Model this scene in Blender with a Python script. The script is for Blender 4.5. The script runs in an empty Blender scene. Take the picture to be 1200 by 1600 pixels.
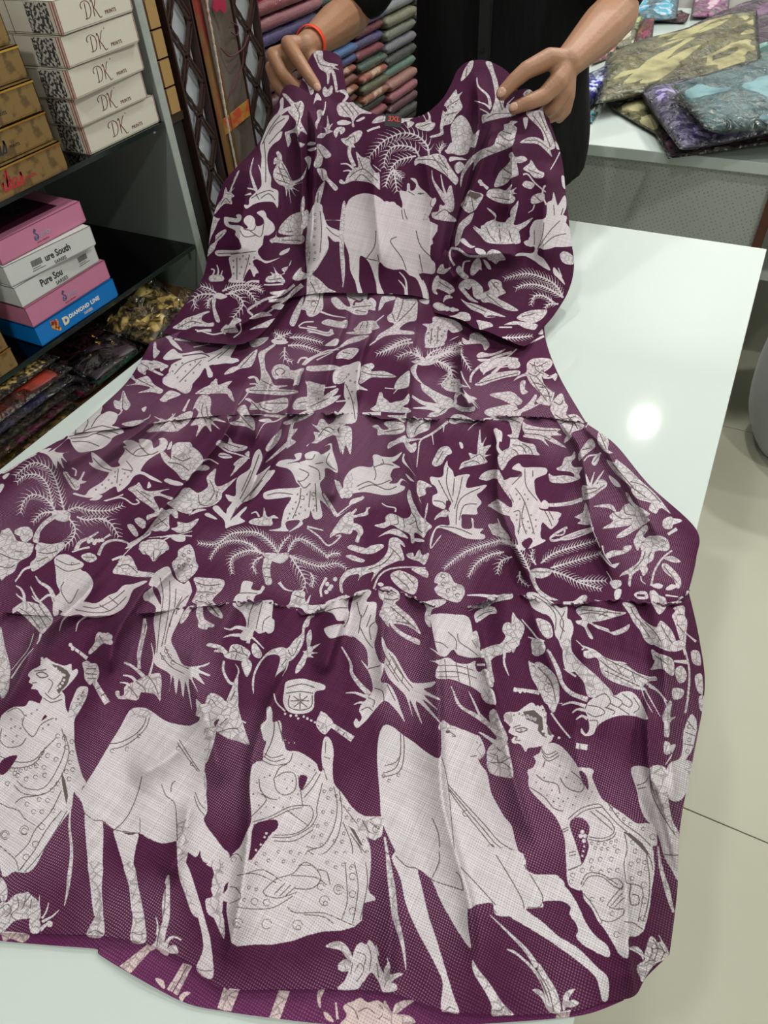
import bpy, bmesh, math, random
import numpy as np
from mathutils import Vector, Matrix
SC = bpy.context.scene
COL = SC.collection
rnd = random.Random(7)
PI = math.pi

# ------------------------------------------------------------------ camera
IMW, IMH, FPX = 1200.0, 1600.0, 1069.06
YAW, PITCH, ROLL = -0.51308872, 0.80102434, -0.07065321
CAM_Z = 1.45
_fw = Vector((math.sin(YAW)*math.cos(PITCH), math.cos(YAW)*math.cos(PITCH), -math.sin(PITCH)))
_r0 = Vector((math.cos(YAW), -math.sin(YAW), 0))
_u0 = _r0.cross(_fw)
_rt = _r0*math.cos(ROLL)+_u0*math.sin(ROLL)
_up = -_r0*math.sin(ROLL)+_u0*math.cos(ROLL)
cam_d = bpy.data.cameras.new('camera'); cam = bpy.data.objects.new('camera', cam_d); COL.objects.link(cam)
cam_d.sensor_fit = 'VERTICAL'; cam_d.sensor_height = 24.0; cam_d.lens = 24.0*FPX/IMH
cam_d.clip_start = 0.02
M = Matrix((_rt, _up, -_fw)).transposed().to_4x4(); M.translation = Vector((0, 0, CAM_Z))
cam.matrix_world = M
SC.camera = cam

# ------------------------------------------------------------------ light, world, exposure
w = bpy.data.worlds.new('world'); SC.world = w; w.use_nodes = True
w.node_tree.nodes['Background'].inputs[0].default_value = (0.85, 0.95, 0.92, 1)
w.node_tree.nodes['Background'].inputs[1].default_value = 0.14
vs = SC.view_settings
vs.view_transform = 'Standard'; vs.look = 'None'; vs.gamma = 1; vs.use_curve_mapping = False
vs.exposure = 0.2
def area(name, loc, size, power, col=(1, .99, .95), sy=None, rot=(0, 0, 0)):
    l = bpy.data.lights.new(name, 'AREA'); l.energy = power; l.color = col
    l.shape = 'RECTANGLE' if sy else 'DISK'; l.size = size
    if sy: l.size_y = sy
    o = bpy.data.objects.new(name, l); COL.objects.link(o); o.location = loc; o.rotation_euler = rot
    return o
CEIL = 2.75
# recessed round ceiling lamps (their housings are built further down at the same spots)
LAMP_REFL = (-0.166, 3.57)   # the lamp mirrored as a bright spot in the table top
LAMPS = [(-0.385, 2.13), (0.75, 1.0), (-0.45, -0.35), (0.75, 3.1), (-1.6, 3.6), (0.8, -0.8), LAMP_REFL, (-1.0, 1.9), (1.3, 2.4)]
LPOW = [13, 12, 13, 20, 10, 8, 15, 8, 8]
for (lx, ly), lp in zip(LAMPS, LPOW):
    area('ceiling_lamp_light', (lx, ly, CEIL-0.03), 0.12, lp)

# ------------------------------------------------------------------ helpers
def ray(px, py):
    return _fw + _rt*((px-600)/FPX) - _up*((py-800)/FPX)
def U(px, py, ax, v):
    """pixel of the photograph -> the point of the room where that sight line meets the plane ax = v"""
    d = ray(px, py); i = 'xyz'.index(ax); o = (0, 0, CAM_Z)[i]
    return Vector((0, 0, CAM_Z)) + d*((v-o)/d[i])
def UN(px, py, p0, n):
    d = ray(px, py); return Vector((0, 0, CAM_Z)) + d*((p0-Vector((0, 0, CAM_Z))).dot(n)/d.dot(n))

MATS = {}
def N(nt, t, **kw):
    n = nt.nodes.new(t)
    for k, v in kw.items():
        if k in ('op',): n.operation = v
        elif hasattr(n, k) and not k[0].isupper(): setattr(n, k, v)
    return n
def mat(name, col, rough=.6, metal=0., noise=0., nscale=30., bump=0., bscale=80., spec=.5, coat=0., coatr=.05,
        coatbump=0., cbscale=25., col2=None, mask_scale=None, mask_lo=.45, mask_hi=.55, sss=0., emit=0., trans=0., sheen=0.,
        stretch=(1, 1, 1), detail=4):
    if name in MATS: return MATS[name]
    m = bpy.data.materials.new(name); m.use_nodes = True; nt = m.node_tree; L = nt.links
    b = nt.nodes['Principled BSDF']
    b.inputs['Base Color'].default_value = (*col, 1); b.inputs['Roughness'].default_value = rough
    b.inputs['Metallic'].default_value = metal; b.inputs['Specular IOR Level'].default_value = spec
    b.inputs['Coat Weight'].default_value = coat; b.inputs['Coat Roughness'].default_value = coatr
    if sheen: b.inputs['Sheen Weight'].default_value = sheen
    if sss: b.inputs['Subsurface Weight'].default_value = sss; b.inputs['Subsurface Scale'].default_value = .01
    if trans: b.inputs['Transmission Weight'].default_value = trans
    if emit: b.inputs['Emission Color'].default_value = (*col, 1); b.inputs['Emission Strength'].default_value = emit
    tc = nt.nodes.new('ShaderNodeTexCoord'); mp = nt.nodes.new('ShaderNodeMapping')
    mp.inputs['Scale'].default_value = stretch
    L.new(tc.outputs['Object'], mp.inputs[0]); v = mp.outputs[0]
    src = None
    if col2 is not None:
        n = nt.nodes.new('ShaderNodeTexNoise'); n.inputs['Scale'].default_value = mask_scale or nscale; n.inputs['Detail'].default_value = detail
        L.new(v, n.inputs[0])
        r = nt.nodes.new('ShaderNodeMapRange'); r.inputs[1].default_value = mask_lo; r.inputs[2].default_value = mask_hi
        L.new(n.outputs[0], r.inputs[0])
        x = nt.nodes.new('ShaderNodeMix'); x.data_type = 'RGBA'
        x.inputs[6].default_value = (*col, 1); x.inputs[7].default_value = (*col2, 1)
        L.new(r.outputs[0], x.inputs[0]); src = x.outputs[2]
    if noise:
        n = nt.nodes.new('ShaderNodeTexNoise'); n.inputs['Scale'].default_value = nscale; n.inputs['Detail'].default_value = 6
        L.new(v, n.inputs[0])
        r = nt.nodes.new('ShaderNodeMapRange'); r.inputs[3].default_value = 1-noise; r.inputs[4].default_value = 1+noise
        L.new(n.outputs[0], r.inputs[0])
        x = nt.nodes.new('ShaderNodeVectorMath'); x.operation = 'MULTIPLY'
        x.inputs[0].default_value = col
        if src: L.new(src, x.inputs[0])
        L.new(r.outputs[0], x.inputs[1]); src = x.outputs[0]
    if src: L.new(src, b.inputs['Base Color'])
    if bump:
        n = nt.nodes.new('ShaderNodeTexNoise'); n.inputs['Scale'].default_value = bscale; n.inputs['Detail'].default_value = 5
        L.new(v, n.inputs[0])
        bp = nt.nodes.new('ShaderNodeBump'); bp.inputs['Strength'].default_value = bump; bp.inputs['Distance'].default_value = .01
        L.new(n.outputs[0], bp.inputs['Height']); L.new(bp.outputs[0], b.inputs['Normal'])
    if coatbump:
        n = nt.nodes.new('ShaderNodeTexNoise'); n.inputs['Scale'].default_value = cbscale; n.inputs['Detail'].default_value = 4; n.inputs['Distortion'].default_value = 1.2
        L.new(v, n.inputs[0])
        bp = nt.nodes.new('ShaderNodeBump'); bp.inputs['Strength'].default_value = coatbump; bp.inputs['Distance'].default_value = .02
        L.new(n.outputs[0], bp.inputs['Height']); L.new(bp.outputs[0], b.inputs['Coat Normal'])
    MATS[name] = m
    return m

def link(name, me, m, parent=None, smooth=False):
    o = bpy.data.objects.new(name, me); COL.objects.link(o)
    if m is not None:
        for mm in (m if isinstance(m, (list, tuple)) else [m]): me.materials.append(mm)
    if smooth: me.shade_smooth()
    if parent: o.parent = parent
    return o
def bm_obj(name, bm, m, parent=None, smooth=False, origin=None):
    """link a bmesh given in world (or parent) coordinates; the origin moves to its base centre for top-level things"""
    if origin is not None:
        bmesh.ops.translate(bm, verts=bm.verts, vec=-Vector(origin))
    me = bpy.data.meshes.new(name); bm.to_mesh(me); bm.free()
    o = link(name, me, m, parent, smooth)
    if origin is not None: o.location = origin
    return o
def tag(o, label=None, cat=None, group=None, kind=None):
    if label: o['label'] = label
    if cat: o['category'] = cat
    if group: o['group'] = group
    if kind: o['kind'] = kind
    return o
def empty(name, loc=(0, 0, 0), rz=0, label=None, cat=None, group=None):
    o = bpy.data.objects.new(name, None); COL.objects.link(o); o.empty_display_size = .05
    o.location = loc; o.rotation_euler = (0, 0, rz)
    return tag(o, label, cat, group)
def box(bm, a, b, bev=0.):
    """axis-aligned box between two corners"""
    x0, y0, z0 = a; x1, y1, z1 = b
    r = bmesh.ops.create_cube(bm, size=1)
    for v in r['verts']:
        v.co = Vector(((x0+x1)/2+v.co.x*(x1-x0), (y0+y1)/2+v.co.y*(y1-y0), (z0+z1)/2+v.co.z*(z1-z0)))
    if bev:
        es = list({e for v in r['verts'] for e in v.link_edges})
        bmesh.ops.bevel(bm, geom=es, offset=bev, segments=2, affect='EDGES', profile=.5)
def bxo(name, a, b, m, parent=None, bev=0., **kw):
    bm = bmesh.new(); box(bm, a, b, bev); return bm_obj(name, bm, m, parent, **kw)
def tube(bm, pts, rads, seg=10, cap=True):
    rings = []
    pts = [Vector(p) for p in pts]
    up = Vector((0, 0, 1))
    for i, p in enumerate(pts):
        t = (pts[min(i+1, len(pts)-1)]-pts[max(i-1, 0)]).normalized()
        a = t.cross(up)
        if a.length < .05: a = t.cross(Vector((1, 0, 0)))
        a.normalize(); b = t.cross(a).normalized()
        r = rads[i] if hasattr(rads, '__len__') else rads
        rings.append([bm.verts.new(p+a*(r*math.cos(k*2*PI/seg))+b*(r*math.sin(k*2*PI/seg))) for k in range(seg)])
    for A, B in zip(rings, rings[1:]):
        for k in range(seg): bm.faces.new((A[k], A[(k+1) % seg], B[(k+1) % seg], B[k]))
    if cap:
        bm.faces.new(rings[0][::-1]); bm.faces.new(rings[-1])
def cr(P, n):
    """Catmull-Rom resample of a list of equal-length tuples to n points by index"""
    P = np.array(P, float); k = len(P)
    t = np.linspace(0, k-1, n); i = np.minimum(t.astype(int), k-2); f = (t-i)[:, None]
    g = lambda j: P[np.clip(j, 0, k-1)]
    p0, p1, p2, p3 = g(i-1), g(i), g(i+1), g(i+2)
    return .5*((2*p1)+(-p0+p2)*f+(2*p0-5*p1+4*p2-p3)*f*f+(-p0+3*p1-3*p2+p3)*f**3)
def resamp(P, n):
    """resample a polyline by arc length, smooth"""
    Q = cr(P, max(200, 8*len(P))); d = np.r_[0, np.cumsum(np.linalg.norm(np.diff(Q[:, :2], axis=0), axis=1))]
    t = np.linspace(0, d[-1], n)
    return np.stack([np.interp(t, d, Q[:, c]) for c in range(Q.shape[1])], 1)
def grid_mesh(name, V, uv=None, m=None, parent=None, thick=0., smooth=True, flip=False):
    """V: rows x cols x 3 array -> mesh object with uv"""
    nr, nc = V.shape[:2]; me = bpy.data.meshes.new(name)
    idx = np.arange(nr*nc).reshape(nr, nc)
    q = np.stack([idx[:-1, :-1], idx[1:, :-1], idx[1:, 1:], idx[:-1, 1:]], -1).reshape(-1, 4)
    if flip: q = q[:, ::-1]
    me.vertices.add(nr*nc); me.vertices.foreach_set('co', V.reshape(-1).astype(np.float32))
    me.loops.add(q.size); me.loops.foreach_set('vertex_index', q.reshape(-1).astype(np.int32))
    me.polygons.add(len(q)); me.polygons.foreach_set('loop_start', (np.arange(len(q))*4).astype(np.int32))
    me.update(); me.validate()
    if uv is not None:
        l = me.uv_layers.new(name='UVMap')
        l.data.foreach_set('uv', uv.reshape(-1, 2)[q.reshape(-1)].reshape(-1).astype(np.float32))
    o = link(name, me, m, parent, smooth)
    if thick:
        s = o.modifiers.new('thickness', 'SOLIDIFY'); s.thickness = thick; s.offset = -1
    return o
def text_mesh(name, body, size, m, parent, mw, extrude=.0004, shear=0., bold=0., spacing=1.):
    c = bpy.data.curves.new(name, 'FONT'); c.body = body; c.size = size; c.extrude = extrude; c.shear = shear
    c.offset = bold; c.space_character = spacing; c.resolution_u = 3
    t = bpy.data.objects.new(name, c); COL.objects.link(t)
    dg = bpy.context.evaluated_depsgraph_get(); me = bpy.data.meshes.new_from_object(t.evaluated_get(dg))
    bpy.data.objects.remove(t); bpy.data.curves.remove(c)
    me.transform(mw); me.materials.clear()
    o = link(name, me, m, parent); me.name = name
    return o

# ------------------------------------------------------------------ room shell
TABZ = .75
m_wall = mat('wall_paint', (.62, .62, .58), .7, noise=.04, nscale=3)
def struct(name, a, b, m, **kw):
    o = bxo(name, a, b, m, **kw); tag(o, kind='structure'); return o
XL, XR, YB, YF = -1.5, 2.4, 4.2, -1.8
struct('wall_left', (XL-.1, YF, 0), (XL, YB, CEIL), m_wall)
struct('wall_right', (XR, YF, 0), (XR+.1, YB, CEIL), m_wall)
struct('wall_back', (XL-.1, YB, 0), (XR+.1, YB+.1, CEIL), m_wall)
struct('wall_front', (XL-.1, YF-.1, 0), (XR+.1, YF, CEIL), m_wall)
struct('ceiling', (XL-.1, YF-.1, CEIL), (XR+.1, YB+.1, CEIL+.1), mat('ceiling_paint', (.75, .75, .72), .8, noise=.03))
m_grout = mat('grout', (.16, .15, .12), .9, noise=.1)
fl = struct('floor', (XL-.1, YF-.1, -.08), (XR+.1, YB+.1, -.004), m_grout)
m_tile = mat('floor_tile', (.46, .455, .36), .42, noise=.1, nscale=2.5, spec=.35)
ty = [U(1130.6, 665.6, 'z', 0).y, U(1065.6, 1260.9, 'z', 0).y]; TS = ty[0]-ty[1]
tm = None
for j in range(-1, 4):
    for i in range(-2, 3):
        x0, y0 = .62-TS+i*TS, ty[1]-TS+j*TS
        xa, xb, ya, yb = max(x0, XL), min(x0+TS, XR), max(y0, YF), min(y0+TS, YB)
        if xb-xa < .05 or yb-ya < .05: continue
        o = bxo('tile', (xa+.0012, ya+.0012, -.02), (xb-.0012, yb-.0012, 0), m_tile, fl, bev=.0008)
LSPOT = ['aisle behind the table', 'floor right of the table', 'near end of the table', 'right end of the back counter', 'far left corner', 'near right corner', 'back of the shop', 'wall rack of sarees', 'right wall']
for lx, ly in LAMPS:
    e = empty('ceiling_lamp', (lx, ly, CEIL), label='round white recessed ceiling lamp over the '+LSPOT.pop(0), cat='lamp', group='round recessed ceiling lamps')
    bm = bmesh.new()
    tube(bm, [(0, 0, -.02), (0, 0, -.001)], [.075, .08], 32, cap=False)
    tube(bm, [(0, 0, -.02), (0, 0, -.001)], [.062, .062], 32, cap=False)
    bm_obj('rim', bm, mat('lamp_rim', (.8, .8, .8), .4), e)
    bm = bmesh.new(); tube(bm, [(0, 0, -.008), (0, 0, -.001)], .062, 32)
    bm_obj('diffuser', bm, mat('lamp_diffuser', (1, .98, .94), .5, emit=5), e)

# ------------------------------------------------------------------ display table
m_white = mat('white_laminate', (.56, .635, .60), .05, spec=.6, noise=.008, nscale=1.5)
m_whited = mat('white_carcass', (.62, .66, .62), .4)
tb = empty('display_table', (-.43, .6, 0), label='large white glossy laminate display table under the printed dress', cat='table')
def W(o, p):  # keep world placement of a part under a moved empty
    o.parent = p; o.matrix_parent_inverse = p.matrix_basis.inverted(); return o
def part(name, a, b, m, p, bev=0.):
    return W(bxo(name, a, b, m, bev=bev), p)
part('tabletop', (-.932, -.30, TABZ-.03), (.069, 1.622, TABZ), m_white, tb, .0015)
part('side_board', (-.90, -.25, .06), (-.88, 1.58, TABZ-.03), m_whited, tb)
part('side_board', (-.02, -.25, .06), (0, 1.58, TABZ-.03), m_whited, tb)
part('end_board', (-.88, 1.50, .06), (-.02, 1.52, TABZ-.03), m_whited, tb)
part('end_board', (-.88, -.22, .06), (-.02, -.20, TABZ-.03), m_whited, tb)
part('plinth', (-.86, -.15, 0), (-.05, 1.48, .06), mat('plinth_black', (.03, .03, .03), .5), tb)

# ------------------------------------------------------------------ the printed cloth: surfaces
FWn, RTn, UPn = (np.array(v) for v in (_fw, _rt, _up))
def rays(P):
    P = np.asarray(P, float)
    return FWn + RTn*((P[..., 0:1]-600)/FPX) - UPn*((P[..., 1:2]-800)/FPX)
EDGE_X = .069
def skirt_pt(P, h=0.):
    """sight line -> cloth lying h above the table top, sagging over its right edge"""
    d = rays(P); m = 1.25; h = np.asarray(h)
    t1 = (TABZ+h-CAM_Z)/d[..., 2]
    t2 = (TABZ+h-CAM_Z+m*(EDGE_X+.009))/(d[..., 2]+m*d[..., 0])
    k = .007; mx = np.maximum(t1, t2); t = mx+k*np.log(np.exp((t1-mx)/k)+np.exp((t2-mx)/k))-k*.0
    o = d*t[..., None]; o[..., 2] += CAM_Z; return o
def skirt_uv(P):
    d = rays(P); t = (TABZ-CAM_Z)/d[..., 2]; return (d*t[..., None])[..., :2]
def lift(P):
    z = .775+(462-P[..., 1])*.00085
    k = .012; return .762+k*np.log1p(np.exp(np.clip((z-.762)/k, -50, 50)))
def bod_pt(P, h=0.):
    d = rays(P); t = (lift(P)+h-CAM_Z)/d[..., 2]; o = d*t[..., None]; o[..., 2] += CAM_Z; return o
def bod_uv(P):
    o = bod_pt(P); return np.stack([o[..., 0], o[..., 1]*.75+o[..., 2]*.66], -1)
A_S = (-1.06, -.12, 1.42, 1.42)     # skirt cloth atlas: origin and size in metres
A_B = (-1.12, 1.10, 1.0, 0.90)      # bodice cloth atlas

# ------------------------------------------------------------------ the print itself, drawn from outlines (no image file)
def smooth_closed(P, n=4):
    k = len(P); Q = np.concatenate([P[-2:], P, P[:3]]); out = []
    for i in range(2, k+2):
        p0, p1, p2, p3 = Q[i-1], Q[i], Q[i+1], Q[i+2]
        for f in np.arange(n)/n:
            out.append(.5*((2*p1)+(-p0+p2)*f+(2*p0-5*p1+4*p2-p3)*f*f+(-p0+3*p1-3*p2+p3)*f**3))
    return np.array(out)
def ribbon(P, w0, w1, n=None):
    """tapered stroke -> closed outline; w0 at the start, w1 at the end"""
    Q = cr(P, n or max(4, 4*(len(P)-1)+1)) if len(P) > 2 else np.array(P, float)
    t = np.gradient(Q, axis=0); t /= np.maximum(np.linalg.norm(t, axis=1), 1e-6)[:, None]
    nn = np.stack([-t[:, 1], t[:, 0]], 1); ww = np.linspace(w0, w1, len(Q))[:, None]/2
    return np.concatenate([Q+nn*ww, (Q-nn*ww)[::-1]])
def frond(P, ln, w=2., both=True):
    Q = resamp(P, max(6, int(np.linalg.norm(np.diff(np.array(P, float), axis=0), axis=1).sum()/max(ln*.50, 4.2))))
    t = np.gradient(Q, axis=0); t /= np.linalg.norm(t, axis=1)[:, None]; nn = np.stack([-t[:, 1], t[:, 0]], 1)
    out = [ribbon(Q, w*1.9, w*.9, len(Q))]
    for i in range(1, len(Q)):
        f = i/(len(Q)-1); l = ln*(.75+.75*math.sin(PI*min(1, .15+f*.85)))
        for s in (1, -1):
            tip = Q[i]+(nn[i]*s*.75+t[i]*.75)*l
            mid = Q[i]+(nn[i]*s*.55+t[i]*.30)*l*.5
            out.append(np.array([Q[i]-t[i]*w*.75, mid-t[i]*w*.35, tip, mid+t[i]*w*.55, Q[i]+t[i]*w*.75]))
    return out
LW = 1.2
def parse_print(txt):
    """-> list of (target, channel op, polygon in photograph pixels)"""
    out = []; ox = oy = 0.; sc = 1.; tgt = 'S'
    for line in txt.strip().splitlines():
        line = line.strip()
        if not line or line[0] == '#': continue
        if line[0] == '@':
            a = line[1:].split(); tgt = a[0]; ox, oy, sc = map(float, a[1:4]); continue
        op, *rest = line.split()
        arg = []
        while rest and ',' not in rest[0]: arg.append(float(rest.pop(0)))
        P = np.array([[float(c) for c in r.split(',')] for r in rest])/sc+np.array([ox, oy])
        arg = [a/sc for a in arg]
        if op == 'W': out.append((tgt, 'w', P))
        elif op == 'w': out.append((tgt, 'w', smooth_closed(P)))
        elif op == 'P': out.append((tgt, 'p', P))
        elif op == 'p': out.append((tgt, 'p', smooth_closed(P)))
        elif op == 's': out.append((tgt, 'w', ribbon(P, arg[0], arg[1] if len(arg) > 1 else arg[0])))
        elif op == 'q': out.append((tgt, 'p', ribbon(P, arg[0], arg[1] if len(arg) > 1 else arg[0])))
        elif op == 'l': out.append((tgt, 'l', ribbon(P, LW*(arg[0]*sc if arg else 1.2), LW*(arg[0]*sc if arg else 1.2))))
        elif op == 'b': out.append((tgt, 'l', P))
        elif op == 'f':
            for q in frond(P, arg[0], 1.45): out.append((tgt, 'w', q))
        elif op in 'do':
            for c in P:
                a = np.linspace(0, 2*PI, 9)[:-1]; cir = c+arg[0]*np.stack([np.cos(a), np.sin(a)], 1)
                if op == 'd': out.append((tgt, 'w', cir))
                else: out.append((tgt, 'l', ribbon(np.concatenate([cir, cir[:2]]), 1.1, 1.1)))
    return out
def fill(img, P, val, op, fine=0):
    H, Wd = img.shape[:2]
    x0, x1 = int(max(0, math.floor(P[:, 0].min()))), int(min(Wd-1, math.ceil(P[:, 0].max())))
    y0, y1 = int(max(0, math.floor(P[:, 1].min()))), int(min(H-1, math.ceil(P[:, 1].max())))
    if x1 <= x0 or y1 <= y0: return
    ys = np.arange(y0, y1+1)+.5; nx = x1-x0+1
    acc = np.zeros((len(ys), nx+1), np.int8)
    Q = np.roll(P, -1, 0)
    for (ax, ay), (bx, by) in zip(P, Q):
        if ay == by: continue
        lo, hi = (ay, by) if ay < by else (by, ay)
        i0 = max(0, int(math.ceil(lo-y0-.5))); i1 = min(len(ys)-1, int(math.ceil(hi-y0-.5))-1)
        if i1 < i0: continue
        yy = ys[i0:i1+1]; xc = ax+(yy-ay)*(bx-ax)/(by-ay)
        k = np.clip(np.ceil(xc-x0-.5).astype(int), 0, nx)
        acc[np.arange(i0, i1+1), k] ^= 1
    msk = np.bitwise_xor.accumulate(acc, 1)[:, :nx].astype(bool)
    sub = img[y0:y1+1, x0:x1+1]
    if op == 'w': sub[..., 0][msk] = val; sub[..., 1][msk] = 0; sub[..., 2][msk] = fine
    elif op == 'p': sub[msk] = 0
    elif op == 'l': sub[..., 1][msk & (sub[..., 0] > 0)] = val
def raster(polys, tgt, A, res, xf):
    img = np.zeros((int(res*A[3]/A[2]), res, 3), np.uint8); s = res/A[2]
    for t, op, P in polys:
        if t != tgt: continue
        ar = abs(np.sum(P[:, 0]*np.roll(P[:, 1], -1)-P[:, 1]*np.roll(P[:, 0], -1)))/2
        fine = 255 if 160 < ar < 2500 else 0     # small figures carry scale, feather and leaf-vein drawing
        # keep long edges true under perspective by subdividing them
        Q = np.roll(P, -1, 0); n = np.maximum(1, (np.linalg.norm(Q-P, axis=1)/25).astype(int))
        if n.max() > 1:
            P = np.concatenate([p+(q-p)*(np.arange(k)/k)[:, None] for p, q, k in zip(P, Q, n)])
        uv = xf(P) if xf else P
        fill(img, (uv-np.array(A[:2]))*s, 255, op, fine)
    return img
def to_image(name, img):
    H, Wd = img.shape[:2]
    im = bpy.data.images.new(name, Wd, H, alpha=False, float_buffer=False)
    im.colorspace_settings.name = 'Non-Color'
    buf = np.zeros((H, Wd, 4), np.float32); buf[..., 0] = img[..., 0]/255.; buf[..., 1] = img[..., 1]/255.; buf[..., 2] = img[..., 2]/255.; buf[..., 3] = 1
    im.pixels.foreach_set(buf.reshape(-1)); im.update(); im.pack()
    return im

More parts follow.
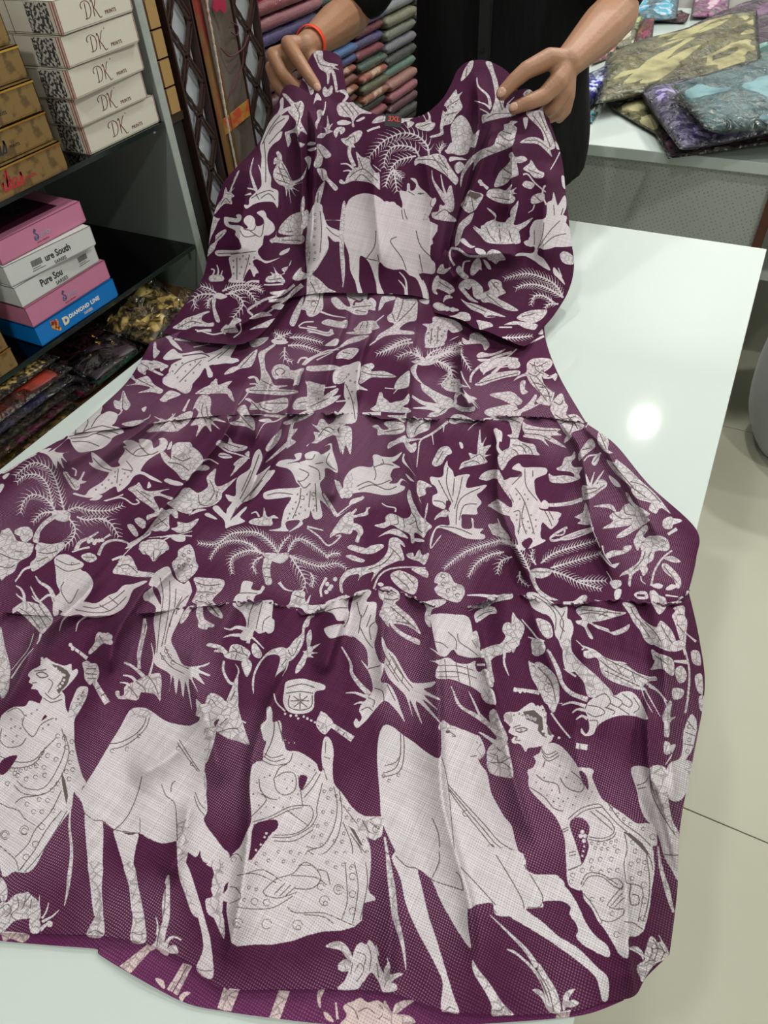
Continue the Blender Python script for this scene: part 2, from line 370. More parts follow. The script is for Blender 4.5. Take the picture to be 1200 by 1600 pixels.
PRINT = """
@S 0 1080 3.4286
w 0,330 0,160 25,115 75,85 135,80 160,50 215,65 240,40 232,0 300,-20 345,20 350,80 372,130 372,90 390,40 420,-20 470,-20 450,30 430,80 400,150 398,200 400,290 420,380 440,450 460,490 440,520 425,570 410,560 395,540 385,620 370,650 340,690 250,820 200,920 150,970 80,965 0,945
p 222,158 240,125 262,98 272,112 250,140
p 0,385 40,352 92,345 70,390 30,440 0,445
l 1.2 40,110 90,90 130,130 120,180 165,240 190,230 230,170 350,120
l 1.2 10,200 0,260 40,300 110,290 140,250
l 1.2 0,350 100,380 180,370 240,310 300,250
l 1.2 50,410 110,410 180,390 230,330 240,300
l 1.2 330,200 350,300 300,430 230,520 140,520 90,480
l 1.2 345,230 370,330 320,470 240,550 130,550 75,505
l 1.2 80,600 120,570 200,560 240,545
l 1.2 0,830 80,900 100,965
l 1.2 80,890 150,820 190,740 270,650 330,530
l 1.2 105,960 180,860 250,740 330,640
l 1.2 130,970 210,880 290,760 360,640
l 1.2 0,600 40,620 100,640 130,680 190,720
b 330,430 350,480 365,560 355,610 345,560 330,480
o 11 255,345 300,365 235,408 195,400 240,450 190,460 140,470 95,450 40,495 80,440 280,530 310,495 210,580 255,585 145,605 180,645 225,645 285,640 345,250 310,240 315,290 355,300 385,330 385,270 375,380 355,430 370,470 390,420
o 16 130,750 25,770 190,820 140,890 225,725
o 24 130,745 25,770
d 3 60,130
o 4 60,150 80,190 110,200 60,200 90,240 30,240 70,270 140,130 120,150 170,120 200,100 230,200 260,180 300,150
o 9 60,420 85,420 110,425 140,415 165,405 190,390 215,360 228,330
w 455,650 440,600 425,560 470,480 520,400 590,280 640,200 690,110 730,88 790,95 850,135 900,165 1000,185 1040,175 1070,150 1060,90 1050,40 1090,80 1110,70 1130,10 1180,40 1215,60 1210,100 1180,150 1145,150 1135,260 1110,330 1098,400 1095,480 1105,560 1110,640 1090,690 1100,740 1060,880 1020,870 1000,850 980,790 950,800 870,815 800,790 745,760 690,760 610,740 550,700 500,690
w 455,650 500,690 550,700 550,900 545,1060 548,1200 505,1200 485,1050 465,850
w 610,740 690,770 742,765 725,850 715,950 745,1100 762,1200 712,1200 690,1040 660,930 630,830
w 950,700 1010,700 1010,840 1000,900 990,980 1030,1080 1090,1200 1035,1200 990,1080 955,960
w 1060,560 1095,700 1150,780 1195,840 1230,880 1240,1000 1200,1050 1185,1200 1120,1200 1100,1120 1140,1100 1130,1060 1150,1010 1130,930 1075,880
s 6 22 380,600 372,720 384,860 370,1000
s 22 3 370,1000 360,1080 345,1150
l 1.2 590,280 640,275 720,235 770,180 790,110
l 1.2 600,310 660,295 730,250 785,190 805,120
l 1.2 760,455 740,540 700,640 660,700 610,745
l 1.2 450,650 500,690 550,695 610,740 690,755 745,760
l 1.2 940,480 920,500 915,540
l 1.2 865,500 890,560 935,600 945,680 950,800
l 1.2 960,260 1010,340 1070,430
l 1.2 950,275 1000,350 1060,430
l 1.2 1045,540 1070,600 1105,640
l 1.2 1040,560 1060,620 1100,670
o 10 745,240 680,310 600,320 955,305 1030,390
l 1 750,680 750,760
@S 0 1350 3.4286
w 470,0 548,0 545,120 552,260 555,385 465,382 500,300 510,270 500,150
w 660,0 715,0 740,120 770,270 780,415 700,410 712,290 700,150
w 950,0 1000,0 1060,170 1110,340 1130,430 1140,610 1052,565 1090,440 1050,250 990,110
w 1105,0 1195,-20 1185,140 1180,230 1200,300 1200,400 1160,320 1110,200 1140,170 1135,100 1150,30
l 1.2 470,375 510,355 552,378
l 1.2 705,365 745,378 778,370
l 1.2 1055,560 1090,572 1140,570
w 0,80 20,85 38,130 38,180 20,200 0,180
w 0,215 40,205 80,165 130,155 150,150 165,165 195,190 215,230 215,290 190,290 90,300 40,340 0,375
w 158,300 185,285 212,300 215,340 205,370 170,370 158,340
s 3 9 212,165 210,200 205,230
s 3 12 260,205 250,250 225,290
s 2 16 318,245 280,280 225,310
s 14 20 262,318 240,330 215,355
w 255,305 280,312 275,335 255,335
l 1.2 0,240 40,215 60,250 30,285
l 1.2 90,170 100,230 60,270 85,300
l 1.2 140,170 125,230 110,245
l 1.2 170,190 160,240
l 1.2 170,160 135,205
w 815,440 835,410 850,350 870,310 868,220 880,145 890,130 885,90 905,60 910,150 908,290 890,360 870,460 840,455
s 5 12 835,285 845,330 840,380
s 4 26 972,408 930,390 900,410 880,455
w 905,445 940,435 955,470 945,480 900,475
w 850,460 880,445 905,460 900,490 880,485
l 1.2 885,140 880,240 850,370 840,440
w 20,365 120,370 160,385 120,420 60,400 20,415
@S 320 1060 3.4286
w 300,250 330,220 330,165 350,150 362,180 365,235 400,225 412,260 410,300 425,340 440,385 500,392 560,425 600,460 612,495 632,490 625,420 635,330 655,312 680,340 690,400 685,470 692,560 740,620 790,690 850,735 920,740 945,745 955,800 940,850 890,850 860,820 885,900 890,1000 875,1130 860,1200 130,1200 120,1130 150,1060 130,990 150,940 190,900 225,820 250,760 245,660 240,580 250,480 280,445 310,440 315,390 330,340 315,330 305,290
p 510,520 550,530 520,600 503,570
p 262,790 330,760 385,760 390,800 350,840 290,920 235,985 245,900
d 7 330,830 345,850 365,830 320,850 300,890 275,920
b 412,290 440,272 480,285 520,335 500,370 470,372 430,360
o 4 420,300 440,330 450,345 470,350 490,330 510,350
d 3 430,330 450,345 480,345
l 1.4 365,190 372,260 360,330 320,420
l 1.4 380,190 400,260 420,340
l 1.2 315,420 370,445 430,430
l 1.2 310,440 370,465 450,450 470,400
l 1.2 320,400 360,425 420,410
l 1.2 370,540 400,480 440,460
l 1.2 370,540 385,600 430,625 480,600 490,540 470,505 420,505 380,530
l 1.2 290,540 300,600 340,640 390,650
l 1.2 250,740 330,650 280,610
l 1.2 500,520 520,650 525,690
l 1.2 255,770 350,740 450,690 530,680 570,690 580,740 540,800 470,835 370,840
l 1.2 260,785 360,750 455,705 520,692
l 1.2 440,705 500,750 555,790
l 1.2 360,850 460,850 560,800 600,740 600,690 630,560
l 1.2 370,870 480,870 580,810
l 1.2 690,580 710,680 690,800 640,890 590,910 545,900
l 1.2 720,600 735,720 710,850 650,930 590,945 550,920
l 1.2 600,910 545,930 545,980
l 1.2 740,770 790,900 780,1000 760,1100 750,1200
l 1.2 780,830 840,930 850,1050 820,1200
l 1.2 800,860 870,960 870,1080 850,1200
l 1.2 740,680 800,760 850,820 880,880
l 1.2 230,1040 330,1010 420,1050
l 1.2 230,1060 330,1040 410,1080 460,1100
l 1.2 320,1140 400,1080 450,1065 520,1010 580,1020 600,1080 560,1130 500,1150
l 1.2 320,1140 340,1160 420,1170 520,1140
l 1.2 500,1000 580,1000
l 1.2 480,1060 600,1060 660,1080
l 1.2 590,1030 640,1030 660,1080 640,1105
l 1.2 130,960 170,940 200,980 180,1040
l 1.2 850,800 880,760 920,745
l 1.2 860,820 890,790 940,760
b 770,790 800,810 850,900 830,890
l 1.2 520,600 560,560 600,500
l 1.2 530,640 580,580 620,510
l 1.2 640,420 670,430
l 1.2 648,340 645,400
l 1.2 635,480 655,545
o 8 675,595 640,605 660,640 705,630 730,650 775,700 760,745 685,715 635,715 650,780 605,790 580,790 625,840 580,850 745,830 695,870 625,890 735,875 705,935 750,935 710,1010 745,990 660,990 510,940 460,930 395,930 420,980 480,975 345,980 280,985 320,940 270,1120 240,1120 210,1140 170,1130 790,760 825,760 830,810 850,870 870,930 880,990
o 14 920,800 155,970 785,1065 790,1150 710,1140
o 22 715,1130 630,1180
o 3 280,560 300,600 260,620 320,530 350,520 400,520 430,540 470,550 440,590 460,640 420,690 370,690 400,640 330,690 290,680 300,720 500,620 480,470 520,460 560,470 590,490
w 435,20 480,5 530,2 580,15 640,35 640,60 590,75 585,150 560,180 510,190 450,180 420,130 425,70
l 1.4 440,50 520,30 590,50
l 1.4 435,80 510,70 580,80
l 1.4 455,90 450,150 510,170 570,150 575,90
l 1.4 460,120 560,120
l 1.4 510,80 510,165
l 1.4 475,95 550,155
l 1.4 475,155 550,95
o 12 510,122
d 7 430,190 460,200 490,200 500,215 530,205 550,215 570,225 590,235
s 6 9 370,80 385,130 430,175
w 600,225 620,185 650,190 680,235 670,270 640,300 600,260
l 1.3 610,230 640,210 665,235
l 1.3 605,250 635,290
s 26 36 680,250 740,290 792,325
l 1.3 720,270 700,290
l 1.3 750,290 735,310
w 55,265 100,180 120,110 160,20 178,0 175,100 185,180 230,320 238,355 190,340 120,320 65,285
w 0,150 40,80 110,125 90,200 50,235 60,290 30,400 0,440
s 8 8 175,215 220,240
l 1.3 80,250 140,200 170,210
l 1.3 110,180 150,150
l 1.3 70,290 130,270 180,270
l 1.3 120,130 150,60
w -5,500 10,560 5,650 0,740
@S 300 1330 3.4286
W 195,60 560,20 955,10 955,120 935,220 915,300 910,370 870,405 800,425 700,430 620,450 540,480 430,500 330,500 240,510 210,490 200,420 185,320 190,200 200,140
l 1.2 380,215 450,150 540,120 600,60 660,90 690,150 640,200 550,200
l 1.2 380,215 400,240 470,250 560,220
l 1.2 440,230 500,170
l 1.2 470,240 530,180
l 1.2 500,240 555,190
l 1.2 530,130 660,140 720,180
l 1.2 570,75 640,75
l 1.2 670,100 720,110 740,180
l 1.2 290,120 380,100 480,160
l 1.2 240,130 340,120 450,170
l 1.2 200,280 260,250 240,200 200,190
l 1.2 240,300 340,310 440,300 540,240
l 1.2 510,300 560,330 700,330 800,370 870,400
l 1.2 600,340 700,350 760,390
l 1.2 820,60 830,180 830,280 800,370
l 1.2 870,60 890,200 860,390
l 1.2 930,60 940,180 900,370
o 8 725,60 770,85 810,70 490,55 545,50 410,50 345,65 305,195 345,205 245,200 280,260 860,80 850,90
o 18 335,270 400,275 860,135 860,230 860,320 690,190
o 12 240,390 570,410 715,280 785,200
o 26 245,385 400,390 565,395 710,265 785,205
w 715,510 760,485 810,490 850,540 860,590 835,580 800,535 750,520
w 785,605 820,580 850,600 840,640 790,640
w 780,740 820,690 840,640 850,610 870,530 900,490 935,500 950,475 985,520 1000,600 1030,660 1050,680 1060,700 1095,715 1095,745 1050,755 1020,750 1000,700 960,650 920,700 880,740
l 1.2 870,650 900,600 920,640 880,700
l 1.2 880,540 930,560 920,620
l 1.2 940,500 960,560 950,640
l 1.2 860,600 850,660
l 1.2 990,600 1000,680
l 1.2 1040,680 1030,730
p 905,725 930,690 970,670 990,700 985,740
s 3 16 1045,570 1055,630 1030,680
s 3 20 1120,655 1080,670 1050,710
s 2 7 985,500 1000,560
@S 560 1080 3.4286
w 100,340 110,240 130,190 155,180 190,195 240,235 300,275 370,330 440,350 445,165 490,180 570,210 620,230 655,250 680,320 660,350 640,360 660,400 690,440 710,540 740,600 780,670 820,720 840,800 860,860 895,900 900,950 940,980 1010,985 1060,990 1100,1020 1100,1060 1060,1060 990,1120 960,1160 900,1165 860,1200 740,1200 715,1130 640,1140 580,1150 580,1200 480,1200 430,1100 390,1010 320,950 340,1060 370,1200 280,1200 250,1080 215,900 170,800 125,690 115,560 105,440
p 325,960 390,1015 430,1100 470,1180 480,1200 370,1200 345,1070
w 690,320 720,280 760,240 800,290 810,340 830,450 790,460 740,450 700,430 690,380
w 700,130 720,95 740,110 760,160 790,220 800,260 770,280 720,200
s 8 30 510,0 540,75 640,140 720,200 790,290
s 2 10 590,0 630,90 650,130
s 3 14 645,220 690,250 740,285
l 1.3 240,210 245,330 220,430 130,460
l 1.3 225,205 225,330 200,410 130,440
l 1.3 480,500 560,590 680,720 760,810 880,880
l 1.3 480,515 550,600 670,740 750,830 870,900
l 1.3 485,530 540,610 660,760 740,850 860,920
l 1.3 395,680 430,770 430,880 385,1000
l 1.3 215,890 260,940 320,950 385,1005 470,1040 560,1070
l 1.3 540,940 640,1060 740,1190
l 1.3 740,870 800,970 870,1090 880,1160
l 1.3 880,920 950,1030 990,1100 960,1150
l 1.3 1040,1040 1080,1050
o 9 480,215
o 3 480,215 480,213
b 465,205 485,205 490,222 470,225
l 1.3 635,270 640,290 660,285
l 1.3 600,350 640,345
l 1.3 450,190 520,240 500,240
l 1 445,350 480,500 520,900 570,1200
o 16 575,655 710,835 890,915
l 1.2 140,400 200,380 230,330
o 8 135,455 165,480 215,450
l 1.2 700,330 760,350 800,350
l 1.2 710,380 790,390
l 1.2 740,300 770,340 760,400
s 10 26 140,780 160,900 185,1050
s 26 8 185,1050 200,1160 205,1200
w 0,700 60,690 130,670 125,720 100,790 60,790 0,740
l 1.3 20,690 60,760
l 1.3 60,700 110,740
o 18 95,740
w 785,150 790,115 850,110 880,90 930,60 960,90 985,75 1005,120 1010,180 1040,240 1030,270 990,290 950,300 910,305 895,325 880,300 860,280 830,280 820,260 835,240 805,220 815,190 800,170
b 880,110 940,100 985,140 990,200 1010,250 985,240 960,210 965,180 900,150
b 1010,190 1050,210 1090,260 1080,275 1050,250 1015,230
d 10 790,130 810,120 835,128 862,122 880,130 905,135 925,145 945,150 790,155 985,90 960,85 1000,120
o 4 790,130 810,120 835,128 862,122 880,130 905,135 925,145 945,150 990,100 1000,140 1010,170
l 1.6 840,205 880,195 905,205 870,220 840,212
l 1.4 830,195 870,180
l 1.4 820,240 850,245 840,260 870,265
o 5 872,208
d 8 990,215 1005,235 1020,255 1040,240 1075,250
w 990,290 1060,280 1130,340 1190,440 1200,560 1200,820 1180,900 1200,1050 1160,1060 1120,1010 1115,940 1110,860 1105,790 1080,720 1040,650 990,600 940,550 915,500 920,440 950,380 940,350 970,330
l 1.3 975,300 1010,340 1060,320
l 1.3 980,320 1015,358 1070,330
l 1.3 985,345 1020,375 1075,345
l 1.3 930,440 980,420 1000,370
l 1.3 940,520 1000,560 1080,640 1110,620
l 1.3 970,440 1020,490 1080,540 1120,560
l 1.3 960,470 1010,520 1070,570
o 11 985,460 1010,480 1040,505 1060,540 1090,560
o 3 940,470 960,500 990,540 1030,570 1060,600 1040,420 1080,400 1110,420 1140,460 1150,520 1100,500 1130,600 1100,640 1150,560
l 1.3 1090,740 1130,720
l 1.3 1095,755 1135,735
l 1.3 1115,870 1160,860
l 1.3 1120,890 1160,880
o 12 1150,1000 1140,960 1160,930
@S 600 1330 3.4286
w 62,0 440,0 430,210 445,290 450,400 465,520 410,450 350,350 310,250 262,155 230,130 180,95 200,180 240,350 280,470 320,600 350,700 375,780 402,865 350,862 305,845 315,710 290,640 240,540 180,430 120,290 90,150
w 440,290 500,285 580,278 640,330 740,390 840,450 930,510 1040,590 1130,670 1155,740 1170,800 1200,790 1200,680 1140,620 1040,520 940,460 850,380 760,310 850,300 850,270 910,265 960,270 1000,300 995,340 1030,390 1040,430 1030,460 1080,510 1200,568 1200,510 1130,450 1080,380 1040,290 990,210 950,170 930,130 860,125 790,120 750,80 720,0 420,0
w 475,585 510,640 560,700 600,760 640,820 695,875 640,880 580,880 575,820 540,750 480,650
s 12 34 15,0 30,150 60,350
s 34 4 60,350 100,500 118,635
l 1.3 0,0 30,20
l 1.3 330,855 350,835 380,850
l 1.3 580,850 620,855 650,830 680,870
l 1.3 62,25 120,80 180,95 262,155 330,180 425,210
l 1.3 295,0 295,60 255,145
l 1.3 385,110 410,140 425,210
l 1.3 410,85 500,180 600,290
l 1.3 600,20 680,150 740,260 750,310
l 1.3 780,120 840,220 850,260 830,300 770,300
s 3 30 568,342 660,430 760,530 820,620
w 655,525 700,535 780,600 820,640 830,600 870,660 920,740 940,800 945,860 895,865 870,790 830,690 770,610 700,550
l 1.4 820,640 880,740 910,860
l 1.4 840,690 880,790 890,860
w 795,745 830,740 870,780 890,830 895,865 870,840 840,780
w 955,830 965,770 990,745 1025,738 1000,770 990,800 1020,795 1045,815 1010,835 975,835 965,855
w 0,640 20,600 15,570 35,620 30,660 90,650 60,680 30,700 70,725 60,745 10,745
s 8 20 100,655 40,690 10,730
@S 800 1200 4
w 110,130 105,60 130,0 480,0 500,60 530,130 560,190 600,220 640,250 700,290 780,345 850,345 900,380 905,430 905,480 880,490 885,540 890,640 870,780 860,880 840,960 820,1020 770,1055 730,1060 728,1180 690,1180 660,1150 640,1110 580,1010 540,960 500,880 450,820 440,770 410,760 360,740 345,680 350,600 340,500 320,400 300,350 260,290 180,210
p 420,30 440,20 470,60 478,135 455,110
p 360,350 400,310 450,320 485,370 470,440 480,500 440,600 425,560 400,480
d 14 440,400 430,425 455,425 450,455
d 7 450,490 445,520 440,550
l 1.3 350,320 420,260 480,235 545,225 570,250
l 1.3 365,335 430,280 490,255 560,245
l 1.3 480,430 560,440 620,420 640,380 600,320 520,260
l 1.3 475,445 560,458 630,435 650,400
l 1.3 490,270 560,330 630,390
l 1.3 110,120 200,180 260,250 320,270
l 1.3 150,40 200,80 280,100 300,160
l 1.3 300,60 340,120 420,150 450,120 430,70 370,20
l 1.3 310,390 350,370
l 1.3 315,405 352,385
l 1.3 355,530 400,520
l 1.3 358,550 402,540
l 1.3 350,640 400,620 440,600
l 1.3 440,740 480,680 560,680 640,740 690,760
l 1.3 430,730 470,660 560,665 660,730
l 1.3 595,860 620,820 690,740
l 1.3 595,860 640,880 700,880
l 1.3 620,860 690,780
l 1.3 640,870 700,810
l 1.3 600,700 650,690 690,720 690,760
l 1.3 440,780 500,850 560,960 540,970
l 1.3 560,950 620,960 690,920 700,880
l 1.3 700,960 760,970 820,1010
l 1.3 715,720 800,740 820,800 800,900 790,960
l 1.3 700,400 780,470 860,560 880,640
l 1.3 700,400 720,500 700,600 715,720
l 1.3 840,540 860,700 850,850 820,950
l 1.3 600,220 680,330 800,420 870,490
l 1.3 570,250 650,340 720,400
l 1.6 745,720 735,790 745,850 790,850 790,800 750,790
b 700,395 740,410 810,465 865,545 850,540 790,480
o 13 550,570 495,580 620,570 660,520 610,640 555,650 500,630 440,640 660,640 745,600 790,580 755,465 750,690 800,660 770,520 565,820 500,820 625,910 380,670 370,710 830,590 840,630
o 18 655,1040 825,730 825,830 820,940 880,430
o 10 620,255 660,290 700,320 740,350 820,380
o 9 500,470 540,470 580,475 620,465 650,455 520,500 560,505 600,505 640,490
o 3 150,90 180,130 200,60 230,100 250,140 290,190 220,170 320,210 350,190 380,230 400,180 340,60 390,90 430,100 480,190 500,150 300,240 260,210
w 745,0 850,0 860,80 900,200 950,300 1000,370 1050,420 1055,560 1040,700 1000,640 950,550 920,440 880,370 830,310 800,240 780,140
w 862,0 960,0 970,150 1000,320 1040,400 1050,470 990,380 930,270 890,160
l 1.3 950,540 1000,545 1050,545
l 1.3 860,0 870,140 910,240 980,360 1020,420
l 1.3 780,110 830,90 850,60
l 1.3 785,130 840,120
s 8 34 912,490 930,620 970,760
s 34 14 970,760 990,840 1010,900
w 960,40 1000,-40 1120,-40 1110,60 1090,150 1060,180 1020,185 980,190 965,140
l 1.3 980,60 1040,20 1090,60 1080,120 1020,150 980,110
l 1.3 970,170 1040,170 1090,150
o 3 1000,60 1020,90 1050,60 1060,100 1030,130 1000,20 1060,10
w 730,1130 770,1115 810,1140 830,1190 820,1200 860,1060 890,1065 910,1090 940,1085 975,1140 978,1195 940,1205 890,1230 850,1280 815,1340 800,1290 820,1210 790,1160
w 780,1245 820,1210 820,1260 800,1300
l 1.3 840,1110 880,1130 860,1190
l 1.3 880,1070 910,1130 890,1200
l 1.3 920,1100 950,1150 930,1200
l 1.3 870,1130 930,1130 960,1160
l 1.3 830,1220 870,1200 900,1210
s 3 9 918,1045 935,1080 950,1110
@S 0 820 4
w 232,115 300,120 400,130 330,210 290,240 230,280 200,290 190,240 225,200
l 1.2 235,170 300,180 370,160
l 1.2 230,230 300,200
w 0,60 55,40 90,80 110,130 170,145 210,120 190,190 120,230 90,290 40,320 0,330
l 1.2 0,120 60,160 150,170
l 1.2 0,180 70,210 130,220
l 1.2 0,260 60,270 90,250
w 90,40 130,15 180,15 205,50 200,80 160,110 130,90 120,60
s 16 8 200,260 150,280 120,320 95,355
w 340,215 365,190 420,185 480,215 525,245 505,280 545,300 580,350 575,400 545,450 500,500 440,540 400,545 370,530 365,560 335,565 330,500 345,450 375,420 355,370 350,310 345,260
l 1.2 350,215 430,250 500,240
o 8 452,242
l 1.2 345,250 420,290 510,270
l 1.2 400,355 380,400 400,450 440,490 490,400
s 26 6 320,590 290,530 230,460 190,385
s 32 6 345,480 310,400 250,360 222,320
s 20 6 345,450 300,440 240,480 200,445
w 100,510 150,480 220,490 280,520 320,570 330,600 300,650 260,680 220,640 160,580 110,540 80,555 80,525
l 1.2 120,520 180,560 250,650
l 1.2 180,490 240,560 290,640
l 1.2 240,500 280,560 320,600
s 22 8 150,480 150,440 130,400 100,380
s 14 5 150,470 120,450 100,430
s 16 5 255,680 245,720 230,745
w 375,560 430,520 510,480 600,490 680,440 730,420 770,380 830,370 900,350 920,355 880,380 840,400 820,430 800,480 760,530 690,565 610,580 540,575 490,560 430,570
s 16 4 430,560 390,600 370,665
s 14 4 540,572 490,610 475,665
l 1.2 520,510 600,520 690,480 780,410
l 1.2 470,530 600,550 700,530 790,450
l 1.2 620,500 690,540
l 1.2 680,450 740,500
s 7 3 210,680 180,770 120,850 70,910
s 4 10 210,770 150,840 70,960
w 0,660 15,680 30,760 50,830 65,900 60,960 50,1040 0,1060
w 600,690 620,670 650,680 680,675 700,710 690,750 650,740 620,760 590,790 560,810 555,790 590,740
d 16 650,690 688,700 690,735
l 1.2 620,690 640,730
s 14 24 440,755 500,800 545,835
d 12 440,750 455,775
l 1.3 470,770 460,795
l 1.3 500,790 490,815
w 515,865 545,850 570,865 605,870 620,930 600,980 575,990 560,1000 530,960 525,910
l 1.3 540,900 600,900
l 1.3 535,930 605,935
l 1.3 545,960 600,960
s 30 40 590,980 630,1050 670,1115
l 1.3 600,1030 630,1010
l 1.3 630,1070 660,1050
w 550,1020 540,1080 515,1130 480,1190 460,1200 420,1200 450,1120 500,1050
o 5 490,1090 510,1070 480,1130 520,1050 500,1120
w 175,940 195,910 250,880 255,850 290,835 340,860 400,880 445,870 450,910 480,900 485,930 440,990 400,1030 370,1050 400,1090 410,1140 400,1200 300,1200 250,1130 265,1080 250,1060 230,1030 195,1025 205,1000 180,985 190,960
b 320,870 370,880 420,910 440,940 420,1000 380,1040 370,1060 345,1020 380,980 395,940 360,910
d 9 262,835 275,845 290,838 300,850 350,900 360,915 375,925 390,935 402,940 400,970 390,990 375,1010 358,1020 345,1030
l 1.6 225,930 265,920 300,945 255,955 225,932
l 1.4 215,915 290,905
l 1.3 200,990 230,985
l 1.3 300,960 330,990 300,1050
l 1.3 280,1050 330,1090 380,1060
l 1.3 270,1080 320,1110 390,1090
w 1160,130 1190,125 1215,170 1225,230 1240,260 1220,300 1190,330 1150,360 1110,340 1090,290 1075,240 1110,200 1115,160
o 10 1150,190 1180,220 1150,250 1195,260 1120,260 1180,170
w 970,300 1050,260 1080,320 1110,350 1150,370 1180,350 1200,410 1190,440 1150,530 1110,620 1080,680 1070,730 1100,790 1150,880 1250,880 1310,860 1290,880 1240,900 1310,935 1300,945 1240,930 1280,1000 1200,950 1240,1050 1180,960 1200,1160 1160,980 1145,1080 1120,960 1100,1060 1080,940 1055,1055 1065,940 990,890 960,850 975,760 960,600 975,520 930,480 900,470 900,430 950,390 930,370
p 955,385 985,400 1005,450 1005,500 985,470 960,420
l 1.2 1000,330 1020,450 1000,600 980,800
l 1.2 1060,350 1060,480 1040,620 1010,760
l 1.2 1100,400 1090,520 1050,650 1030,750
l 1.2 1140,450 1080,560 1060,640
l 1.2 1180,440 1120,500 1100,560
l 1.2 1030,760 1080,850 1180,900
l 1.2 1000,800 1060,880 1150,930
o 12 1040,790 1060,820 1080,860 1020,830
w 705,300 730,250 760,215 800,190 830,215 850,260 880,290 960,300 950,325 860,325 770,312
p 860,250 890,280 860,285
l 1.2 740,260 800,250 860,300
s 18 5 905,585 890,680 870,760 860,830 880,900
s 4 22 905,585 915,640 890,740 870,840 870,900
s 10 26 775,860 820,880 870,920 900,950
s 8 22 770,940 820,950 850,980
s 5 18 750,985 790,990 830,1010
w 720,1045 745,1040 750,1070 775,1060 780,1010 840,980 900,950 960,930 1000,930 1010,980 1005,1050 1000,1100 970,1060 920,1050 880,1050 860,1095 800,1090 740,1085
l 1.2 800,1010 840,1050 860,1085
l 1.2 850,980 900,1020 910,1050
l 1.2 920,940 960,990 990,1060
s 4 14 945,740 960,830 935,940
w 810,1200 815,1160 860,1145 920,1150 960,1200
w 870,140 880,110 910,100 960,90 1010,100 1045,130 1030,170 1000,190 960,230 930,190 890,180
l 1.2 910,110 900,160 950,220
l 1.2 960,95 960,220
l 1.2 1000,110 1010,160 970,220
s 20 10 615,190 650,120 720,95 790,110 810,130
w 510,190 560,175 600,195 600,220 560,235 520,215
l 1.2 520,200 590,205
s 9 15 650,85 690,60
s 30 8 475,160 500,110 560,80 615,45
s 8 14 450,170 510,150 560,140
d 13 555,105 575,95 600,100 620,98 640,95 590,115
s 4 12 740,230 800,160 870,100 930,60 940,40
s 12 24 700,220 760,200 780,210
s 4 5 930,80 1000,75 1080,70 1200,40
w 1075,75 1120,65 1155,75 1150,100 1110,105 1075,90
@S 250 820 4
w 210,335 260,330 395,345 390,400 330,465 350,500 390,560 385,585 330,560 290,520 270,510 270,560 280,590 310,610 340,625 330,640 300,640 290,655 240,640 240,600 225,560 230,500 200,480 215,450 230,400
l 1.2 225,360 300,380 380,370
l 1.2 230,420 300,420 350,430
l 1.2 240,480 290,490 370,570
l 1.2 300,480 360,560
o 8 260,380 320,400 260,450 300,440 230,480
w 220,510 190,540 170,580 140,615 125,610 140,560 180,510
f 34 3 740,180 690,110 610,50 520,45 440,60 350,120 245,115
f 26 2.5 620,165 540,110 440,100 360,140 315,210
f 34 3 650,180 560,160 470,190 440,230 450,300
f 24 3 640,200 600,220 580,260 600,300
f 20 3 740,170 770,110 810,70
f 30 3 800,170 850,90 930,110 1050,200
f 28 2.5 1040,205 1080,180 1120,180
f 34 3 810,190 900,230 1000,260 1100,240 1160,270
f 46 3 810,190 870,280 910,360 890,410
f 30 3 940,300 960,340 950,380
w 640,180 700,175 740,180 800,175 800,210 760,240 710,230 660,205
d 16 700,195 730,210 760,200 785,200 745,225
w 655,205 700,210 690,260 690,310 700,365 665,375 650,330 640,280 645,240
l 1.2 645,270 690,270
l 1.2 648,320 695,330
w 510,370 530,350 580,360 570,400 620,410 640,380 655,395 630,430 600,440 590,480 700,470 705,520 700,580 715,600 710,660 680,680 660,670 620,680 590,660 580,690 560,720 510,720 500,690 530,650 540,610 520,560 490,530 455,500 470,450 500,420
l 1.2 480,430 540,425 610,430
o 9 552,458
l 1.2 470,480 490,510 520,500
l 1.2 590,480 560,560 550,640
l 1.2 640,480 620,560 600,650
l 1.2 690,570 650,600 640,660
s 26 5 530,650 480,640 440,655 400,645
s 22 4 500,690 440,690 395,705
w 290,755 310,740 380,755 420,790 430,800 440,760 470,745 510,755 560,790 560,820 530,850 470,845 410,830 390,800 345,795 340,785 370,775 320,765
l 1.2 420,800 470,790 520,810
l 1.2 450,760 480,790 470,840
l 1.2 510,760 520,800 550,820
s 24 5 550,740 570,700 650,775
w 575,750 600,745 635,800 630,830 600,830 575,800
w 510,860 550,840 575,880 545,950 520,910
s 14 18 400,850 395,910 430,980 460,995
w 490,925 485,1000 490,1100 480,1180 490,1200 400,1200 430,1090 455,1000
w 240,1200 230,1150 225,1095 250,1120 300,1110 315,1050 350,1080 410,1105 400,1150 410,1200
l 1.2 300,1120 320,1090 350,1130
l 1.2 440,1100 470,1040
s 3 12 470,870 490,900 490,930
w 650,820 700,780 760,765 800,770 840,720 885,680 890,640 905,600 930,570 970,565 940,590 930,630 905,650 900,720 870,790 830,840 800,860 780,900 740,930 720,950 740,890 750,830 720,810 670,820 640,850 610,900 590,960 585,1060 575,980 600,890
l 1.2 800,780 830,820 880,720
l 1.2 790,840 760,880
s 10 2 800,860 790,900 765,945
s 8 16 840,510 960,520 1040,500
w 825,430 850,410 905,420 905,460 930,500 1030,500 1020,540 920,555 880,520 790,510 810,490
l 1.2 840,440 900,460
s 4 18 940,440 920,490
s 4 20 830,415 780,400 745,360
w 940,655 950,700 940,760 990,745 1000,745 950,790 990,800 945,810 960,830 920,830 900,880 860,925 845,925 855,880 880,840 900,800 890,790 920,780 915,700
s 12 18 1010,450 1005,400 1040,330
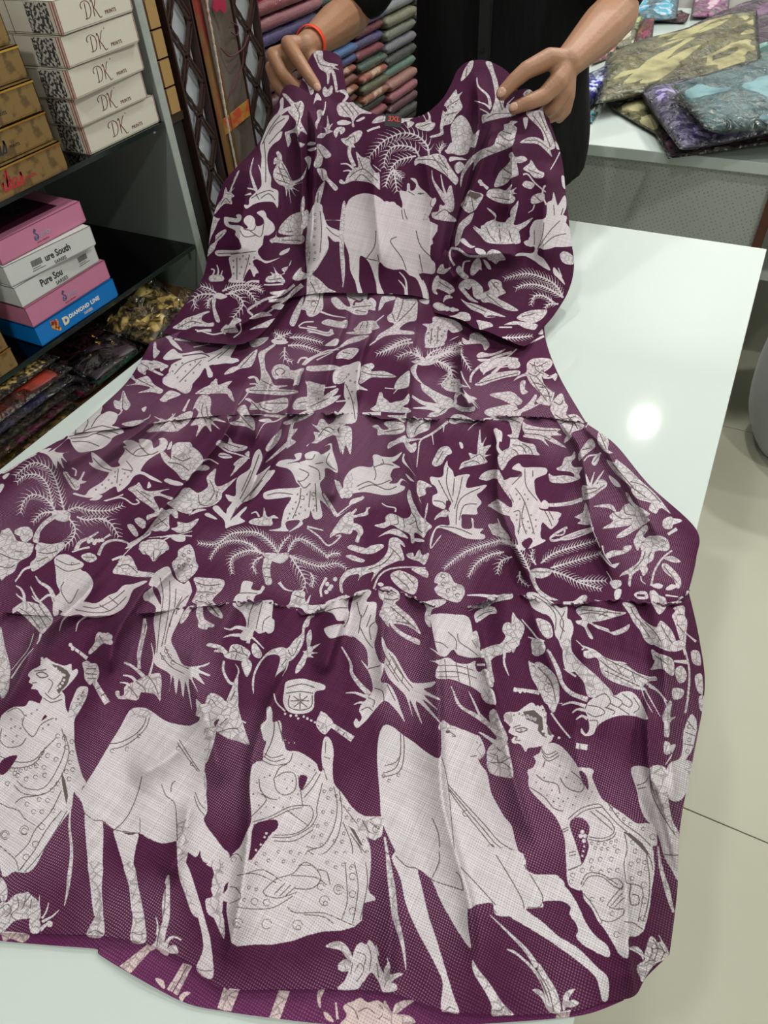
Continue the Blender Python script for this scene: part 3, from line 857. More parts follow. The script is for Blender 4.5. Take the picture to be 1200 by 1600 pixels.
d 14 1045,370 1070,385 1095,340 1060,400 1040,420
w 1035,490 1060,475 1190,450 1200,700 1150,600 1110,600 1085,560 1050,540
w 1030,645 1130,620 1200,650 1200,700 1150,690 1070,710 1050,690
l 1.2 1040,500 1190,490
@S 500 840 4
w 170,60 200,45 240,55 290,65 320,50 380,40 400,55 370,80 330,100 270,100 200,80
w 160,115 200,108 240,125 280,140 260,155 200,140
w 430,30 440,5 480,0 520,30 530,60 500,40 520,100 525,140 490,145 430,170 380,200 330,260 320,270 335,215 260,240 235,275 245,230 180,240 140,290 145,345 125,330 125,260 180,200 300,180 370,150 420,90
l 1.2 440,60 490,110 510,140
l 1.2 440,110 400,160 300,200
l 1.2 460,80 430,130 370,180
w 540,105 580,95 590,120 620,75 640,110 680,95 670,140 650,170 620,150 560,130
s 12 8 335,320 370,240 440,195 560,185 660,190
w 570,195 640,190 675,215 670,250 620,230
w 445,225 500,205 570,235 610,265 605,330 580,355 520,330 470,290 445,255
l 1.2 470,240 540,300 560,330
l 1.2 520,220 590,290
w 360,290 380,280 400,295 380,305
w 30,430 60,390 190,365 230,340 300,325 320,345 290,400 350,405 350,470 345,520 360,560 350,620 340,680 370,770 400,790 395,830 380,900 420,910 450,940 480,1000 500,1060 530,1150 500,1110 450,1050 400,1020 340,1080 300,1130 260,1170 230,1190 210,1160 225,1130 245,1150 262,1120 245,1080 260,1040 300,1000 330,950 320,880 300,830 300,780 290,700 240,640 170,600 130,610 80,625 50,620 25,570 70,560 140,545 180,510 120,520 80,470 30,460
p 195,345 215,345 200,400 185,470 175,420
l 1.3 190,370 180,500 150,560
l 1.3 230,400 260,500 300,420
l 1.3 240,600 260,480
l 1.3 250,560 290,640 330,690
l 1.3 320,480 290,560
l 1.3 355,520 310,560 320,640
l 1.3 40,460 110,440 180,440
l 1.3 300,1000 340,1020 330,1060
l 1.3 340,940 390,960 400,1020
l 1.3 255,1080 300,1060 330,1085
l 1.3 420,920 470,1020
l 1.3 300,820 380,800
s 8 34 135,682 190,780 200,850 250,920 310,980
s 3 24 160,972 220,970 300,1000
s 3 22 210,1045 250,1030 290,1040
s 4 14 260,770 300,820
w 385,625 400,640 420,690 470,740 520,830 570,900 640,910 720,900 700,930 650,950 740,1000 740,1015 650,985 740,1080 640,1010 735,1130 740,1150 600,1020 640,1170 560,1010 580,1120 540,1000 500,950 440,890 410,840 400,790 410,740 390,680
l 1.2 410,740 480,860 560,960
l 1.2 430,720 500,840 580,940
l 1.2 415,790 490,900
l 1.2 450,740 530,880
l 1.2 430,800 440,760
l 1.2 460,850 480,790
l 1.2 510,910 520,860
w 370,320 420,305 460,315 495,345 495,385 470,410 500,440 560,490 600,540 630,605 580,570 520,545 460,540 500,580 560,615 620,640 620,670 570,650 500,610 450,560 430,530 430,560 390,510 370,480 385,440 395,400 370,370
l 1.3 390,330 440,330 480,350
o 8 430,350 450,355
l 1.3 400,380 450,390 490,380
l 1.3 440,430 520,500 600,570
o 6 460,450 490,480 520,500 550,530 480,500
l 1.3 470,520 560,540
w 725,240 760,215 810,230 840,280 890,300 905,340 890,380 860,405 800,390 740,360 715,320 740,290 715,280
o 12 770,240 770,290 800,330 840,320 860,360
w 660,400 700,390 760,385 790,400 750,430 700,450 690,500 690,560 660,530 655,480 665,440 640,400
w 690,490 740,475 840,480 930,500 960,620 1000,700 1005,740 975,750 930,750 890,740 860,730 830,700 790,740 760,740 730,700 715,640 700,560
l 1.2 710,650 760,660 800,690
l 1.2 800,590 850,640 850,700
l 1.2 860,600 870,650 940,700 990,740
l 1.2 950,640 980,690
w 955,600 980,585 995,640 1000,690 975,680
w 685,770 720,770 800,750 850,780 920,790 970,770 970,800 990,840 1040,830 1055,880 1070,920 1040,920 1085,960 1100,1040 1070,1030 1040,1000 1000,970 960,940 900,915 820,885 730,880 725,830 740,790
l 1.2 730,800 850,800 960,830
l 1.2 730,840 860,840 980,880
l 1.2 735,870 870,870
l 1.2 780,760 790,880
l 1.2 850,780 870,900
l 1.2 920,800 940,930
s 4 12 690,690 760,740
s 12 16 980,795 1030,795
s 6 20 820,930 860,1020 900,1070 980,1110 1060,1180 1080,1200
s 2 12 930,960 970,1040 1000,1110
w 1060,1100 1085,1075 1110,1110 1140,1200 1090,1200
w 1150,1110 1200,1090 1200,1180 1160,1150
w 965,480 1000,450 1080,430 1105,470 1060,480 1000,520 975,530
l 1.2 980,500 1030,470 1080,460
s 6 24 920,360 1000,360 1080,370
w 920,430 980,420 1040,400 1050,370 1090,355 1110,360 1160,350 1200,350 1200,380 1130,395 1080,410 1040,440 980,440 920,460 960,445
w 1150,540 1180,530 1200,560 1200,700 1160,720 1100,740 1060,780 1060,840 1080,900 1050,860 1040,790 1020,740 1010,700 1060,690 1120,670 1160,620 1140,580
l 1.2 1020,710 1100,700 1170,650
s 5 14 1180,860 1150,790 1155,740
w 0,1090 40,1110 80,1150 60,1200 0,1200
w 390,1200 400,1180 430,1170 470,1200
w 745,1200 760,1150 820,1175 850,1200
@S 800 800 4
w 90,510 130,500 180,520 250,560 300,600 345,590 345,660 370,680 385,730 370,790 365,830 340,850 310,850 290,800 270,770 260,700 230,650 180,630 130,600 110,560
l 1.3 130,520 200,560 270,640 270,740
l 1.3 170,520 240,570 320,680 300,800
l 1.3 330,620 300,700 330,750
w 150,670 190,670 240,700 255,770 220,790 180,750
w 140,840 165,830 190,850 180,890 150,900 125,880
s 6 14 60,670 120,740 160,790 200,810
s 14 8 220,860 260,920 300,1000 320,1080 380,1140 440,1180
s 6 14 100,780 150,800
w 320,850 350,830 360,880 430,960 500,1030 560,1090 620,1150 640,1200 480,1200 460,1130 400,1060 340,990 320,930
l 1.3 330,850 330,900
s 3 12 330,980 370,1010
w 325,1190 400,1180 480,1170 560,1140 640,1130 700,1130 760,1160 790,1200 330,1200
w 640,1120 690,1110 760,1130 790,1180 780,1200 620,1200
w 0,640 30,660 75,710 70,760 30,840 0,870
w 105,940 150,950 190,970 240,1010 280,1070 295,1130 285,1200 215,1200 180,1140 150,1080 130,1000
l 1.3 130,960 200,990 270,1080
o 22 210,1070
o 12 210,1070 235,1130
s 16 24 10,1105 80,1115 170,1130
d 10 20,1105 45,1112 70,1112
w 400,620 430,590 480,590 560,600 640,620 715,630 650,655 560,680 500,690 540,710 600,730 620,750 700,720 735,700 720,740 650,770 600,750 540,730 480,695 470,720 500,770 505,795 480,780 450,720 410,700 400,680 440,670
l 1.3 420,640 500,630 600,650
l 1.3 430,610 530,620 680,635
l 1.3 540,650 600,620
w 440,835 490,850 530,870 600,920 700,940 780,980 860,1030 860,1055 810,1080 850,1110 800,1100 700,1080 620,1060 560,1010 550,970 540,910 520,905 480,915 450,900 450,870 480,865
l 1.3 530,890 580,980 650,1040
l 1.3 560,920 700,1000 850,1040
l 1.3 600,940 640,1010 760,1070
l 1.3 660,950 720,1040
l 1.3 740,980 790,1060
l 1.3 480,885 520,890
s 12 3 820,1080 900,1110 970,1200
s 10 3 850,1070 940,1120
s 8 3 810,1090 850,1200
w 690,570 740,570 770,590 800,650 840,690 900,720 930,680 990,730 1020,790 1030,830 1010,860 980,870 930,850 910,820 870,830 830,800 800,740 760,690 730,630
l 1.3 830,690 900,760 950,850
l 1.3 740,590 770,650 840,720
l 1.3 930,700 960,760 1010,830
l 1.3 800,690 860,780
w 870,860 900,880 960,900 1010,960 1020,1020 1020,1060 980,1020 930,1000 890,990 865,990 870,960 890,950 880,910
l 1.3 890,890 950,950 1010,1010
l 1.3 900,960 960,990
w 1025,970 1050,960 1090,1010 1090,1060 1050,1060 1030,1010
w 1010,1120 1050,1100 1090,1120 1060,1180 1020,1160
s 16 20 865,1035 910,1040
s 14 8 1090,940 1100,1060 1100,1200
s 8 26 1000,930 1090,940
w 1060,585 1080,600 1080,650 1095,680 1090,760 1085,830 1080,900 1060,830 1040,770 1020,700 1000,650 1020,620 1010,600
l 1.3 1030,640 1070,640
l 1.3 1030,700 1080,760
s 6 14 1090,760 1150,810
s 10 20 1150,890 1140,940
s 14 4 1130,1010 1180,1050
w 585,265 630,240 690,240 700,215 745,210 740,235 700,260 640,275 600,290
w 625,330 670,318 660,335 640,350
s 10 3 565,210 580,270 640,350
w 770,170 800,110 840,80 850,110 820,150 850,170 890,180 890,150 930,150 970,170 985,220 960,245 900,240 880,300 840,330 850,360 820,400 800,360 750,400 740,465 725,450 730,390 680,400 670,410 690,380 740,350 790,310 810,240
l 1.3 810,190 880,200 850,290
l 1.3 800,160 830,120
l 1.3 840,190 820,290 760,360
o 14 935,195
o 24 935,195
l 1.3 830,230 870,240
s 8 4 805,400 810,430 835,450
s 10 14 1000,240 940,290 890,370 870,460
w 950,290 1000,275 1055,310 1010,315
w 935,335 960,320 1010,360 1055,420 1050,470 1030,475 1010,420 960,380
l 1.3 950,340 1030,440
w 870,460 910,445 945,460 920,480
w 1000,450 1030,470 980,490 960,480
w 765,510 800,495 840,500 850,540 800,545 770,530
q 14 780,520 830,522
w 860,500 890,490 920,520 960,540 960,600 920,640 890,600 870,560
l 1.3 880,560 920,580 950,570
w 640,500 660,480 685,490 670,540 645,545
s 20 10 960,580 1000,570 1060,560
s 12 6 960,520 1040,530
w 560,105 620,90 640,60 610,30 650,0 820,0 860,10 820,40 860,50 820,80 760,75 700,90
w 650,160 690,120 800,60 815,85 760,120 700,155
w 945,95 950,60 990,40 1050,45 1060,60 1000,80
s 16 22 975,140 1030,105
w 400,30 450,0 480,0 490,50 470,60 440,60 410,75 430,50
s 14 8 480,30 500,90
s 16 10 345,95 280,130 240,165 270,180 400,140 510,110
s 8 12 300,165 420,120 510,100
f 36 3 180,320 260,260 380,220 520,180
f 36 3 240,350 380,310 480,280 550,260
f 40 3 240,365 340,400 420,440 550,480
f 40 3 420,430 500,430 580,430
f 36 3 110,370 70,280 20,210 -30,180
f 26 3 150,330 120,280 130,240
f 24 3 50,370 50,420 100,460
w 110,370 160,350 240,360 240,390 180,415 120,395
l 1.2 120,375 230,375
w 110,395 140,400 150,440 180,490 240,530 290,550 240,550 180,520 140,470
s 12 4 545,250 600,320 640,350
s 4 10 590,370 620,420 620,450
w 610,440 640,425 680,430 680,460 640,480
w 380,570 440,520 470,530 450,570 400,590
s 20 30 320,570 380,570 420,560
w 0,0 290,0 285,50 290,55 250,105 220,90 200,60 180,90 180,160 210,180 130,220 105,225 140,170 130,150 60,190 80,230 60,240 40,210 20,100
l 1.3 40,20 60,180
l 1.3 70,10 80,190
l 1.3 100,20 110,170
l 1.3 200,20 240,90
l 1.3 240,20 265,80
o 4 20,30 60,40 90,60 120,40 150,60 60,90 90,110 130,100 160,110 60,140 110,150
s 10 18 0,205 40,215 80,235
@S 750 1000 3.3333
P 430,175 1180,60 1180,440 430,440
w 425,0 470,0 480,60 530,120 600,180 650,230 690,275 680,300 600,300 560,290 540,220 480,150 440,90
w 560,330 600,295 650,280 700,290 740,270 790,270 830,310 860,370 870,415 800,395 720,395 650,420 610,450 590,490 550,500 525,480 530,460 550,490 570,460 560,400 550,370
l 1.3 600,300 650,280 680,320 660,350
l 1.3 690,290 740,320 720,350 680,330
l 1.3 740,280 790,320 780,350 740,330
l 1.3 800,300 830,350 800,380
l 1.3 560,340 620,350 650,380 600,400 560,380
l 1.3 650,350 700,370 690,390
l 1.3 720,350 780,390
l 1.3 570,420 610,420 610,450
s 4 20 425,340 480,325 550,345
s 5 20 480,380 510,360 560,370
s 5 18 500,415 530,395 560,410
s 14 26 360,60 400,150 430,230 480,280 560,310
s 3 12 435,150 500,190
s 4 8 500,0 540,40 530,50
w 530,25 560,55 600,60 640,85 700,110 760,130 820,170 880,190 915,190 920,210 880,215 850,240 870,260 830,260 760,240 700,220 650,190 630,160 620,110 600,90 560,95 540,80 560,60
l 1.3 620,100 680,150 780,200
l 1.3 640,90 760,150 880,210
l 1.3 650,160 740,200 830,240
l 1.3 700,120 740,180
l 1.3 790,160 810,220
s 14 4 860,220 920,260 960,310 990,400
s 12 3 880,240 930,270 975,320
s 8 2 860,260 900,330 940,400
s 6 2 840,250 860,310 900,380
w 895,50 930,70 990,90 1010,120 1010,180 985,180 950,150 900,155 890,150 910,110
l 1.3 910,80 980,130
l 1.3 940,90 950,150
w 860,-20 920,0 990,20 1040,0 1060,40 1020,60 960,50 900,20
w 1020,150 1050,135 1075,170 1070,210 1040,225 1020,190
s 10 22 1010,110 1080,115
s 8 12 1040,-20 1070,60 1090,160 1085,280 1070,380
w 1010,250 1060,260 1050,300 1010,310 1000,280
w 985,320 1000,330 990,400 1020,400 990,430 985,500 960,500 960,440 950,400
w 960,530 990,540 990,590 960,590
w 1100,60 1140,60 1150,130 1110,120
w 1120,190 1155,180 1160,280 1130,260
w 1140,300 1165,290 1165,370 1145,360
w 1090,400 1110,390 1130,440 1110,560 1060,650 1090,740 1050,830 990,830 975,740 1000,650 1050,600 1060,480
l 1.2 1080,420 1120,470
l 1.2 1070,480 1120,500
l 1.2 1060,540 1110,550
o 10 1090,450 1090,520 1080,580
w 985,555 1020,550 965,650 1000,600
s 8 26 255,110 280,200 330,260
w 285,125 320,120 380,170 410,230 410,300 390,370 370,370 340,310 300,220
o 22 355,250
l 1.3 300,140 370,220 395,320
s 10 8 370,380 420,450 470,510
s 28 30 500,550 560,560
l 1.2 520,540 520,570
s 8 22 175,265 230,262 310,275
d 10 185,262 210,268 235,265
w 270,0 310,0 340,30 330,70 290,80 270,50
w 0,60 60,30 160,10 200,0 200,30 140,60 100,80 60,90 60,140 75,220 50,180 40,100 0,90
s 16 3 130,60 125,110 150,185
w 0,170 30,150 60,190 70,240 40,240 10,200
w 10,260 50,260 80,330 40,330 10,300
s 6 26 0,385 60,450 110,500
w 55,380 80,365 100,430 130,480 140,540 100,500 60,430
s 4 16 0,480 50,510 100,540
w 40,620 90,600 130,560 150,580 165,640 172,712 130,715 70,700 40,670
l 1.3 60,640 120,640 160,670
l 1.3 90,600 100,640 160,610
w -20,540 10,560 20,600 -10,620
@S 750 560 4
w 0,40 80,10 140,-10 240,0 200,30 140,50 90,100 70,90 110,50 20,90
s 20 12 0,60 60,20 180,0
w 200,10 240,30 240,55 190,65 175,50
w 0,140 60,100 130,85 240,75 230,100 150,115 100,130 40,160 0,170
l 1.2 20,140 120,100 200,95
w 295,30 340,0 430,0 450,30 420,60 390,80 440,110 470,140 480,95 400,120 385,100 400,160 450,200 465,220 440,290 400,290 350,270 380,230 360,200 320,160 300,130 290,110 250,120 210,140 240,110 290,85
w 255,145 285,140 280,190 300,210 265,225 250,190
l 1.2 310,30 360,50 420,20
l 1.2 300,90 350,110 390,70
l 1.2 330,150 400,170 460,210
l 1.2 350,110 420,200 440,270
l 1.2 310,110 360,190 420,270
l 1.2 340,20 350,70 400,100
l 1.2 370,180 440,180
l 1.2 380,230 450,240
o 5 330,50 360,30 390,50 350,90 400,130 420,160 390,180 430,220 410,250 370,200
s 10 12 395,120 440,120 475,95
s 10 10 400,80 440,50 450,20
w 62,225 140,215 200,210 240,240 265,270 230,295 250,320 310,270 345,225 355,240 340,290 400,270 380,280 320,315 260,340 240,360 80,355 70,365 30,345 40,320 110,300 190,290 160,270 100,240
l 1.3 100,235 180,250 230,290
l 1.3 240,320 200,330 80,345
l 1.3 140,220 200,240 250,270
w 440,310 460,260 500,220 520,230 530,270 550,300 540,350 600,350 650,400 640,440 580,460 560,490 530,470 500,420 450,340
w 545,480 570,480 570,495 535,525 525,520
l 1.3 470,350 520,380 600,360
l 1.3 500,410 560,390 640,410
l 1.3 540,350 580,400 560,470
l 1.3 460,270 500,290 520,260
l 1.3 590,400 610,440
s 8 4 660,430 675,410
w 735,480 750,455 790,480 805,530 800,570 830,590 790,590 750,550 735,520
l 1.3 750,470 790,570
w 20,375 80,370 150,365 265,370 260,410 240,490 230,500 260,520 300,530 340,540 355,580 372,605 300,600 230,605 180,640 140,700 115,650 130,620 150,580 180,560 190,500 170,480 200,470 190,420 170,390 80,385
l 1.3 190,500 240,500
l 1.3 150,590 210,570 240,600
l 1.3 200,540 260,550 290,595
l 1.3 260,530 310,560 330,600
l 1.3 190,380 250,400
s 6 22 85,445 130,460 125,520
s 10 26 115,520 110,560 140,600
w 270,395 290,410 370,430 500,440 480,460 510,480 440,485 490,520 540,560 460,530 400,500 430,550 380,510 330,500 270,490 280,470 265,440
l 1.3 280,440 400,450 480,450
l 1.3 280,470 380,480 440,510
w 615,600 630,570 690,500 720,550 660,600 620,640
l 1.3 640,570 690,560
s 8 12 650,640 680,610 740,600 755,590
w 700,640 720,610 750,600 740,640 720,670 700,660
l 1.2 710,650 740,610
w 0,740 40,705 110,695 130,720 150,760 190,745 230,740 260,710 200,690 240,655 270,680 330,680 410,685 415,720 350,750 340,780 350,850 380,900 370,940 420,960 490,1010 450,1060 400,1030 380,1010 380,1080 350,1110 340,1135 400,1140 320,1180 300,1190 330,1150 310,1120 240,1150 255,1200 210,1170 240,1160 220,1100 205,1000 130,970 60,925 50,915 90,900 110,880 150,910 200,930 190,860 150,800 110,745 40,765
b 160,735 220,720 265,715 260,740 190,745
l 1.3 120,720 170,820 210,900
l 1.3 200,790 230,760 250,740
l 1.3 280,690 290,800 360,890
l 1.3 220,810 280,900 340,1100
l 1.3 210,960 250,960 240,1100
l 1.3 280,900 260,1000 290,1100
l 1.3 380,910 430,1000 450,1050
l 1.3 400,900 460,1010
l 1.3 330,700 330,740
o 4 230,980 230,1010 270,1000 270,1040 300,1020 310,1060 250,1050 240,1080 290,1080 330,1090 350,1050 320,980 350,1010 230,850 250,880 280,850 300,880
w 430,720 460,735 530,730 590,740 570,710 490,700 480,685 510,670 530,620 570,610 590,580 595,620 570,650 590,680 640,680 620,720 625,750 580,770 530,780 490,780 440,770
w 640,795 700,800 740,780 730,770 760,755 790,770 790,800 750,830 700,870 650,885 640,850
w 660,720 690,790 670,790
s 4 18 715,710 700,760 690,800
s 4 20 775,700 740,750 710,800
l 1.2 650,850 720,830 780,790
l 1.2 660,820 730,810
s 24 22 640,880 560,905 480,915 410,915
w 400,885 430,910 420,940 370,930
w 590,990 640,970 660,900 690,1000 680,1040 610,1030 640,1010
s 3 6 660,930 700,1060 750,1180
w 710,925 790,910 830,920 850,960 800,935
w 770,1060 830,1020 820,980 870,960 900,920 930,900 910,840 930,850 960,900 1000,930 1060,970 1040,990 1060,1010 990,1000 940,1030 870,1050
l 1.3 830,960 880,1000 950,1000
l 1.3 900,920 910,970 970,980
l 1.3 930,850 920,880 950,920
w 855,1110 900,1080 990,1010 1020,1030 960,1080 900,1110
w 790,635 840,650 850,630 880,650 940,700 1000,760 1100,850 1170,940 1190,970 1130,930 1060,900 990,880 950,840 940,800 870,740 830,700
w 805,730 850,760 880,800 850,800 820,770
l 1.3 830,660 900,740 960,810
l 1.3 940,770 1030,800 1130,900
l 1.3 940,800 1040,870
w 1060,930 1080,900 1150,930 1120,940 1100,970 1060,950
w 1145,1010 1200,990 1200,1060 1150,1060
w 50,1040 80,1035 100,1060 130,1070 170,1100 190,1130 140,1120 80,1100 70,1080
s 4 14 110,1000 130,1060
s 10 8 530,1060 520,1100 460,1110 445,1135 560,1120 690,1060
s 8 8 480,1130 560,1130 700,1080
w 970,1120 1000,1080 1030,1050 1020,1090 990,1200 960,1150
w 1040,1120 1090,1110 1130,1130 1120,1200 1020,1200
@S 500 600 4
s 5 30 575,80 640,120 750,150
s 4 20 580,150 680,155 760,170
w 630,0 680,20 730,60 780,90 830,100 830,120 870,140 940,150 940,175 880,165 830,145 780,170 740,200 680,205 690,180 740,165 760,130 720,90 650,40
l 1.2 720,60 770,110 760,150
s 14 5 850,120 850,80 880,60
w 760,0 860,0 880,50 930,70 980,90 960,110 990,155 940,110 900,80 880,60 840,50 790,40
l 1.2 780,20 840,30
w 330,165 370,140 375,90 385,50 395,80 410,110 420,120 450,120 450,160 500,110 550,90 550,120 520,140 550,160 380,170
l 1.2 375,110 390,150
s 14 22 265,185 380,185
w 430,195 520,195 540,180 530,240 480,215 430,205
w 415,235 470,235 520,245 530,290 480,315 400,315 360,320 360,285 325,265 360,255 390,285 430,280 400,250
l 1.2 400,300 520,280
w 555,225 620,215 690,215 690,240 680,285 620,310 580,335 550,330 540,280
l 1.3 590,310 620,260 680,230
w 425,405 430,370 470,350 530,320 550,340 620,340 640,345 560,360 570,380 600,365 600,410 570,430 540,400 520,365 470,380
s 16 5 800,235 700,310 630,350 615,420 605,520
s 8 3 700,310 710,380
s 8 3 775,260 770,300
w 805,235 830,195 880,190 940,215 955,240 880,240 840,250
w 920,295 960,250 1000,235 1000,225 1150,215 1140,205 1040,215 970,250
w 1065,65 1200,55 1200,120 1140,100 1100,80
w 1040,180 1080,150 1200,130 1200,200 1130,190 1080,205
w 145,650 150,600 190,540 250,515 320,520 335,490 330,450 350,440 400,455 460,455 510,425 500,450 470,480 450,490 500,520 460,530 440,570 450,600 430,620 480,620 510,590 560,630 520,600 500,630 530,640 520,665 460,690 400,695 340,685 270,675 180,690 135,715 110,650 90,600 110,610 130,640
l 1.3 335,520 400,500 460,510
l 1.3 230,640 300,610 360,630 440,600
l 1.3 240,660 330,630 420,660 480,640
l 1.3 400,500 390,470
o 5 385,500
l 1.2 330,500 350,560 340,600
w 180,755 200,720 270,705 270,720 220,745 190,755
w 60,950 90,900 120,860 180,820 220,780 230,790 210,820 280,800 290,775 315,770 300,790 295,820 220,835 170,870 220,870 260,890 270,930 250,960 240,990 220,980 235,930 200,910 150,925 100,930
l 1.2 100,900 160,870
l 1.2 90,920 180,900
s 12 26 20,685 60,750 100,820
s 10 5 100,825 170,770 270,700
w 340,885 390,870 410,860 410,830 440,810 480,820 520,840 560,830 570,790 550,730 545,690 560,660 580,730 600,770 620,810 650,840 660,780 675,740 670,800 660,850 700,890 670,920 650,960 620,940 590,930 590,990 570,990 560,940 500,910 450,880 400,900
l 1.2 480,820 490,870 460,880
l 1.2 550,740 570,800 600,850 560,880
l 1.2 600,850 610,900 640,930
l 1.2 520,840 530,900
s 6 10 385,745 420,765 470,775 470,800
w 365,955 420,920 470,905 520,930 550,965 490,950 430,935
w 590,965 640,970 650,985 600,985
w 520,440 530,440 530,480 600,580 560,530 515,485
w 535,560 590,610 560,600
w 610,610 640,605 700,640 660,650 660,690 620,710 640,760 615,700 605,670
w 690,580 740,585 770,570 775,520 795,480 800,510 830,545 840,580 870,570 935,565 920,600 920,650 1040,630 1010,670 980,695 1010,740 980,780 980,815 890,815 885,850 890,900 950,900 945,840 960,850 965,900 1020,905 1000,930 1030,945 1020,970 920,965 860,940 790,910 740,900 715,930 695,1020 740,960 760,945 720,1000 690,1030 690,970 720,900 760,880 810,880 800,800 820,740 790,730 780,780 740,770 705,750 705,700 735,680 720,640 695,620
l 1.3 800,520 790,600 800,660 830,740
l 1.3 840,590 830,700
l 1.3 740,600 780,680 820,750
l 1.3 890,580 870,680 840,780
l 1.3 1000,650 900,700 860,760 850,880
l 1.3 980,750 900,760 870,850
l 1.3 710,730 770,740 810,800
l 1.3 750,890 850,900 950,940
w 715,850 730,820 780,785 800,800 790,830 750,830
w 870,535 890,490 940,470 930,430 980,440 985,380 1000,280 1010,370 1040,330 1020,390 1070,380 1030,440 1070,440 1030,460 1045,490 960,510 900,520
l 1.2 940,470 1000,440 1030,480
l 1.2 900,500 960,480 1000,500
w 1110,460 1140,420 1200,400 1200,450 1160,480 1130,530
w 870,365 890,370 895,400 880,400
w 700,495 720,450 750,400 800,390 825,430 790,450 760,500 720,515
l 1.2 730,490 770,420
w 1085,285 1110,280 1125,330 1110,380 1100,340
w 995,585 1060,560 1110,535 1150,600 1180,680 1200,730 1160,680 1120,620 1100,590 1020,600
w 1050,765 1110,725 1180,770 1200,800 1140,810 1110,770
w 1065,890 1110,870 1150,910 1180,950 1120,940 1090,930
f 34 3 1200,990 1130,980 1050,1000 930,1040 850,1090 780,1150
f 30 3 1150,1050 1060,1070 980,1120 930,1200
f 34 3 1200,1080 1130,1110 1110,1180
f 24 3 1200,1010 1170,990 1120,975
@S 250 560 4
w 60,60 110,30 180,30 290,0 480,0 460,30 380,30 300,50 330,90 320,110 300,100 280,60 240,120 170,180 160,215 100,190 60,180 15,150 50,120
w 0,60 30,40 40,50 10,80
l 1.2 60,130 150,110 260,70
l 1.2 100,60 160,110 150,200
l 1.2 200,40 150,140 170,190
l 1.2 120,150 240,100
o 4 80,90 100,130 130,80 160,60 190,90 130,150 80,150 220,60 250,40
w 400,100 440,60 500,40 560,0 575,0 570,50 500,65 450,90
w 220,220 260,190 320,160 350,125 370,170 450,140 420,180 440,200 465,270 430,240 410,200 340,210 300,225 250,220
l 1.2 250,210 330,190 400,180
w 205,320 230,260 260,230 305,235 320,270 315,340 350,370 415,400 330,390 375,445 320,410 320,460 280,420 225,490 240,420 190,420 220,380 240,340 220,310
l 1.2 270,280 260,340 290,400
l 1.2 290,300 300,360 330,390
s 8 12 180,260 150,330
w 40,240 100,220 70,200 130,225 60,255 20,270
w 0,430 30,420 50,400 0,370 60,390 80,340 90,380 130,350 200,330 185,390 130,430 110,455 50,450 0,455
l 1.2 60,400 90,420 60,450
l 1.2 100,370 120,410 100,440
l 1.2 130,360 160,400 140,430
w 70,590 80,545 120,525 180,540 240,580 270,630 250,680 200,720 170,765 120,720 60,660 20,620 0,590 10,570 50,610 60,640 70,620
w 180,700 240,680 280,665 310,685 290,700 230,700
s 12 6 270,640 310,630 365,660
w 60,530 75,520 70,560 45,570
l 1.3 90,620 130,640 160,630
l 1.3 80,650 150,670 200,660 180,690
l 1.3 120,680 150,700 190,700
l 1.2 60,660 100,650
w 25,765 50,750 110,775 145,790 100,795 60,785
w 0,510 30,500 50,530 20,570 0,560
w 620,0 640,0 650,50 680,100 710,160 730,170 800,170 740,190 830,210 780,230 680,225 560,215 540,200 600,180 630,150 640,90
l 1.2 560,200 680,195 800,210
l 1.2 640,160 700,150
s 5 16 555,125 600,120 620,160
s 5 14 560,160 600,160 610,180
s 5 8 490,290 540,230 560,195
w 700,70 730,40 800,50 820,90 830,80 900,60 880,110 870,150 830,170 840,130 760,120 720,130 700,100
l 1.3 730,80 750,60 790,90 760,110 740,90
w 915,70 930,50 1000,60 1080,50 1110,55 1050,75 990,80 940,80
w 1080,100 1110,60 1170,40 1200,50 1160,110 1130,90 1090,150
w 530,255 560,250 600,280 640,270 700,260 790,245 800,290 790,310 730,340 680,340 620,320 560,320 570,280
l 1.3 570,270 620,320
l 1.3 620,280 640,310 700,330
l 1.3 660,280 800,280
w 420,355 450,365 430,380 440,400 500,370 480,320 530,290 560,350 590,390 590,450 550,430 500,420 440,410
l 1.3 480,330 540,400 580,440
l 1.3 440,385 520,400
w 580,350 680,350 790,355 760,370 640,360
w 620,385 680,375 700,400 630,395
s 10 3 795,345 730,390 650,410 600,500
w 910,145 980,165 1025,165 1025,210 1000,250 1060,210 1110,185 1110,210 1080,240 1130,230 1080,270 1060,290 990,320 900,320 840,320 830,290 860,250 920,240 980,255 960,210 930,180
l 1.3 930,160 980,220 990,260
l 1.3 860,280 940,270 980,300
l 1.3 1000,290 1080,240
w 770,400 820,380 880,340 940,320 960,340 920,370 850,400 790,415
s 8 10 1100,270 1200,260
w 700,500 730,470 760,440 745,510 680,580 660,560
s 5 26 660,650 720,600 800,530
w 790,560 800,480 820,410 840,400 830,440 860,440 840,470 820,500 850,520 820,545
w 980,420 1000,380 1030,385 1050,410 1080,400 1110,360 1150,330 1160,280 1180,300 1170,400 1110,440 1120,480 1130,590 1110,520 1090,480 1030,500 980,530 940,530 920,550 920,540 960,520 970,490 960,460 1000,460 950,410
l 1.3 990,490 1040,430 1090,450
l 1.3 1010,440 1060,460
w 1120,440 1190,430 1200,500 1190,600 1160,540 1140,600
w 1090,330 1110,340 1095,360
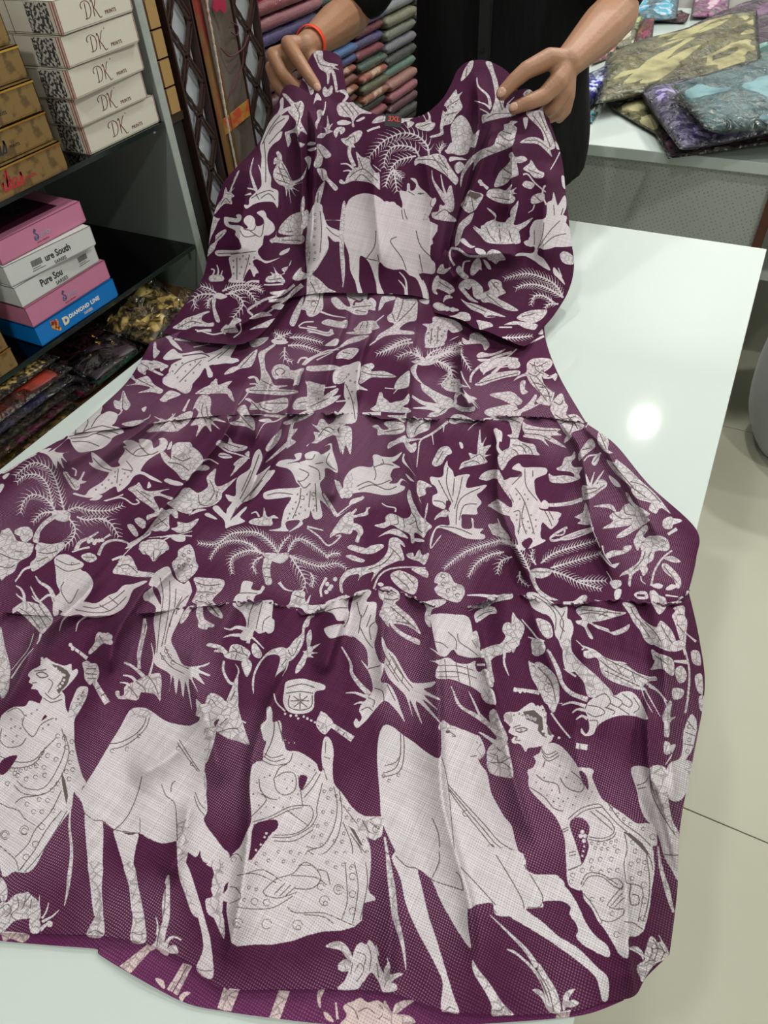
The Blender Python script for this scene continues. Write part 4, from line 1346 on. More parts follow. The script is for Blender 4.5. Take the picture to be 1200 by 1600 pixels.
w 725,665 750,640 800,630 850,630 840,600 880,590 885,605 870,635 800,655 790,660 860,650 890,670 870,650 910,635 905,600 950,580 990,585 1010,600 1060,570 1060,540 1030,550 1070,530 1080,580 1110,680 1105,715 1060,690 1030,690 1030,740 1000,780 1010,830 1020,870 1100,980 1190,930 1110,990 1090,970 1010,890 1000,900 1015,980 990,1005 960,1000 940,950 930,990 890,1010 890,1040 820,1080 810,1080 860,1040 870,1010 790,1020 790,1060 800,1080 680,1075 750,1060 760,1020 780,940 820,870 740,875 660,880 645,850 670,830 740,815 870,805 850,770 830,720 800,690 740,675
l 1.3 670,855 740,840 830,850
l 1.3 910,630 950,630 970,600
l 1.3 870,690 930,720 900,760 860,770
l 1.3 860,760 900,810 940,780
l 1.3 930,670 990,700 1000,760
l 1.3 880,810 870,900 830,1000
l 1.3 940,830 930,930
l 1.3 970,780 980,960
l 1.3 1060,590 1040,650 1100,700
l 1.3 1020,650 970,660
o 4 860,850 850,900 830,940 880,930 900,880 920,850 910,950 870,970 960,880 970,920 960,950 850,980 810,970 800,1000
o 12 890,870 960,850
w 350,540 370,510 420,530 430,490 400,470 440,500 460,530 545,550 520,575 450,580 400,555
l 1.2 380,520 500,560
s 12 8 370,545 420,580 490,600 560,625
w 365,610 380,590 430,600 450,620 400,625
l 1.2 370,605 440,610
w 440,735 470,680 460,660 510,620 560,620 530,600 550,580 560,590 550,630 500,680 460,720
w 580,620 600,580 625,570 640,620 620,680 600,730 650,700 690,670 680,700 720,705 640,810 600,860 550,890 520,900 480,940 450,1000 530,930 540,940 500,990 530,1020 440,1050 410,1060 400,1010 330,940 360,920 410,970 420,940 450,900 430,890 410,850 470,860 475,790 490,740 560,690
l 1.4 620,600 560,760 500,880
l 1.4 680,690 600,800 510,900
l 1.4 480,930 440,1010
l 1.2 570,700 510,830
l 1.2 640,760 560,860
w 60,910 110,860 150,810 200,820 240,840 300,800 290,750 310,720 350,690 340,760 360,800 420,780 480,745 410,820 390,840 380,880 330,920 250,935 190,950 185,985 170,950 120,890 80,910
l 1.3 180,830 200,880 160,900
l 1.3 240,850 250,910 300,920
l 1.3 310,760 340,830 310,890
l 1.3 360,830 350,880
w 60,910 120,930 170,945 130,955 80,930
w 190,970 240,940 290,945 240,960 200,975
w 0,940 40,950 100,945 110,1000 70,970 50,1010 60,1060 30,1080 0,1060
w 70,1065 110,1050 110,1020 170,1030 240,1000 220,1040 170,1080 110,1080
s 8 8 0,1120 80,1105 200,1110
w 80,1120 150,1105 155,1140 110,1145
w 0,1150 30,1140 50,1170 30,1200 0,1200
w 280,980 300,965 355,1000 340,1005
w 555,1020 590,1000 640,990 650,930 670,990 710,980 740,1000 700,1000 705,1030 690,1045 620,1045 570,1035
s 12 6 620,990 600,960 570,970
s 14 6 920,1050 960,1060 1020,1075
s 10 10 920,1060 990,1110 1055,1170 1130,1110 1100,1110
w 1060,1120 1100,1060 1130,1000 1200,960 1200,1090 1120,1090
w 1150,760 1200,720 1200,860 1130,860 1095,780 1120,770 1150,830
@S 0 560 4
w 860,70 870,20 910,10 960,20 1045,40 1040,60 960,65 1020,100 1000,105 920,70 910,100 890,95
l 1.2 880,30 930,60 900,90
l 1.2 930,30 1030,50
w 785,100 830,105 850,130 920,110 960,160 1000,185 1020,200 1000,220 940,210 860,215 940,185 870,165 785,170 850,150
l 1.2 860,130 960,180
w 710,275 720,260 750,265 770,200 795,250 815,290 790,325 765,310 760,340 750,320 720,310
l 1.2 770,210 765,320
s 8 4 765,320 745,350 710,360
w 885,315 910,300 915,310 900,335
w 760,410 830,390 900,385 880,405 820,425
s 8 3 900,385 930,370 940,350
w 300,585 350,560 400,520 425,490 400,470 420,440 480,400 500,370 540,360 560,330 610,280 640,300 630,350 680,330 735,350 720,400 700,420 740,430 775,460 730,480 700,500 690,520 640,560 560,580 490,585 450,540 430,500 380,540 340,580 400,590 440,580 390,600 420,650 380,620 400,690 360,640 355,690 320,630 290,600 240,580 320,560
l 1.3 430,490 500,470 560,440 640,420
l 1.3 440,500 540,490 600,470 690,500
l 1.3 450,520 540,520 620,550
l 1.3 470,480 480,430 520,380
l 1.3 520,460 550,400 540,370
l 1.3 570,430 600,380 630,350
l 1.3 640,420 720,440
l 1.3 600,470 660,450 740,470
w 310,520 350,500 380,480 410,475 400,500 350,520
l 1.2 330,520 400,480
w 0,700 80,660 180,600 230,600 150,640 80,690 20,720
w 80,650 130,600 200,585 180,610
w 15,740 40,720 60,720 30,755
w 0,790 20,785 25,800 0,840
w 555,650 580,650 570,590 600,600 660,650 700,680 750,670 740,640 780,580 770,550 790,545 770,520 820,510 870,530 870,505 920,505 950,520 960,560 1000,540 1020,520 990,505 1030,500 1040,560 980,600 920,640 880,700 910,715 1015,775 950,760 890,725 840,735 800,790 740,835 720,800 650,840 620,850 640,860 610,885 560,885 580,870 540,870 460,850 470,840 530,855 560,820 640,770 680,720 670,710 600,690 570,670
l 1.3 580,620 640,680 700,700
l 1.3 780,560 850,610 940,600
l 1.3 790,640 830,700 760,690
l 1.3 740,690 730,780
l 1.3 870,540 930,600 990,580
l 1.3 830,600 860,570 900,560
o 4 640,790 680,760 720,740 760,760 700,780 800,740 660,810 720,710 780,720 820,710 600,820 750,790
w 395,715 420,710 440,740 480,760 500,790 490,820 460,820 430,780
w 480,770 500,750 520,710 530,715 510,760 540,770 500,785
s 8 10 450,685 475,700 470,735
l 1.2 410,720 470,810
f 44 3.5 400,950 370,830 330,720 280,670 200,655 100,730
f 40 3 330,930 300,800 240,730 160,730 110,770
f 44 3.5 350,960 290,880 210,850 150,890 130,960
f 34 3 330,960 260,970 210,1020
f 40 3.5 410,960 480,930 560,950 680,950 760,920
f 38 3.5 480,990 540,1010 600,1000 660,1000
f 44 3.5 620,1000 690,1030 740,1110
f 44 3.5 430,1000 470,1060 450,1130 390,1180
w 325,955 380,950 410,950 440,970 430,1010 390,1020 340,1000
d 16 345,965 380,970 370,995 410,990
w 205,1140 225,1080 270,1020 340,975 360,990 290,1040 250,1090 240,1150
w 235,1160 300,1165 400,1150 380,1200 230,1200
w 0,1110 50,1060 90,1110 110,1140 200,1160 150,1200 0,1200
w 90,1090 130,1060 190,1065 200,1090 160,1130 120,1110
w 800,815 850,790 870,775 900,820 950,830 1060,815 1000,840 1080,870 1070,885 1000,860 960,870 990,930 1000,980 960,990 920,1010 920,980 970,960 930,920 870,880 830,840
w 920,810 930,770 945,800
l 1.2 850,820 900,860 950,900
l 1.2 880,830 940,860
s 6 8 650,890 720,870 770,850
s 8 10 660,890 760,870 830,910 870,900 850,880
w 1050,900 1130,860 1170,810 1200,830 1200,960 1130,960 1060,920
w 1100,530 1150,525 1200,540 1200,690 1150,760 1100,710 1030,650 1005,600 1020,580 1060,620 1080,640 1070,580
l 1.3 1080,610 1140,640 1190,620
l 1.3 1050,650 1120,660 1180,700
w 1025,760 1100,765 1145,785 1100,795
w 915,460 960,420 960,400 1000,390 960,360 1010,380 1050,380 1100,340 1090,370 1200,330 1180,400 1100,455 1000,455
l 1.2 1000,430 1060,390 1100,440
l 1.2 1090,380 1140,410
s 8 14 1185,255 1145,330
w 1055,90 1100,40 1200,30 1200,180 1160,220 1100,190 1040,150 1015,130
o 4 1080,90 1100,130 1130,80 1160,60 1130,150 1080,150
s 10 18 1000,260 1080,220
w 1060,200 1110,230 1060,240 1040,270 1000,260
s 8 24 870,1000 900,1060
w 840,1010 870,995 910,1020 900,1060 870,1050
w 795,1045 830,1040 865,1100 840,1110
w 800,1160 900,1100 960,1020 1000,980 1060,940 1110,960 1100,1000 1060,970 1050,1060 980,1080 940,1080 880,1130 820,1180
l 1.2 960,1050 1040,1000
l 1.2 990,1000 1050,1050
w 1070,1060 1120,1060 1200,1020 1190,1070 1120,1090
w 780,1190 860,1130 900,1120 840,1170
w 880,1170 920,1135 1000,1130 1040,1150 1045,1200 880,1200
s 9 9 1000,1150 1080,1110 1150,1130
@S 480 360 4
w 150,425 175,415 200,430 240,470 270,470 245,395 300,385 375,390 372,430 400,440 420,470 425,500 390,495 380,500 370,525 300,525 260,505 210,480 180,460
q 12 290,470 300,445 330,445 350,430
q 5 250,410 320,440
l 1.2 280,480 400,470
l 1.2 300,500 370,510
w 380,440 400,420 430,445 425,480 400,450
w 445,500 460,430 480,410 540,410 550,430 490,450 470,480
w 500,540 530,510 540,480 560,420 600,430 680,430 690,480 680,560 640,570 600,590 580,620 660,630 660,650 560,650 490,660 430,690 450,650 530,600 540,580 510,570
l 1.2 560,560 590,480 600,430
l 1.2 570,570 640,500 680,450
l 1.2 550,570 530,520
l 1.2 590,600 660,580
w 700,435 760,430 755,460 720,455
s 10 4 70,500 150,530 240,545
w 90,575 130,555 200,570 250,560 245,610 200,600 130,590
s 8 8 0,600 60,610
s 8 16 0,625 80,645 130,655 165,640
d 12 150,628
w 290,620 310,600 340,570 420,565 440,590 450,610 400,625 320,635
l 1.2 330,610 350,575
l 1.2 370,610 380,570
w 240,640 320,630 400,625 390,645 300,650
w 190,740 230,700 280,670 350,655 385,660 330,690 260,710
s 8 6 430,570 480,530
s 10 6 430,690 400,710 390,720
w 150,690 180,675 200,690 170,720 110,720
w 180,800 200,760 260,735 320,740 310,770 270,805 220,800
l 1.2 220,760 270,770
s 14 5 0,810 60,780 130,750 200,745
s 10 5 60,810 100,790 160,760
w 0,850 60,845 150,840 200,855 140,870 60,880 0,875
f 36 3 660,700 600,710 520,740 440,770
f 30 3 650,680 570,700 480,760
f 36 3 730,800 680,780 640,760 570,790
f 30 3 730,810 700,780 680,740
f 36 3 740,800 820,780 900,760 960,760
f 40 3 760,810 850,830 900,880 840,960
f 30 3 740,800 780,760 830,740
f 30 3 960,700 900,740 820,780
w 650,820 690,810 740,800 800,815 790,835 720,845
w 648,880 655,850 690,835 680,880 700,930 750,980 820,1020 900,1050 910,1080 930,1030 960,1020 925,1060 940,1090 1000,1110 1045,1100 1040,1130 960,1130 900,1100 860,1140 800,1165 750,1160 830,1120 840,1070 790,1020 730,970 680,930
l 1.2 830,1040 880,1090 830,1140
s 4 18 655,1030 720,1070 830,1095
s 4 12 660,1110 750,1105 820,1115
w 160,940 170,890 240,860 260,840 330,820 330,900 320,960 380,1000 310,1000 315,1100 300,1200 200,1200 180,1160 240,1080 230,1030 235,950 250,910 200,920 180,960
w 335,900 340,850 400,830 420,850 400,880 480,880 555,915 470,920 400,920 330,960
o 5 260,900 270,940 250,980 280,1010 260,1050 300,950 290,1080 310,880
l 1.2 240,960 280,1060 300,1180
l 1.2 340,880 400,900 540,910
l 1.2 340,840 380,860
w 0,1020 0,945 40,950 70,970 110,965 100,1020 70,1050 140,1020 200,990 150,1040 210,1030 160,1080 90,1110 0,1130
l 1.2 10,960 60,1000 70,1060
l 1.2 20,1100 130,1050
s 6 10 100,985 180,975
s 6 6 485,985 540,990
w 545,990 560,940 600,900 640,880 635,970 590,990
s 10 4 590,960 540,1020
w 405,1125 430,1090 440,1050 455,1010 470,1040 500,1060 520,1080 550,1070 600,1060 635,1020 635,1070 580,1090 550,1100 630,1110 630,1140
@S 660 340 4
w 0,665 60,660 70,620 160,630 220,650 250,700 190,720 160,700 150,760 120,790 60,810 20,800 15,740 30,690
w 15,810 40,790 130,780 130,800 60,815
o 4 40,720 60,700 80,740 60,760 110,700 120,740 100,770 140,710 40,770
l 1.2 100,680 90,790
l 1.2 60,690 50,790
w 170,770 230,740 200,750
w 0,905 0,880 50,890 100,890 80,910 20,920
f 34 3 50,890 120,850 240,830
f 34 3 80,880 160,830 240,790
f 34 3 100,900 170,940 180,1000 150,1040
f 26 3 240,850 270,900 300,950
w 260,790 250,750 290,770 300,730 350,720 400,760 420,800 390,830 370,790 310,790
w 340,860 370,840 430,850 520,820 480,850 400,870 350,875
w 345,885 420,885 370,900
s 14 16 300,1030 310,980 370,920 460,870 560,840
s 10 8 380,980 440,910 530,870 590,820
w 530,920 560,890 600,895 610,930 570,945
s 10 4 440,980 480,940 540,930
w 330,1040 400,1010 480,980 560,970 610,960 600,985 520,1000 420,1030 350,1050
l 1.2 340,1040 480,1000 600,970
s 8 14 630,800 700,770 760,740
w 700,720 720,690 750,700 750,730
w 135,1050 160,1010 230,1010 240,1040 300,1060 250,1060 200,1080 160,1080
o 12 190,1040
w 420,1105 500,1090 560,1090 620,1150 600,1170 560,1150 470,1130
w 240,1040 260,1080 310,1130 360,1190 320,1150 290,1160 270,1110
s 10 6 240,960 260,1010 300,1070
s 6 4 200,1130 210,1100 240,1095
w 0,1040 50,1070 130,1110 170,1130 190,1180 120,1190 60,1130 0,1080
@S 240 320 4
w 0,870 15,860 20,900 40,920 0,960
w 0,970 80,1000 80,1020 20,1010 0,1000
w 60,955 120,900 170,930 290,910 330,930 420,900 440,880 520,870 480,950 520,960 530,980 450,990 380,1000 330,1000 260,1100 200,1160 190,1170 90,1120 55,1100 110,1050 110,1000 180,960 90,970
q 8 180,945 300,930 350,950
o 4 120,1040 140,1000 180,990 200,1040 150,1080 230,1000 260,980 200,1100 250,1050 290,1000
l 1.2 130,1060 200,990 330,950
l 1.2 160,1110 240,1030 300,970
l 1.2 400,960 480,890
l 1.2 340,980 430,920
w 490,1050 560,970 640,905 645,930 610,1010 560,1010
l 1.2 540,1020 630,920
w 330,1010 350,1015 370,1070 340,1075
s 12 20 130,840 260,850 380,850
f 26 3 380,850 280,840 170,830
w 90,830 130,850 180,910 150,900 110,870
w 60,800 120,830 90,840
s 8 4 250,890 350,870
w 430,850 480,845 520,855 590,845 560,870 480,870
w 600,850 680,830 720,830 680,870 620,890
f 30 3 830,850 800,830 760,800
f 30 3 740,850 780,830 850,800
f 30 3 850,830 930,830 1050,860
f 30 3 840,880 930,880 1040,920
f 34 3 820,890 820,960 860,980
w 735,850 780,845 840,855 820,870 760,870
w 655,930 700,900 750,870 760,880 700,930 695,990 710,1060 750,1130 760,1150 890,1160 880,1180 700,1180 590,1170 580,1150 640,1130 670,1080 665,1000
s 6 14 590,1080 630,1075 650,1110
l 1.2 600,1160 880,1165
l 1.2 680,1100 740,1130
w 745,1030 770,1000 820,1000 850,1030 900,1040 920,1070 900,1130 870,1090 800,1085 750,1080 760,1050
l 1.3 780,1070 760,1040 790,1020 820,1040 800,1060
s 10 14 880,1120 890,1060
s 10 12 900,990 920,960 960,960 930,1000
s 14 6 940,1000 1010,950 1100,920 1160,890
w 960,1010 1010,1010 1100,1000 1160,1015 1100,1035 980,1030
w 1050,740 1080,720 1180,730 1200,740 1200,770 1110,760
s 8 5 1020,660 1100,690 1190,705
s 8 8 905,760 940,735 1000,730
s 8 12 910,765 1000,780 1080,800 1115,785
w 1110,600 1130,580 1170,610 1200,630 1200,650 1150,650
w 960,800 1010,790 1000,800
w 1110,860 1130,840 1160,845 1140,880 1090,880
w 850,740 870,680 920,590 940,570 920,660 890,740 870,760
w 945,600 960,520 1000,470 1060,480 1100,520 1060,560 1060,640 1030,680 990,700 960,690 950,660 920,650
o 16 1000,620
l 1.2 980,500 1040,560 1000,680
l 1.2 960,600 1030,600
o 5 1000,520 1030,520 1060,520
w 950,1100 970,1110 1040,1120 1060,1160 1060,1200 1000,1200 970,1150
w 1130,1080 1200,1030 1200,1100 1150,1120
w 280,1180 340,1150 360,1110 400,1090 390,1130 480,1100 430,1150 480,1160 490,1200 450,1180 360,1180
@B 240 320 4
w 350,90 400,85 400,100 380,150 360,200 340,270 330,330
w 385,230 390,190 440,155 455,165 430,200 400,230 380,280 340,320 330,330 350,260
l 1.2 390,220 430,180
w 440,90 450,75 520,85 515,65 540,60 550,80 530,110 470,105 480,125 540,130 570,150 590,140 565,110 570,80 600,65 630,85 640,130 670,130 690,110 680,80 645,50 680,35 700,50 710,80 750,120 755,160 720,190 690,195 680,250 650,290 680,340 720,350 790,330 710,365 670,350 640,340 620,360 655,420 640,430 625,450 600,400 560,470 575,485 480,485 470,470 490,440 470,340 480,320 400,320 395,285 540,280 535,220 510,190 510,160 450,130
l 1.3 560,150 620,160 640,130
l 1.3 600,160 660,200 680,180
l 1.3 540,160 570,200 640,190
l 1.3 400,305 540,300
l 1.3 480,310 560,300 640,290
l 1.3 520,330 520,470
l 1.3 600,310 580,390 560,460
l 1.3 690,110 680,180
o 4 500,350 500,390 500,430 540,340 550,390 540,430 580,340 600,370 630,330 630,380 560,320
w 345,460 360,440 420,440 440,455 430,475 360,480
s 8 8 370,440 380,410 360,400
s 5 12 395,375 405,410 400,440
s 5 10 430,410 420,445
w 780,170 795,130 830,90 870,60 930,55 930,180 870,190 810,185
l 1.2 800,160 850,170 920,140
w 725,220 760,200 770,165 780,205 930,190 930,240 860,245 760,235 740,240
l 1.2 800,220 920,225
w 785,310 800,290 850,270 840,295 800,315
w 700,480 710,450 740,440 730,420 760,430 750,390 740,370 780,430 820,430 800,400 850,380 860,345 830,410 800,440 820,470 815,490 780,480 740,485
l 1.2 720,470 800,460
s 8 16 580,490 610,478 660,480
s 8 10 690,500 740,500 810,495
f 30 3 390,550 340,520 300,510
f 40 3 380,560 300,560 250,590 260,640
f 24 3 370,580 340,600 340,640
f 40 3 450,560 510,560 560,620 500,700
f 30 3 430,540 490,510 560,500 660,510
f 36 3 470,550 560,530 600,550 650,620
f 26 3 600,530 640,520 680,540
w 370,570 400,550 440,560 460,575 420,590 385,580
w 365,590 390,585 385,640 415,725 390,728 370,660
w 120,770 160,740 200,710 260,690 330,665 350,670 310,690 300,720 340,740 375,735 370,760 300,760 250,760 200,780
o 4 160,750 200,730 240,710 260,740 220,760 290,710 180,760
l 1.2 150,770 230,730 300,740
w 420,790 450,750 470,750 500,710 540,710 545,730 510,750 530,790 500,800
l 1.2 440,780 500,770
s 8 8 540,740 545,790 500,830
s 6 12 260,780 300,790 370,810 430,800 450,805
s 12 18 270,790 320,785 360,785
s 14 16 620,690 590,660 630,630 700,590 800,560 880,500
s 8 12 600,710 700,680 760,640 830,590
w 730,545 780,540 830,530 790,560 740,560
w 610,700 640,685 690,670 740,690 680,700 620,715
w 600,780 680,740 760,710 730,760 660,770
w 735,640 780,615 820,630 790,655
s 14 20 600,870 680,830 720,800
w 870,450 920,390 930,420 1000,440 920,470 880,470
s 18 30 720,600 820,590 880,540 930,500
@B 320 70 4
w 680,60 695,40 735,40 740,90 770,110 835,125 810,135 838,155 800,150 815,180 830,270 818,290 800,200 785,175 775,240 765,240 760,180 720,150 700,110
l 1.2 700,60 720,120 800,140
w 735,290 750,260 770,280 790,255 800,270 790,310 750,325
w 600,205 620,200 660,235 680,270 680,300 660,310 640,250
o 4 610,215 630,235 650,250 665,280
w 700,300 730,345 700,345 680,370
w 485,310 510,310 560,360 600,350 620,380 610,440 600,480 640,560 600,540 580,600 625,620 605,640 590,630 575,560 550,550 530,560 540,600 520,640 510,600 500,550 520,540 560,520 570,480 530,430 515,400 540,380
l 1.3 560,370 590,430 580,500
l 1.3 600,360 575,420
o 4 580,500 600,520 560,480 590,460
w 470,350 490,330 490,400 470,420 450,440 470,390
w 345,630 370,560 400,490 460,420 530,385 540,395 480,440 520,440 525,460 500,500 470,540 485,545 470,590 430,620 400,660 390,720 400,790 415,830 415,890 455,910 460,950 455,1020 430,985 380,980 340,985 300,1000 260,1025 245,1000 275,1000 280,960 320,920 340,900 355,870 350,790 355,700
l 1.3 370,600 380,720 380,860
l 1.3 400,560 440,500 500,460
l 1.3 360,620 410,520 470,440
l 1.3 400,620 450,560 470,540
l 1.3 290,960 340,930 400,910 430,920
l 1.3 350,960 400,930 440,970
l 1.3 320,930 340,970
s 4 22 305,705 285,790 300,850 320,910
s 4 12 335,750 355,800
s 4 16 265,895 310,905 330,920
s 4 14 250,940 290,930
w 430,745 435,710 455,700 445,675 460,665 480,690 485,730 510,770 540,840 560,850 600,830 630,780 640,740 620,830 560,870 610,860 550,885 590,915 545,900 570,950 530,900 540,1000 520,900 510,950 500,890 460,870 430,830 430,790 450,745
o 5 455,710
l 1.2 460,760 500,860
l 1.2 480,740 540,850
l 1.2 450,800 520,830
l 1.2 445,840 530,870
l 1.2 460,770 500,780
w 60,1060 80,1000 110,960 130,890 150,920 200,800 215,795 170,900 190,890 165,920 185,945 165,960 170,995 120,995
l 1.2 100,1000 130,960 160,990
w 40,1120 60,1090 95,1085 80,1110 60,1160 35,1200
w 800,300 870,280 900,320 870,360 860,350 880,320 850,295 840,290 820,310
P 800,290 845,300 840,320 800,320
s 12 8 845,290 890,310 880,345
w 825,400 835,370 870,355 900,360 940,360 980,380 1040,410 1040,430 980,430 950,450 930,480 935,510 920,510 915,460 870,450 840,440
l 1.2 850,380 900,440
l 1.2 880,370 930,440
l 1.2 910,370 960,430
w 830,480 870,470 915,485 890,500 835,500
w 945,475 990,450 1000,460 960,480
w 1045,490 1080,450 1135,445 1130,475
s 12 14 1015,540 1050,525 1095,512
w 690,490 705,460 700,420 715,405 735,415 725,460 705,500 700,530
s 4 12 755,355 750,400 735,440
w 700,580 720,555 755,550 745,520 720,510 760,515 765,440 780,500 800,490 780,530 800,540 760,560 740,580
w 805,545 830,515 870,515 875,540 850,560 840,540 820,580
w 850,590 890,580 910,560 960,535 985,550 960,600 930,620 940,640 910,640 880,625
l 1.2 880,600 930,570 940,610
s 22 24 905,640 905,690 935,760
s 5 14 850,745 890,745 930,775
s 5 14 865,790 900,785 920,800
w 945,670 980,700 1030,715 1035,750 1070,800 1090,800 1095,880 1090,905 1050,870 1000,855 930,850 870,870 840,860 850,840 875,855 890,820 930,770 960,760
l 1.2 900,830 950,790 1000,780 1080,850
l 1.2 960,700 990,780
l 1.2 940,850 980,810 1040,860
s 3 6 1050,750 1100,790
w 640,620 660,605 690,610 685,625 650,628
w 645,655 690,640 695,655 660,665
w 700,630 720,620 760,650 790,690 760,710 740,700 730,750 700,770 680,750 700,690
l 1.2 710,650 740,700
w 625,710 650,695 665,720 650,780 640,740
w 700,775 740,775 760,790 770,830 830,890 810,910 760,850 740,850 720,820
l 1.3 730,780 740,840
w 740,860 750,860 735,930 720,1000 740,1050 770,1130 850,1170 850,1200 780,1180 760,1210 680,1210 670,1130 680,1050 690,960 710,900
o 5 700,1060 700,1100 700,1140 690,1180
l 1.2 710,920 700,1040
l 1.2 730,1020 720,1130 740,1200
w 605,970 620,945 625,1000 620,1040 640,1030 650,1070 630,1130 590,1180 560,1190 540,1160 470,1180 465,1150 490,1110 540,1080 590,1060 600,1000
l 1.2 605,1060 610,1130
s 12 14 640,1070 635,1110 650,1130
w 850,1200 870,1100 880,1020 910,960 980,930 1050,935 1100,960 1130,985 1200,1000 1220,1220 850,1220
@B 600 80 4
w 0,940 50,950 90,965 110,980 115,950 100,900 100,870 140,875 145,830 160,830 165,870 190,865 200,830 165,795 200,800 220,845 260,880 300,920 320,915 325,940 300,985 290,1010 270,1060 275,1130 285,1220 -60,1240 -100,1000
o 5 228,890
l 1.3 210,890 250,890
l 1.2 300,920 290,960 310,980
l 1.2 110,990 120,1050 160,1130 220,1200
l 1.2 125,985 140,1040 180,1100 240,1200
l 1.2 150,875 190,900
w 480,185 500,120 540,60 560,65 545,120 510,165
l 1.2 520,100 510,160
w 635,70 670,68 690,130 710,190 725,270 750,300 750,350 800,370 820,400 720,420 640,440 615,450 615,400 660,390 680,350 695,280 670,150
l 1.2 640,420 700,390 810,390
l 1.2 720,300 740,370
s 5 20 580,165 590,220 650,280 665,350
s 4 14 565,310 630,330 665,360
s 4 12 600,360 640,380 660,400
s 3 10 815,285 770,330
w 800,340 770,330 760,370 780,380
w 385,320 410,290 450,240 460,270 490,255 470,290 490,350 450,400 420,450 370,470 370,520 300,540 290,530 350,510 350,470 370,360
p 365,360 380,340 395,370 380,380
o 4 400,350 430,350 450,330 400,400 430,390 380,430 410,440 420,320
l 1.2 390,350 470,300
l 1.2 380,400 460,380
w 415,480 440,430 480,400 520,430 545,480 560,520 595,490 590,530 570,600 540,600 520,640 470,650 430,640 400,640 380,620 420,600 425,560
s 14 24 480,530 490,570
w 195,470 210,450 260,440 240,400 215,410 225,395 250,400 265,430 280,420 270,375 290,400 295,440 320,450 310,480 280,500 230,490
l 1.2 230,470 290,450
w 120,410 150,390 190,410 160,430 190,450 150,480 140,440 110,450 105,420
w 415,660 480,665 520,680 450,680 410,690
w 190,690 210,665 270,655 330,640 380,660 400,700 440,760 465,800 450,835 420,810 380,770 330,740 270,710 220,700 195,715
l 1.2 210,680 310,680 390,730
l 1.2 300,650 350,720 400,780
l 1.2 340,650 400,740
w 440,720 470,690 500,710 490,740 460,765
f 52 3.5 280,650 270,590 210,530 130,510 60,530 0,560 -60,620 -90,660
f 46 3.5 220,660 190,610 120,590 50,600 10,660 0,720
f 42 3.5 200,655 130,670 80,690 40,740
f 30 3 350,640 350,610 370,580
f 40 3 60,740 30,780 10,840
f 40 3 60,740 70,800 80,870
f 36 3 60,740 110,790
w 400,640 440,600 420,570 390,620
w 750,460 780,450 795,435 835,440 810,460 830,480 820,530 800,590 740,620 660,650 600,680 570,720 555,745 560,690 500,770 480,850 480,780 520,690 600,620 680,590 700,550 720,510 750,490
l 1.2 720,520 780,560 820,540
l 1.2 740,500 800,520
l 1.2 700,570 760,600
l 1.2 640,620 700,640
w 300,740 310,800 350,860 390,910 380,950 330,870 300,800
s 4 18 355,770 370,850 400,930
w 400,860 420,840 430,880 440,950 430,1000 400,1010 440,1040 450,1065 380,1060 310,1045 300,1010 340,1000 350,960 380,960
l 1.2 320,1030 380,990 440,1040
w 480,960 500,930 530,870 570,880 610,890 620,910 590,960 570,990 530,1010 500,990
b 520,900 540,875 600,890 610,905 570,930
o 6 510,960
l 1.2 545,900 560,1000
w 450,1200 460,1100 500,1050 560,1010 540,1070 500,1110 470,1200
w 850,570 900,540 960,540 1000,560 980,490 910,420 890,380 960,370 990,350 1000,400 1020,460 1050,530 1070,600 1040,620 1050,660 1010,620 960,580 900,575
l 1.2 930,400 1000,500 1040,600
l 1.2 970,380 1020,500
l 1.2 880,560 960,560 1030,610
w 880,480 870,420 900,420 890,480
w 870,270 900,240 960,240 970,260 930,280 990,300 900,290
o 5 890,265 920,260
w 1070,560 1100,610 1080,610
s 8 5 1100,630 1070,690 1040,740
w 790,680 780,650 800,630 820,660 870,655 895,680 850,700 830,700 840,770 800,790 760,830 700,850 690,830 720,760 760,720
o 6 770,715
l 1.2 750,740 800,770
l 1.2 740,790 790,800
l 1.2 730,720 780,760
s 10 20 600,815 650,860
d 14 600,815 610,830
w 640,900 660,865 720,860 760,870 800,830 790,870 830,850 810,880 860,900 820,890 770,910 800,900 820,920 800,950 740,950 680,930
l 1.2 670,910 790,930
w 870,735 910,700 920,680 960,740 1000,760 990,790 940,790 910,760
l 1.2 900,740 980,770
s 10 8 870,770 900,770 940,820 1010,880
w 865,830 890,810 940,830 920,860 880,850
w 920,950 925,910 960,890 1000,890 1000,930 960,950
l 1.2 940,900 980,940
s 10 12 1015,960 990,900 1000,850 1010,840
s 8 3 940,960 930,990 900,1010
w 640,1070 690,1050 690,1030 650,990 650,980 700,1020 700,1060 760,1070 790,1060 790,1000 820,960 840,935 830,1000 810,1080 850,1080 930,1040 880,1080 840,1110 850,1160 830,1200 660,1200 600,1150 555,1100 600,1110
l 1.2 640,1080 660,1150 700,1190
l 1.2 720,1080 740,1180
l 1.2 780,1080 800,1170
w 930,1200 910,1130 940,1060 1010,1040 1020,950 1050,930 1060,880 1080,950 1090,960 1130,900 1140,970 1120,1040 1170,1120 1180,1180 1170,1220 930,1220
l 1.2 1060,960 1060,1050 1000,1150
l 1.2 1120,980 1080,1100 1020,1200
l 1.2 960,1080 970,1170
w 1110,780 1130,790 1135,860 1115,840
@B 660 340 4
w 700,50 690,110 680,150 740,150 790,140 700,90
w 0,0 40,0 50,80 35,150 50,250 80,300 70,350 0,345 -60,340
w 240,30 270,10 290,30 240,80 230,150 205,180 210,100
w 370,50 430,40 440,60 500,50 540,0 580,0 570,50 620,50 690,0 650,50 600,90 615,150 580,165 540,140 480,160 450,130 400,100 370,70
w 320,50 370,80 430,130 380,100
l 1.2 400,60 420,110
l 1.2 480,70 490,150
l 1.2 540,80 560,150
